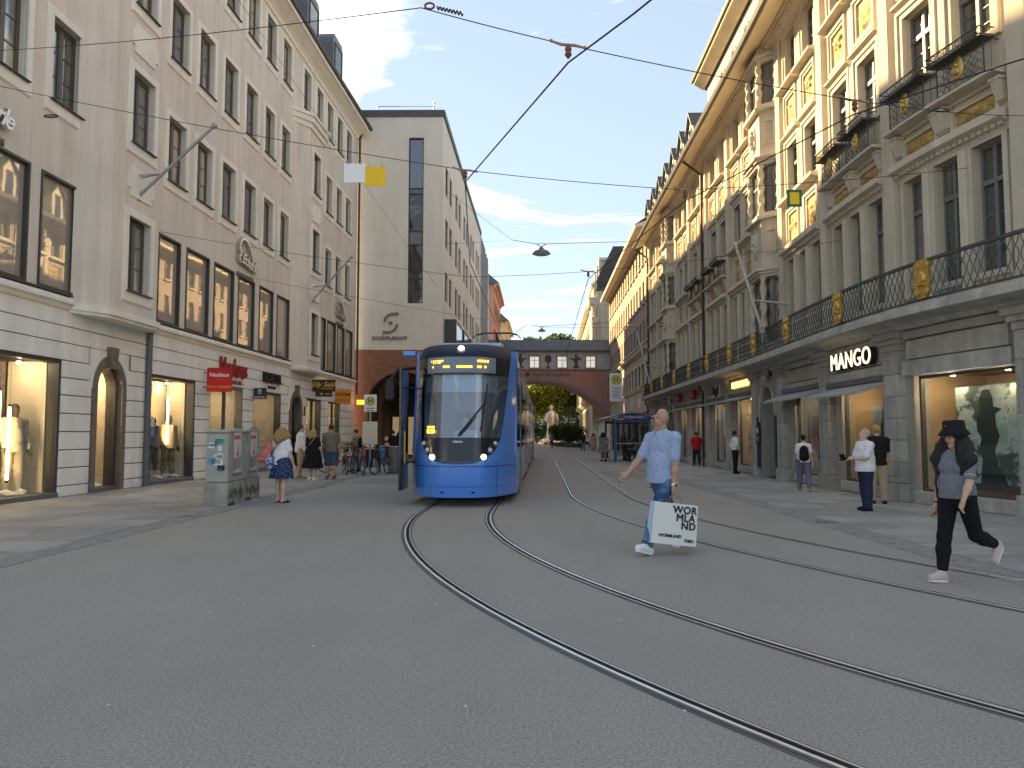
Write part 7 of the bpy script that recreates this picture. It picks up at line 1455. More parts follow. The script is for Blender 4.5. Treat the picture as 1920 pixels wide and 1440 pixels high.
for nm, c in dict(hair_black=(.012, .010, .010), hair_brown=(.06, .035, .02), hair_blonde=(.36, .22, .09), hair_grey=(.42, .40, .38), hair_light=(.42, .27, .10)).items(): mat(nm, c, .55, var=.3, vscale=30, spec=.35, bump=.5, bscale=90)
def print_mat(nm, c0, c1, sc, thr=.5):
    m = bpy.data.materials.new(nm); m.use_nodes = True; t = m.node_tree; b = t.nodes['Principled BSDF']; b.inputs['Roughness'].default_value = .85; b.inputs['Specular IOR Level'].default_value = .2
    o = N('ShaderNodeTexCoord', t); n = N('ShaderNodeTexNoise', t); n.inputs['Scale'].default_value = sc; n.inputs['Detail'].default_value = 5; n.inputs['Roughness'].default_value = .65; t.links.new(o.outputs['Object'], n.inputs['Vector']); r = N('ShaderNodeValToRGB', t); r.color_ramp.elements[0].position = thr-.07; r.color_ramp.elements[1].position = thr+.07; r.color_ramp.elements[0].color = (*c0, 1); r.color_ramp.elements[1].color = (*c1, 1); t.links.new(n.outputs['Fac'], r.inputs[0]); t.links.new(r.outputs[0], b.inputs['Base Color']); MATS[nm] = m
print_mat('cl_blueprint', (.22, .31, .52), (.40, .48, .64), 75); print_mat('cl_skirtprint', (.015, .022, .07), (.10, .14, .28), 26, .53); print_mat('cl_bagprint', (.03, .06, .2), (.5, .55, .65), 16); print_mat('cl_greyprint', (.08, .08, .09), (.35, .34, .34), 20); print_mat('cl_jeanswash', (.028, .075, .18), (.13, .24, .40), 2.6, .56)
mat('eye_white', (.6, .58, .55), .3, var=0); mat('iris', (.03, .02, .015), .2, var=0); mat('lip', (.38, .13, .11), .5, var=0); mat('shoe_pink', (.55, .42, .38), .6); mat('sole', (.75, .73, .7), .7)
def person(label, x, y, rz, H=1.75, female=False, w=1.0, legs=((0, 0), (0, 0)), arms=((5, 6, 10), (5, 6, 10)), top=None, bottom=None, shoes='cl_black', hair=('short', 'hair_brown'), skin='skin', h=.016, head_turn=0.0, head_pitch=0.0, lean=0.0, group=None, base_z=0.0, seated=False, name='person', extra=None, lift=0.0, foot=(0, 0), mannequin=False, bust=None):
    """legs: (left, right) of (hip pitch, knee bend); arms: (left, right) of (shoulder pitch, abduction, elbow bend[, inward])
    top: (material, sleeve 0..2, hem, looseness); bottom: (kind, material, length 0..2, looseness)"""
    s = H/1.75; T = thing(name, label, 'person' if not mannequin else 'mannequin', (x, y, base_z), rz, group)
    hipx = .095 if female else .09; shx = .165 if female else .19; J = {}
    ln = math.radians(lean); tor = lambda px, py, pz: (px*s, (py-math.sin(ln)*(pz-.95))*s, (.95+(pz-.95)*math.cos(ln))*s)
    for i, (sd, sx) in enumerate((('l', 1), ('r', -1))):
        a, b = [math.radians(v) for v in legs[i]]; hip = np.array([sx*hipx*s, 0, .92*s]); out_ = .03*sx
        kn = hip+np.array([out_*.3*s, -math.sin(a)*.43*s, -math.cos(a)*.43*s]); an = kn+np.array([out_*.2*s, -math.sin(a-b)*.41*s, -math.cos(a-b)*.41*s]); fp = math.radians(foot[i])
        toe = an+np.array([out_*.8*s, -.16*s*math.cos(fp), -.045*s+.16*s*math.sin(fp)]); heel = an+np.array([0, .045*s, -.05*s-.05*s*math.sin(fp)*.9])
        J['hip'+sd], J['kn'+sd], J['an'+sd], J['toe'+sd], J['heel'+sd] = hip, kn, an, toe, heel
        av = arms[i]; a, ab, eb = [math.radians(v) for v in av[:3]]; inw = math.radians(av[3]) if len(av) > 3 else 0
        shd = np.array(tor(sx*shx, .0, 1.395)); el = shd+np.array([sx*math.sin(ab), -math.sin(a)*math.cos(ab), -math.cos(a)*math.cos(ab)])*.29*s; ab2 = ab*.6-inw
        wr = el+np.array([sx*math.sin(ab2), -math.sin(a+eb)*math.cos(ab2), -math.cos(a+eb)*math.cos(ab2)])*.255*s; hd = (wr-el)/np.linalg.norm(wr-el)
        J['sh'+sd], J['el'+sd], J['wr'+sd], J['hd'+sd] = shd, el, wr, hd
    dz = 0 if seated else -min(J['toel'][2], J['toer'][2], J['heell'][2], J['heelr'][2])+.035*s+lift
    if seated: dz = (base_z if False else 0)
    for k in list(J):
        if not k.startswith('hd'): J[k] = J[k]+np.array([0, 0, dz])
    TT = lambda px, py, pz: np.array(tor(px, py, pz))+np.array([0, 0, dz])
    ct, st_ = math.cos(head_turn), math.sin(head_turn); hc = TT(0, -.01, 1.585); cp, sp = math.cos(head_pitch), math.sin(head_pitch)
    def HD(px, py, pz):     # head-local offsets (y forward is negative)
        py, pz = py*cp-pz*sp, py*sp+pz*cp; return hc+np.array([(px*ct-py*st_)*s, (px*st_+py*ct)*s, pz*s])
    rot = np.array([[ct, st_, 0], [-st_, ct, 0], [0, 0, 1]]) if abs(head_turn) > .01 else None
    RS = lambda r: [v*s for v in r]
    big = h > .019
    # ---------- skin body
    B = Blob(.03*s); cw = w
    B.ell(TT(0, 0, 1.29), RS((.15*cw*(.92 if female else 1), .105*cw, .19))); B.ell(TT(0, -.005, 1.09), RS((.135*cw*(.9 if female else 1), .098*cw, .16))); B.ell(TT(0, .01, .95), RS((.155*cw*(1.05 if female else 1), .11*cw, .13)))
    if not mannequin or True: B.cone(TT(0, .012, 1.43), HD(0, .01, -.06), .058*s, .052*s)
    B.ell(HD(0, .012, .065), RS((.074, .094, .094)), rot); B.ell(HD(0, -.024, .0), RS((.058, .07, .088)), rot, .02*s); B.ell(HD(0, -.05, -.075), RS((.034, .034, .03)), rot, .02*s)
    B.cone(HD(0, -.092, .05), HD(0, -.112, .012), .010*s, .0155*s, .012*s)
    if not mannequin:
        B.ell(HD(0, -.085, -.035), RS((.026, .016, .012)), rot, .008*s); B.ell(HD(0, -.084, .062), RS((.05, .016, .012)), rot, .015*s)
        for sx in (-1, 1): B.ell(HD(sx*.076, .012, .02), RS((.011, .02, .032)), rot, .006*s); B.ell(HD(sx*.04, -.068, .0), RS((.022, .02, .024)), rot, .02*s); B.sub(HD(sx*.032, -.101, .043), RS((.018, .014, .011)))
    for sd, sx in (('l', 1), ('r', -1)):
        B.chain([TT(0, .012, 1.46), TT(sx*.09, .005, 1.42), J['sh'+sd]], [.05*s, .05*s*cw, .05*s*cw]); e, w_ = J['el'+sd], J['wr'+sd]; thin = .86 if female else 1
        B.chain([J['sh'+sd], e], [.053*s*cw*thin, .041*s*cw*thin]); B.chain([e, e+(w_-e)*.35, w_], [.041*s*cw*thin, .042*s*cw*thin, .027*s*thin])
        hd = J['hd'+sd]; pl = np.array([sx*.25, -.97, 0]); pl -= hd*(pl@hd); pl /= np.linalg.norm(pl); nr = np.cross(hd, pl)
        palm = w_+hd*.085*s; B.cone(w_+hd*.02*s, palm, .026*s, .028*s, .012*s); B.cone(w_+hd*.03*s+pl*.018*s, palm+pl*.024*s, .017*s, .016*s, .015*s); B.cone(w_+hd*.03*s-pl*.018*s, palm-pl*.024*s, .017*s, .015*s, .015*s)
        if not big:
            cl = nr*(-1 if sd == 'l' else 1)
            for q, L_ in zip((.03, .011, -.009, -.028), (.066, .075, .07, .055)):
                r0 = palm+pl*q*s+hd*.008*s; r1 = r0+(hd*.6*L_+cl*.22*L_)*s; r2 = r1+(hd*.25*L_+cl*.45*L_)*s; B.chain([r0, r1, r2], [.0092*s, .0085*s, .0075*s], .004*s)
            t0 = w_+hd*.035*s+pl*.03*s; t1 = t0+(hd*.025+pl*.025+cl*.01)*s; B.chain([t0, t1, t1+(hd*.03+pl*.004+cl*.012)*s], [.012*s, .0105*s, .009*s], .006*s)
        B.chain([J['hip'+sd]+np.array([0, 0, .01]), J['kn'+sd]], [.088*s*cw, .055*s*cw]); k_, a_ = J['kn'+sd], J['an'+sd]; bk = np.array([0, .012*s, 0])
        B.chain([k_, k_+(a_-k_)*.32+bk, a_], [.053*s*cw, .056*s*cw, .036*s]); B.cone(a_, J['heel'+sd], .036*s, .028*s, .02*s); B.cone(J['heel'+sd]+np.array([0, 0, .0]), J['toe'+sd], .028*s, .024*s, .02*s); B.cone(a_, J['toe'+sd], .03*s, .022*s, .03*s)
    if female: 
        for sx in (-1, 1): B.ell(TT(sx*.07, -.085, 1.27), RS((.06, .055, .06)))
    body = part('body', B.build('body', h), skin, T, local=True)
    # ---------- top
    if top:
        mt, sl, hem, lo_ = top; C_ = Blob(.04*s); o = .018+lo_
        C_.ell(TT(0, 0, 1.30), RS((.15*cw+o, .105*cw+o, .2))); C_.ell(TT(0, 0, 1.1), RS((.14*cw+o, .10*cw+o, .2))); C_.chain([TT(-.13, .005, 1.395), TT(0, .008, 1.435), TT(.13, .005, 1.395)], [(.062*cw+.006)*s, (.062*cw+.006)*s, (.062*cw+.006)*s])
        if hem < 1.0: C_.cone(TT(0, .0, 1.1), TT(0, .0, hem-.03), (.135*cw+o)*s, (.145*cw+o)*s, .06*s); C_.ell(TT(-.05, 0, hem+.06), RS((.115*cw+o, .10*cw+o, .15))); C_.ell(TT(.05, 0, hem+.06), RS((.115*cw+o, .10*cw+o, .15)))
        if female:
            for sx in (-1, 1): C_.ell(TT(sx*.07, -.085, 1.27), RS((.062+.012, .055+.014, .062)))
        C_.cut(TT(0, 0, hem), (0, 0, -1)); C_.sub(TT(0, -.03, 1.545), RS((.072, .09, .085)))
        meshes = []
        for sd, sx in (('l', 1), ('r', -1)):
            if sl > 0:
                a, e, w_ = J['sh'+sd], J['el'+sd], J['wr'+sd]; so = .012+lo_*.4; C_.cone(TT(sx*.1, 0, 1.40), a, (.06*cw+.008)*s, (.052*cw+so)*s)
                f_ = min(1, sl); end = a+(e-a)*f_; C_.cone(a, end, (.052*cw+so)*s, (.056*cw-.012*f_+so)*s, .03*s)
                if sl > 1: end2 = e+(w_-e)*(sl-1); C_.cone(e, end2, (.046*cw+so)*s, (.036*cw+so)*s, .02*s)
        part('top', C_.build('top', h, .0085*s, 15, abs(int(x*10+50))), mt, T, local=True)
    # ---------- bottom
    if bottom:
        kind, mt, ln_, lo_ = bottom; C_ = Blob(.03*s); o = .014+lo_
        if kind in ('trousers', 'shorts'):
            C_.ell(TT(0, .008, .95), RS((.158*cw*(1.05 if female else 1)+o, .112*cw+o, .135)))
            for sd, sx in (('l', 1), ('r', -1)):
                a, k_, e = J['hip'+sd], J['kn'+sd], J['an'+sd]; f_ = min(1, ln_); end = a+(k_-a)*f_; C_.cone(a+np.array([0, 0, .01]), end, (.09*cw+o)*s, (.09*cw-.034*f_*cw+o)*s)
                if ln_ > 1: C_.cone(k_, k_+(e-k_)*.35*(min(1, (ln_-1)/.35)), (.056*cw+o)*s, (.058*cw+o*.9)*s); 
                if ln_ > 1.35: C_.cone(k_+(e-k_)*.35, k_+(e-k_)*(ln_-1), (.058*cw+o*.9)*s, (.042*cw+o)*s)
            C_.cut(TT(0, 0, 1.06), (0, 0, 1)); nz_ = .004*s if lo_ < .004 else .006*s
        else:
            top_z = 1.06 if kind == 'skirt' else 1.2; zb = ln_
            kc = (J['knl']+J['knr'])/2; C_.ell(TT(0, 0, .98), RS((.16*cw+o, .115*cw+o, .16))); C_.cone(TT(-.06, 0, .92), (J['knl']*0+kc)*np.array([1, 1, 0])+np.array([-.07*s-lo_, 0, zb*s]), (.11*cw+o)*s, (.12*cw+o+lo_)*s, .08*s); C_.cone(TT(.06, 0, .92), kc*np.array([1, 1, 0])+np.array([.07*s+lo_, 0, zb*s]), (.11*cw+o)*s, (.12*cw+o+lo_)*s, .08*s)
            if kind == 'dress': C_.ell(TT(0, 0, 1.14), RS((.135*cw+o, .098*cw+o, .17)))
            C_.cut((0, 0, zb*s), (0, 0, -1)); C_.cut(TT(0, 0, top_z), (0, 0, 1)); nz_ = .009*s
        part('bottom', C_.build('bottom', h, nz_, 18, abs(int(y*10))), mt, T, local=True)
    # ---------- shoes
    if shoes and not big or shoes:
        for sd, sx in (('l', 1), ('r', -1)):
            a, hl, to = J['an'+sd], J['heel'+sd], J['toe'+sd]; C_ = Blob(.02*s); up_ = np.array([0, 0, 1.0])
            if shoes == 'sandal': C_.cone(hl-up_*.018*s, to-up_*.012*s, .034*s, .036*s); C_.cone(to*.7+hl*.3+up_*.03*s+np.array([.04*s, 0, 0]), to*.7+hl*.3+up_*.03*s-np.array([.04*s, 0, 0]), .012*s, .012*s); C_.cone(a+np.array([.034*s, 0, .0]), a-np.array([.034*s, 0, .0]), .014*s, .014*s); part('shoe', C_.build('shoe', min(h, .012)), 'cl_black', T, local=True); continue
            C_.cone(hl, to, .042*s, .036*s); C_.cone(a-up_*.0*s, to, .046*s, .03*s, .03*s); C_.cone(a+up_*.015*s, hl, .046*s, .04*s)
            sh = part('shoe', C_.build('shoe', min(h, .012)), shoes, T, local=True)
            if not big:
                fd = (to-hl)/np.linalg.norm(to-hl); dn = np.array([0, fd[2], -fd[1]]); dn = dn/np.linalg.norm(dn)*(1 if dn[2] < 0 else -1); C_ = Blob(.01*s); C_.cone(hl+dn*.034*s-fd*.005*s, to+dn*.028*s+fd*.005*s, .03*s, .026*s); C_.cone(hl+dn*.034*s+np.array([.012*s, 0, 0]), to+dn*.028*s+np.array([.014*s, 0, 0]), .03*s, .026*s); C_.cone(hl+dn*.034*s-np.array([.012*s, 0, 0]), to+dn*.028*s-np.array([.014*s, 0, 0]), .03*s, .026*s); C_.cut(hl+dn*.045*s, dn); C_.cut(hl+dn*.018*s, -dn); part('sole', C_.build('sole', .009), 'sole' if shoes not in ('cl_black',) else 'cl_black', sh, local=True)
    # ---------- hair
    if hair:
        st, mt = hair; C_ = Blob(.03*s); nz_ = .004*s
        if st in ('short', 'bun', 'bald'):
            if st != 'bald': C_.ell(HD(0, .016, .072), RS((.083, .102, .1)), rot); C_.cut(HD(0, -.055, .085), HD(0, -1, -.55)-hc); C_.cut(HD(0, .02, -.03), HD(0, -.55, -1)-hc)
            else: C_.ell(HD(0, .016, .05), RS((.079, .1, .088)), rot); C_.cut(HD(0, .02, .05), HD(0, -1, .35)-hc); C_.cut(HD(0, .0, .07), HD(0, -.1, 1)-hc); C_.cut(HD(0, .02, -.04), HD(0, -.4, -1)-hc); nz_ = .001
            if st == 'bun': C_.ell(HD(0, .09, .13), RS((.04, .04, .045)))
        elif st == 'long':
            C_.ell(HD(0, .018, .07), RS((.086, .105, .102)), rot)
            for sx in (-1, 0, 1): C_.chain([HD(sx*.06, .05, .05), HD(sx*.085, .06, -.08), HD(sx*.08, .085, -.22)], [.05*s, .055*s, .035*s])
            C_.sub(HD(0, -.11, .0), RS((.064, .075, .115))); nz_ = .008*s
        elif st == 'curly':
            C_.ell(HD(0, .02, .06), RS((.115, .12, .11)), rot)
            for sx in (-1, 0, 1): C_.chain([HD(sx*.085, .04, .05), HD(sx*.115, .05, -.07), HD(sx*.12, .07, -.19)], [.06*s, .075*s, .05*s]); C_.chain([HD(sx*.05, .08, .0), HD(sx*.06, .11, -.12), HD(sx*.06, .11, -.22)], [.06*s, .07*s, .04*s])
            C_.sub(HD(0, -.125, -.01), RS((.072, .085, .13))); nz_ = .017*s
        elif st == 'wild':      # long thick dark hair, under a hat
            C_.ell(HD(0, .02, .05), RS((.1, .11, .1)), rot)
            for sx in (-1, 1): C_.chain([HD(sx*.085, .0, .04), HD(sx*.125, .0, -.08), HD(sx*.17, -.03, -.22), HD(sx*.15, -.06, -.36)], [.055*s, .08*s, .09*s, .05*s]); C_.chain([HD(sx*.06, .07, .0), HD(sx*.09, .09, -.15), HD(sx*.09, .09, -.32)], [.06*s, .085*s, .06*s])
            C_.chain([HD(0, .08, .0), HD(0, .11, -.15), HD(0, .1, -.33)], [.06*s, .08*s, .06*s]); rg_ = np.random.RandomState(5)
            for q in range(46):
                an = rg_.uniform(-2.35, 2.35); rr = rg_.uniform(.085, .125); L_ = rg_.uniform(.26, .42); bx = lambda r: (r*math.sin(an), .02+r*math.cos(an)); p0 = bx(rr*.8); p1 = bx(rr*1.35); p2 = bx(rr*1.5+rg_.uniform(-.02, .03)); C_.chain([HD(*p0, .02), HD(*p1, -L_*.45), HD(p2[0]+rg_.uniform(-.02, .02), p2[1]-.03, -L_)], [.026*s, .03*s, .012*s], .012*s)
            C_.sub(HD(0, -.13, .0), RS((.052, .085, .12))); nz_ = .006*s
        me = C_.build('hair', min(h, .012) if not big else h*.8, nz_, 42 if st not in ('wild', 'curly') else 55, 3)
        if me: part('hair', me, mt, T, local=True)
    if not big and not mannequin:
        for sx in (-1, 1):
            e_ = part('eye', MB().sphere(HD(sx*.032, -.083, .042), .0125*s, 8, 6), 'eye_white', T, local=True, smooth=True); part('iris', MB().sphere(HD(sx*.032, -.0925, .042), .0058*s, 8, 6), 'iris', e_, local=True); part('eyebrow', MB().tube([HD(sx*.015, -.101, .063), HD(sx*.034, -.099, .068), HD(sx*.052, -.088, .06)], .0035*s, 5), hair[1] if hair else 'hair_grey', T, local=True)
        part('lips', MB().tube([HD(-.022, -.092, -.037), HD(0, -.102, -.035), HD(.022, -.092, -.037)], [.003*s, .0065*s, .003*s], 6), 'lip', T, local=True)
    return T, J, HD, TT, s
D = math.radians
# -- man with the paper bag
T, J, HD, TT, s = person('bald man in light blue printed shirt and jeans striding with a paper bag', 1.97, 10.1, D(-56), 1.93, w=1.0, legs=((27, 2), (-27, 14)), foot=(14, -32), arms=((2, 5, 6), (32, 4, 18)), top=('cl_blueprint', .82, .87, .022), bottom=('trousers', 'cl_jeanswash', 1.93, .008), shoes='cl_white', hair=None, skin='skin_tan', h=.0095, head_turn=D(-32), head_pitch=-.03)
g_ = MB()
for sx in (-1, 1): g_.tube([HD(sx*.032+.023*math.cos(t), -.108, .043+.017*math.sin(t)) for t in np.linspace(0, 2*math.pi, 14, endpoint=False)], .0028*s, 5, closed=True); g_.tube([HD(sx*.055, -.104, .047), HD(sx*.078, -.02, .045), HD(sx*.078, .02, .035)], .0026*s, 5)
g_.tube([HD(-.01, -.113, .047), HD(.01, -.113, .047)], .0026*s, 5); part('glasses', g_, 'black', T, local=True)
for sx in (-1, 1): part('collar', MB().prism([(0, 0), (.085*sx, .015), (.075*sx, -.05), (.02*sx, -.075)], -.008, 0, 'y'), 'cl_blueprint', T, Matrix.Translation(TT(0, -.095, 1.475)) @ Matrix.Rotation(sx*.35, 4, 'Z') @ Matrix.Rotation(-.5, 4, 'X'), local=True)
for k in range(6): part('button', MB().sphere(TT(0, -.138-.004*(k % 2), 1.38-.075*k), .007, 6, 5), 'white', T, local=True)
wv = Vector(J['wrl']); wd = Vector(J['hdl']); part('watch', MB().tube([wv-wd*.022, wv+wd*.012], .034, 14), 'white', T, local=True); part('watch_face', MB().lathe([(.018, 0), (.018, .008)], 12, Matrix.Translation(wv+Vector((.034, -.01, 0))) @ Matrix.Rotation(math.pi/2, 4, 'Y')), 'black', T, local=True)
part('belt_cuff', MB().tube([Vector(J['anl'])+Vector((0, 0, .035)), Vector(J['anl'])+Vector((0, 0, .075))], .068, 14), 'cl_jeans_short', T, local=True)
# paper bag hanging from his left hand
hw_ = wm(T) @ (Vector(J['wrl'])+Vector(J['hdl'])*.13); bw, bh, bd = .62, .51, .17
BG = thing('paper_bag', 'large white paper shopping bag with bold black WORMLAND letters', 'shopping bag', (hw_.x+.02, hw_.y-.03, hw_.z-.165-bh+.065), D(14)); mat('paper_white', (.74, .73, .70), .7, var=.03, bump=.05, bscale=12); mat('paper_blue', (.42, .60, .80), .7, var=.03); mat('paper_ink', (.015, .015, .016), .6, var=0)
tilt = Matrix.Translation((0, 0, bh+.17)) @ Matrix.Rotation(D(7), 4, 'Y') @ Matrix.Translation((0, 0, -bh-.17))
def bq(vs, mt, nm): part(nm, MB().add(vs, [(0, 1, 2, 3)]), mt, BG, tilt, local=True)
x0, x1, y0, y1 = -bw/2, bw/2, -bd/2, bd/2
pb = MB(); pb.add([(x0, y0, 0), (x1, y0, 0), (x1-.01, y0+.03, bh), (x0+.01, y0+.03, bh), (x0, y1, 0), (x1, y1, 0), (x1-.01, y1-.03, bh), (x0+.01, y1-.03, bh)], [(0, 1, 2, 3), (4, 7, 6, 5), (0, 4, 5, 1), (1, 5, 6, 2)]); part('bag_body', pb, 'paper_white', BG, tilt, local=True)
part('gusset', MB().add([(x0-.001, y0, 0), (x0+.009, y0+.03, bh), (x0+.03, 0, bh), (x0+.02, 0, .02), (x0-.001, y1, 0), (x0+.009, y1-.03, bh)], [(0, 1, 2, 3), (3, 2, 5, 4), (0, 3, 4)]), 'paper_blue', BG, tilt, local=True)
sl = Matrix.Translation((0, y0+.013, 0)) @ Matrix.Rotation(-math.atan(.03/bh), 4, 'X')
for txt, x, z, sz in (('WOR', .165, .435, .122), ('MLA', .18, .337, .122), ('ND', .225, .239, .122)):
    me = text_mesh(txt, sz*1.05, .001, align='CENTER', spacing=1.08); me.materials.append(M['paper_ink'])      # heavy letters: five thin layers, each a little shifted
    for k, (dx_, dz_) in enumerate(((0, 0), (.0045, .0), (-.0045, 0), (0, .004), (0, -.004))): part('lettering', me, None, BG, tilt @ Matrix.Translation((x-.04+dx_, y0+.03*z/bh-.004-.0012*k, z+dz_)) @ TXT, local=True)
for txt, x, z, sz in (('WORMLAND', -.06, .105, .052), ('THEO', .2, .06, .05)):
    me = text_mesh(txt, sz, .002, bold=.0025, shear=.2); me.materials.append(M['paper_ink']); part('lettering', me, None, BG, tilt @ Matrix.Translation((x, y0+.03*z/bh-.004, z)) @ TXT, local=True)
for yy in (-.05, .05): part('cord_handle', MB().tube([(-.11, yy, bh-.01), (-.07, yy*.5, bh+.07), (-.02, 0, bh+.115), (.03, 0, bh+.115), (.08, yy*.5, bh+.07), (.12, yy, bh-.01)], .004, 6), 'tram_grey', BG, tilt, local=True)
# -- woman with the bucket hat
T, J, HD, TT, s = person('woman in black bucket hat, grey blue knit top and black leggings mid step', 4.60, 8.0, D(-60), 1.62, True, 1.06, legs=((-22, 50), (12, 3)), foot=(-48, 4), arms=((20, 7, 20), (-6, 9, 14)), top=('cl_greyblue', .78, .93, .006), bottom=('trousers', 'cl_legging', 1.82, .0), shoes='shoe_pink', hair=('wild', 'hair_black'), skin='skin', h=.009, head_turn=D(-6))
hat = Matrix.Translation(HD(0, .008, .0)) @ Matrix.Rotation(D(-6), 4, 'Z') @ Matrix.Rotation(.06, 4, 'X')
ht = part('hat', MB().lathe([(.145, .045), (.147, .05), (.106, .105), (.104, .11), (.098, .185), (.085, .2), (.0, .205)], 28, hat, 1, 1.14), 'cl_black', T, local=True, smooth=True); part('hat_patch', MB().box(-.012, .01, -.126, -.12, .14, .155, hat), 'red_dark', ht, local=True)
g_ = MB()
for sx in (-1, 1): g_.tube([HD(sx*.032+.024*math.cos(t), -.108, .04+.02*math.sin(t)) for t in np.linspace(0, 2*math.pi, 14, endpoint=False)], .002, 5, closed=True)
part('glasses', g_, 'gold', T, local=True); part('top_hem', MB().tube([TT(.172*math.cos(t), .142*math.sin(t), .935) for t in np.linspace(0, 2*math.pi, 26, endpoint=False)], .006, 5, closed=True), 'shoe_pink', T, local=True)
for sd in 'lr':
    a, e = Vector(J['sh'+sd]), Vector(J['el'+sd]); c = a.lerp(e, .76); dr_ = (e-a).normalized(); u = dr_.orthogonal().normalized(); v = dr_.cross(u); part('cuff', MB().tube([c+(u*math.cos(t)+v*math.sin(t))*.058 for t in np.linspace(0, 2*math.pi, 16, endpoint=False)], .006, 5, closed=True), 'shoe_pink', T, local=True)
    part('sock', MB().tube([Vector(J['an'+sd])+(Vector(J['kn'+sd])-Vector(J['an'+sd]))*t for t in (.02, .14)], [.04, .038], 12), 'cl_black', T, local=True)
wv = Vector(J['wrr']); wd = Vector(J['hdr']); part('bracelet', MB().tube([wv-wd*.02, wv-wd*.005], .027, 12), 'black', T, local=True)
mat('strap_black', (.015, .015, .016), .7); part('bag_strap', MB().tube([TT(-.13, .03, 1.47), TT(-.15, -.09, 1.35), TT(-.165, -.12, 1.1), TT(-.18, -.07, .93)], .012, 5), 'strap_black', T, local=True)
# -- left side
T, J, HD, TT, s = person('curly blonde woman in white tee and navy patterned skirt seen from behind', -5.2, 17.4, D(155), 1.69, True, 1.12, legs=((4, 3), (-2, 3)), arms=((-4, 16, 24), (8, 12, 10)), top=('cl_white', .62, .88, .02), bottom=('skirt', 'cl_skirtprint', .56, .03), shoes='sandal', hair=('curly', 'hair_blonde'), skin='skin_pale', h=.011, head_turn=D(38))
def sling(label, name, base, mt, prof, strap, h_=.011, rz=0):
    T_ = thing(name, label, 'bag', base, rz); C_ = Blob(.03); [C_.ell(c, r) for c, r in prof]; part('bag_body', C_.build('bag', h_, .006, 20), mt, T_, local=True)
    if strap: part('strap', MB().tube(strap, .011, 5), 'strap_black' if mt != 'cl_coral' else 'cl_coral', T_, local=True)
sling('coral red shoulder bag under the blonde woman arm', 'shoulder_bag', (-5.50, 17.30, .95), 'cl_coral', [((-.02, 0, .12), (.13, .09, .14)), ((.03, 0, .28), (.09, .06, .12)), ((-.1, 0, .02), (.12, .08, .06))], [(.02, -.03, .32), (.16, .0, .50), (.22, .06, .47)])
sling('blue and white patterned crossbody bag at the blonde woman hip', 'crossbody_bag', (-5.42, 17.24, .78), 'cl_bagprint', [((0, 0, .12), (.10, .06, .15)), ((.03, 0, .22), (.08, .05, .08))], [(.04, -.02, .30), (.16, -.04, .5), (.32, .02, .68)])
G1 = 'people chatting by the chocolate shop'
T, J, HD, TT, s = person('man in white shirt and beige shorts facing the woman in black dress', -7.3, 26.6, D(115), 1.88, w=1.02, legs=((3, 3), (-3, 4)), arms=((8, 6, 25), (4, 6, 20)), top=('cl_white', 1.9, .86, .02), bottom=('shorts', 'cl_beige', .92, .022), shoes='cl_tan', hair=('short', 'hair_brown'), h=.014, group=G1)
T, J, HD, TT, s = person('blonde woman in long black dress with a pale crossbody strap', -6.72, 26.0, D(168), 1.72, True, 1.22, legs=((5, 3), (-4, 3)), arms=((10, 14, 30), (4, 14, 20)), top=('cl_black', .7, .9, .02), bottom=('dress', 'cl_black', .42, .05), shoes='cl_white', hair=('long', 'hair_light'), skin='skin_pale', h=.014, group=G1, head_turn=D(20)); part('bag_strap', MB().tube([TT(-.13, .13, 1.45), TT(-.02, .17, 1.3), TT(.14, .15, 1.1)], .014, 5), 'cl_beige', T, local=True)
person('man in white tee facing the street between his two companions', -6.6, 28.2, D(10), 1.8, w=1.0, arms=((8, 6, 60), (6, 6, 20)), top=('cl_white', .7, .88, .02), bottom=('shorts', 'cl_navy', .9, .02), hair=('short', 'hair_brown'), h=.015, group=G1)
T, J, HD, TT, s = person('man in khaki tee and jean shorts seen from behind', -6.2, 26.4, D(185), 1.9, w=1.1, legs=((2, 2), (-2, 2)), arms=((6, 10, 25), (3, 9, 8)), top=('cl_khaki', .75, .86, .022), bottom=('shorts', 'cl_jeans_short', .95, .022), shoes='cl_grey', hair=('short', 'hair_brown'), h=.014, group=G1)
sling('pale blue jacket bundled in the khaki tee man hand', 'cloth_bag', (-6.55, 26.2, .62), 'cl_lightblue', [((0, 0, .2), (.11, .08, .22)), ((.03, 0, .42), (.07, .05, .12))], None, .016)
person('dark haired woman in black walking along the shop fronts', -9.15, 32.4, D(200), 1.76, True, 1.0, legs=((14, 4), (-10, 12)), arms=((15, 5, 15), (-12, 5, 10)), top=('cl_black', 1.9, .9, .015), bottom=('trousers', 'cl_black', 1.85, .006), shoes='cl_beige', hair=('long', 'hair_black'), h=.017, head_turn=D(-40), name='person')
T, J, HD, TT, s = person('man in tan shirt with black backpack facing the shops', -6.5, 32.0, D(-95), 1.78, legs=((6, 4), (-4, 6)), arms=((25, 5, 70), (10, 5, 25)), top=('cl_tan', 1.8, .86, .02), bottom=('trousers', 'cl_grey', 1.9, .01), hair=('short', 'hair_brown'), h=.017); C_ = Blob(.04); C_.ell(TT(0, .2, 1.22), (.14, .09, .2)); C_.ell(TT(0, .19, 1.1), (.14, .1, .14)); part('backpack', C_.build('backpack', .018), 'cl_black', T, local=True); part('backpack_strap', MB().tube([TT(.1, .12, 1.42), TT(.12, .0, 1.49), TT(.12, -.12, 1.35), TT(.12, -.02, 1.1)], .02, 5), 'cl_black', T, local=True)
person('person in white standing behind the man with the black backpack', -6.75, 36.5, D(30), 1.75, top=('cl_white', .8, .86, .02), bottom=('trousers', 'cl_navy', 1.9, .01), hair=('short', 'hair_black'), h=.02)
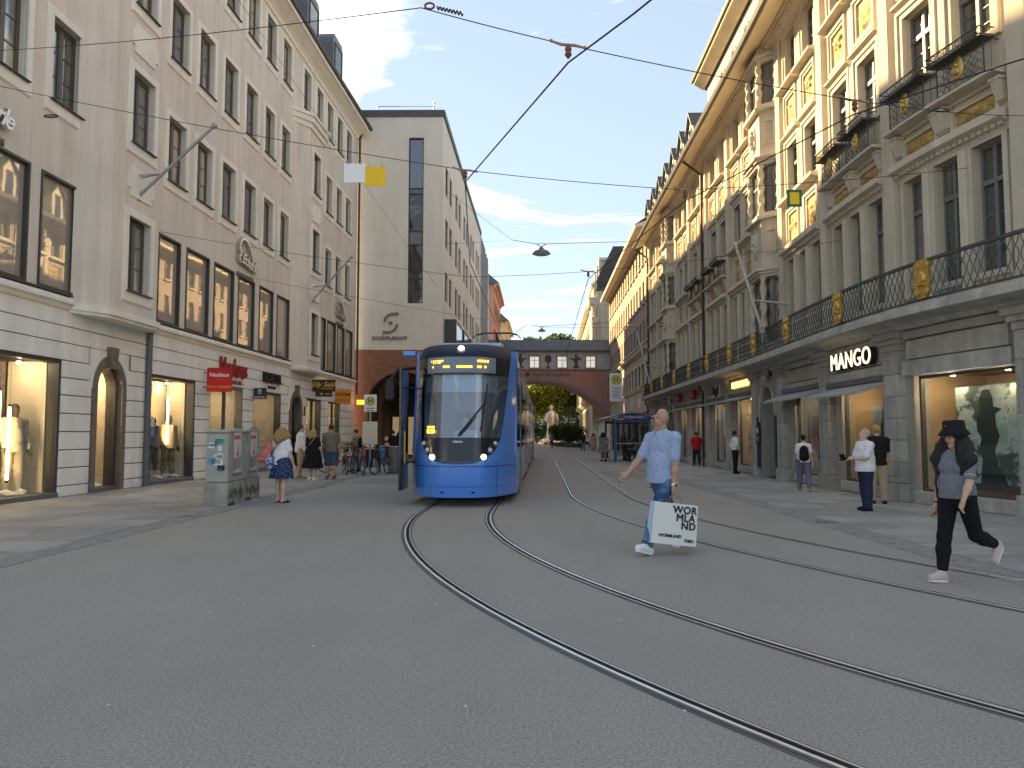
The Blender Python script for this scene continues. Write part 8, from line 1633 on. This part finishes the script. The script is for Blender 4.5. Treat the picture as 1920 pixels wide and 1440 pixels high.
person('person in black tee and white shorts under the brick arch', -6.25, 40.5, D(180), 1.78, top=('cl_black', .8, .84, .02), bottom=('shorts', 'cl_white', .7, .02), hair=('short', 'hair_black'), h=.02); person('woman in black dress walking in under the brick arch', -5.75, 39.2, D(150), 1.72, True, arms=((15, 10, 10), (-20, 14, 10)), legs=((12, 5), (-12, 10)), top=('cl_black', .2, .9, .01), bottom=('dress', 'cl_black', .5, .03), hair=('long', 'hair_black'), h=.02)
# -- right side
T, J, HD, TT, s = person('grey haired man in white polo looking at a wallet in his hands', 7.05, 15.4, D(-82), 1.64, w=1.12, legs=((2, 2), (-3, 3)), arms=((22, 4, 66, 14), (20, 4, 62, 14)), top=('cl_white', .8, .84, .026), bottom=('trousers', 'cl_navy', 1.93, .014), shoes='cl_black', hair=('short', 'hair_grey'), skin='skin_pale', h=.011, head_pitch=-.22)
wp = wm(T) @ ((Vector(J['wrl'])+Vector(J['wrr']))/2+Vector(J['hdl'])*.12); WL_ = thing('wallet', 'black open wallet held by the grey haired man', 'wallet', wp, D(-82)); part('cover', MB().cbox(-.09, .09, -.06, .06, -.01, .012, .008, Matrix.Rotation(.5, 4, 'X')), 'cl_black', WL_, local=True); part('flap', MB().cbox(-.09, .09, -.01, .01, 0, .11, .008, Matrix.Rotation(.4, 4, 'X')), 'cl_black', WL_, local=True)
person('blond man in black polo and khaki trousers facing the shop window', 8.05, 17.0, D(168), 1.74, w=1.03, legs=((3, 2), (-3, 2)), arms=((4, 8, 6), (6, 7, 10)), top=('cl_black', .75, .86, .022), bottom=('trousers', 'cl_beige', 1.93, .014), hair=('short', 'hair_light'), h=.011)
T, J, HD, TT, s = person('woman with black backpack and lilac trousers walking away along the shops', 7.9, 20.9, D(168), 1.53, True, 1.02, legs=((14, 3), (-12, 16)), foot=(6, -22), arms=((8, 10, 20), (-10, 10, 10)), top=('cl_white', .6, .9, .012), bottom=('trousers', 'cl_lilac', 1.85, .012), shoes='cl_khaki', hair=('bun', 'hair_black'), skin='skin', h=.012); C_ = Blob(.04); C_.ell(TT(.01, .19, 1.2), (.125, .085, .19)); C_.ell(TT(.01, .19, 1.06), (.13, .095, .12)); part('backpack', C_.build('backpack', .013, .004), 'cl_black', T, local=True)
person('bearded waiter in white shirt and black trousers with hands on hips', 8.75, 30.2, D(95), 1.69, legs=((3, 2), (-4, 2)), arms=((-18, 28, 60, 50), (-18, 28, 60, 50)), top=('cl_white', 1.9, .97, .014), bottom=('trousers', 'cl_black', 1.93, .01), hair=('short', 'hair_black'), skin='skin_tan', h=.015)
person('man in red tee and dark jeans walking away by the red signs', 9.0, 37.6, D(178), 1.7, legs=((10, 3), (-8, 12)), arms=((6, 8, 18), (-4, 8, 12)), top=('cl_red', .9, .86, .024), bottom=('trousers', 'cl_navy', 1.9, .01), shoes='cl_grey', hair=('short', 'hair_black'), skin='skin_tan', h=.018)
G2 = 'people waiting around the tram shelter'
person('woman in grey patterned dress standing at the shelter edge', 5.35, 45.2, D(150), 1.7, True, 1.05, top=('cl_greyprint', .6, .9, .02), bottom=('dress', 'cl_greyprint', .55, .05), hair=('long', 'hair_black'), h=.02, group=G2)
person('person in pale trousers standing behind the striding man', 6.15, 34.6, D(-60), 1.62, True, 1.0, legs=((8, 3), (-8, 8)), top=('cl_coral', .8, .9, .015), bottom=('trousers', 'cl_white', 1.9, .012), shoes='cl_white', hair=('long', 'hair_brown'), h=.018, group=G2)
for lab, x, y, rz, tm, bm, hm in (('seated person in pale top on the shelter bench', 7.35, 45.4, -90, 'cl_beige', 'cl_navy', 'hair_brown'), ('seated person in black on the shelter bench', 7.35, 46.6, -90, 'cl_black', 'cl_grey', 'hair_black')):
    person(lab, x, y, D(rz), 1.7, legs=((88, 86), (84, 80)), arms=((35, 5, 50), (35, 5, 50)), top=(tm, .9, .9, .02), bottom=('trousers', bm, 1.9, .01), hair=('short', hm), h=.021, group=G2, base_z=-.40, seated=True)
for lab, x, y, rz, f_, tm, bt, hm in (('person in black tee among those beyond the shelter', 7.2, 78, 20, False, 'cl_black', ('trousers', 'cl_grey', 1.9, .01), 'hair_black'), ('woman in long pale dress beyond the shelter', 8.0, 76, 170, True, 'cl_beige', ('dress', 'cl_beige', .3, .04), 'hair_brown'), ('person in dark clothes beside the woman in pale dress', 8.7, 75, 150, False, 'cl_black', ('trousers', 'cl_navy', 1.9, .01), 'hair_black'), ('person in white tee behind the shelter roof post', 6.3, 52, 30, False, 'cl_lightgrey', ('trousers', 'cl_navy', 1.9, .01), 'hair_brown'), ('person in blue tee standing inside the shelter shade', 7.0, 47.8, -30, False, 'cl_jeans_short', ('trousers', 'cl_black', 1.9, .01), 'hair_black'), ('person in black jacket near the parked motorcycle', 9.4, 88, -60, False, 'cl_black', ('trousers', 'cl_black', 1.9, .01), 'hair_brown')):
    person(lab, x, y, D(rz), 1.72, f_, legs=((6, 3), (-6, 6)), top=(tm, .9, .88, .02), bottom=bt, hair=('short' if not f_ else 'long', hm), h=.026, group='people beyond the shelter')
# cyclist far down the tracks
bike('bicycle ridden away between the rails far down the street', 4.75, 92, D(182), 'black'); person('cyclist in purple top riding away down the tracks', 4.75, 92.2, D(180), 1.75, legs=((70, 70), (40, 50)), arms=((45, 6, 20), (45, 6, 20)), top=('cl_purple', 1.8, .9, .02), bottom=('trousers', 'cl_black', 1.9, .01), hair=('short', 'hair_black'), h=.026, lean=18, base_z=.05, seated=True)
# tram driver
person('tram driver in pale blue shirt seated behind the windscreen', TRX+.08, TRY+1.55, D(2), 1.78, legs=((85, 80), (85, 80)), arms=((30, 8, 60), (30, 8, 60)), top=('cl_lightblue', .9, .9, .02), bottom=('trousers', 'cl_navy', 1.9, .01), hair=('short', 'hair_grey'), h=.016, base_z=.12, seated=True)
# mannequins in the display windows
def mann(label, frm, x, y, z, rz, H, suit, low, k):
    p = frm @ Vector((x, y, z)); a = math.atan2(frm[1][0], frm[0][0]); T, J, HD, TT, s = person(label, p.x, p.y, a+D(rz), H, w=1.0, legs=((3, 2), (-3, 2)), arms=((2, 7, 12), (4, 8, 30)), top=(suit, 1.9, .80, .024), bottom=('trousers', low, 1.9, .014), shoes='cl_white', hair=None, skin='skin_mann', h=.014, base_z=p.z, mannequin=True, name='mannequin', group='mannequins in the clothing store')
    part('shirt', MB().prism([(-.05, .0), (.05, 0), (.02, -.24), (-.02, -.24)], -.012, 0), 'cl_grey' if k else 'cl_white', T, Matrix.Translation(TT(0, -.137, 1.46)) @ Matrix.Rotation(-.1, 4, 'X'), local=True)
    return T
mat('skin_mann', (.05, .04, .035), .6)
mann('dark faced mannequin in beige suit beside glowing tubes', frA, 2.42, .62, .14, -25, 2.12, 'cl_suit', 'cl_suit', 1)
mann('mannequin in beige jacket and grey trousers behind a glowing tube', frB, .78, .55, .14, -25, 2.05, 'cl_beige', 'cl_khaki', 0)
mann('mannequin in tan coat beside the red stand', frB, -.25, .55, .3, -20, 1.8, 'cl_tan', 'cl_grey', 1)
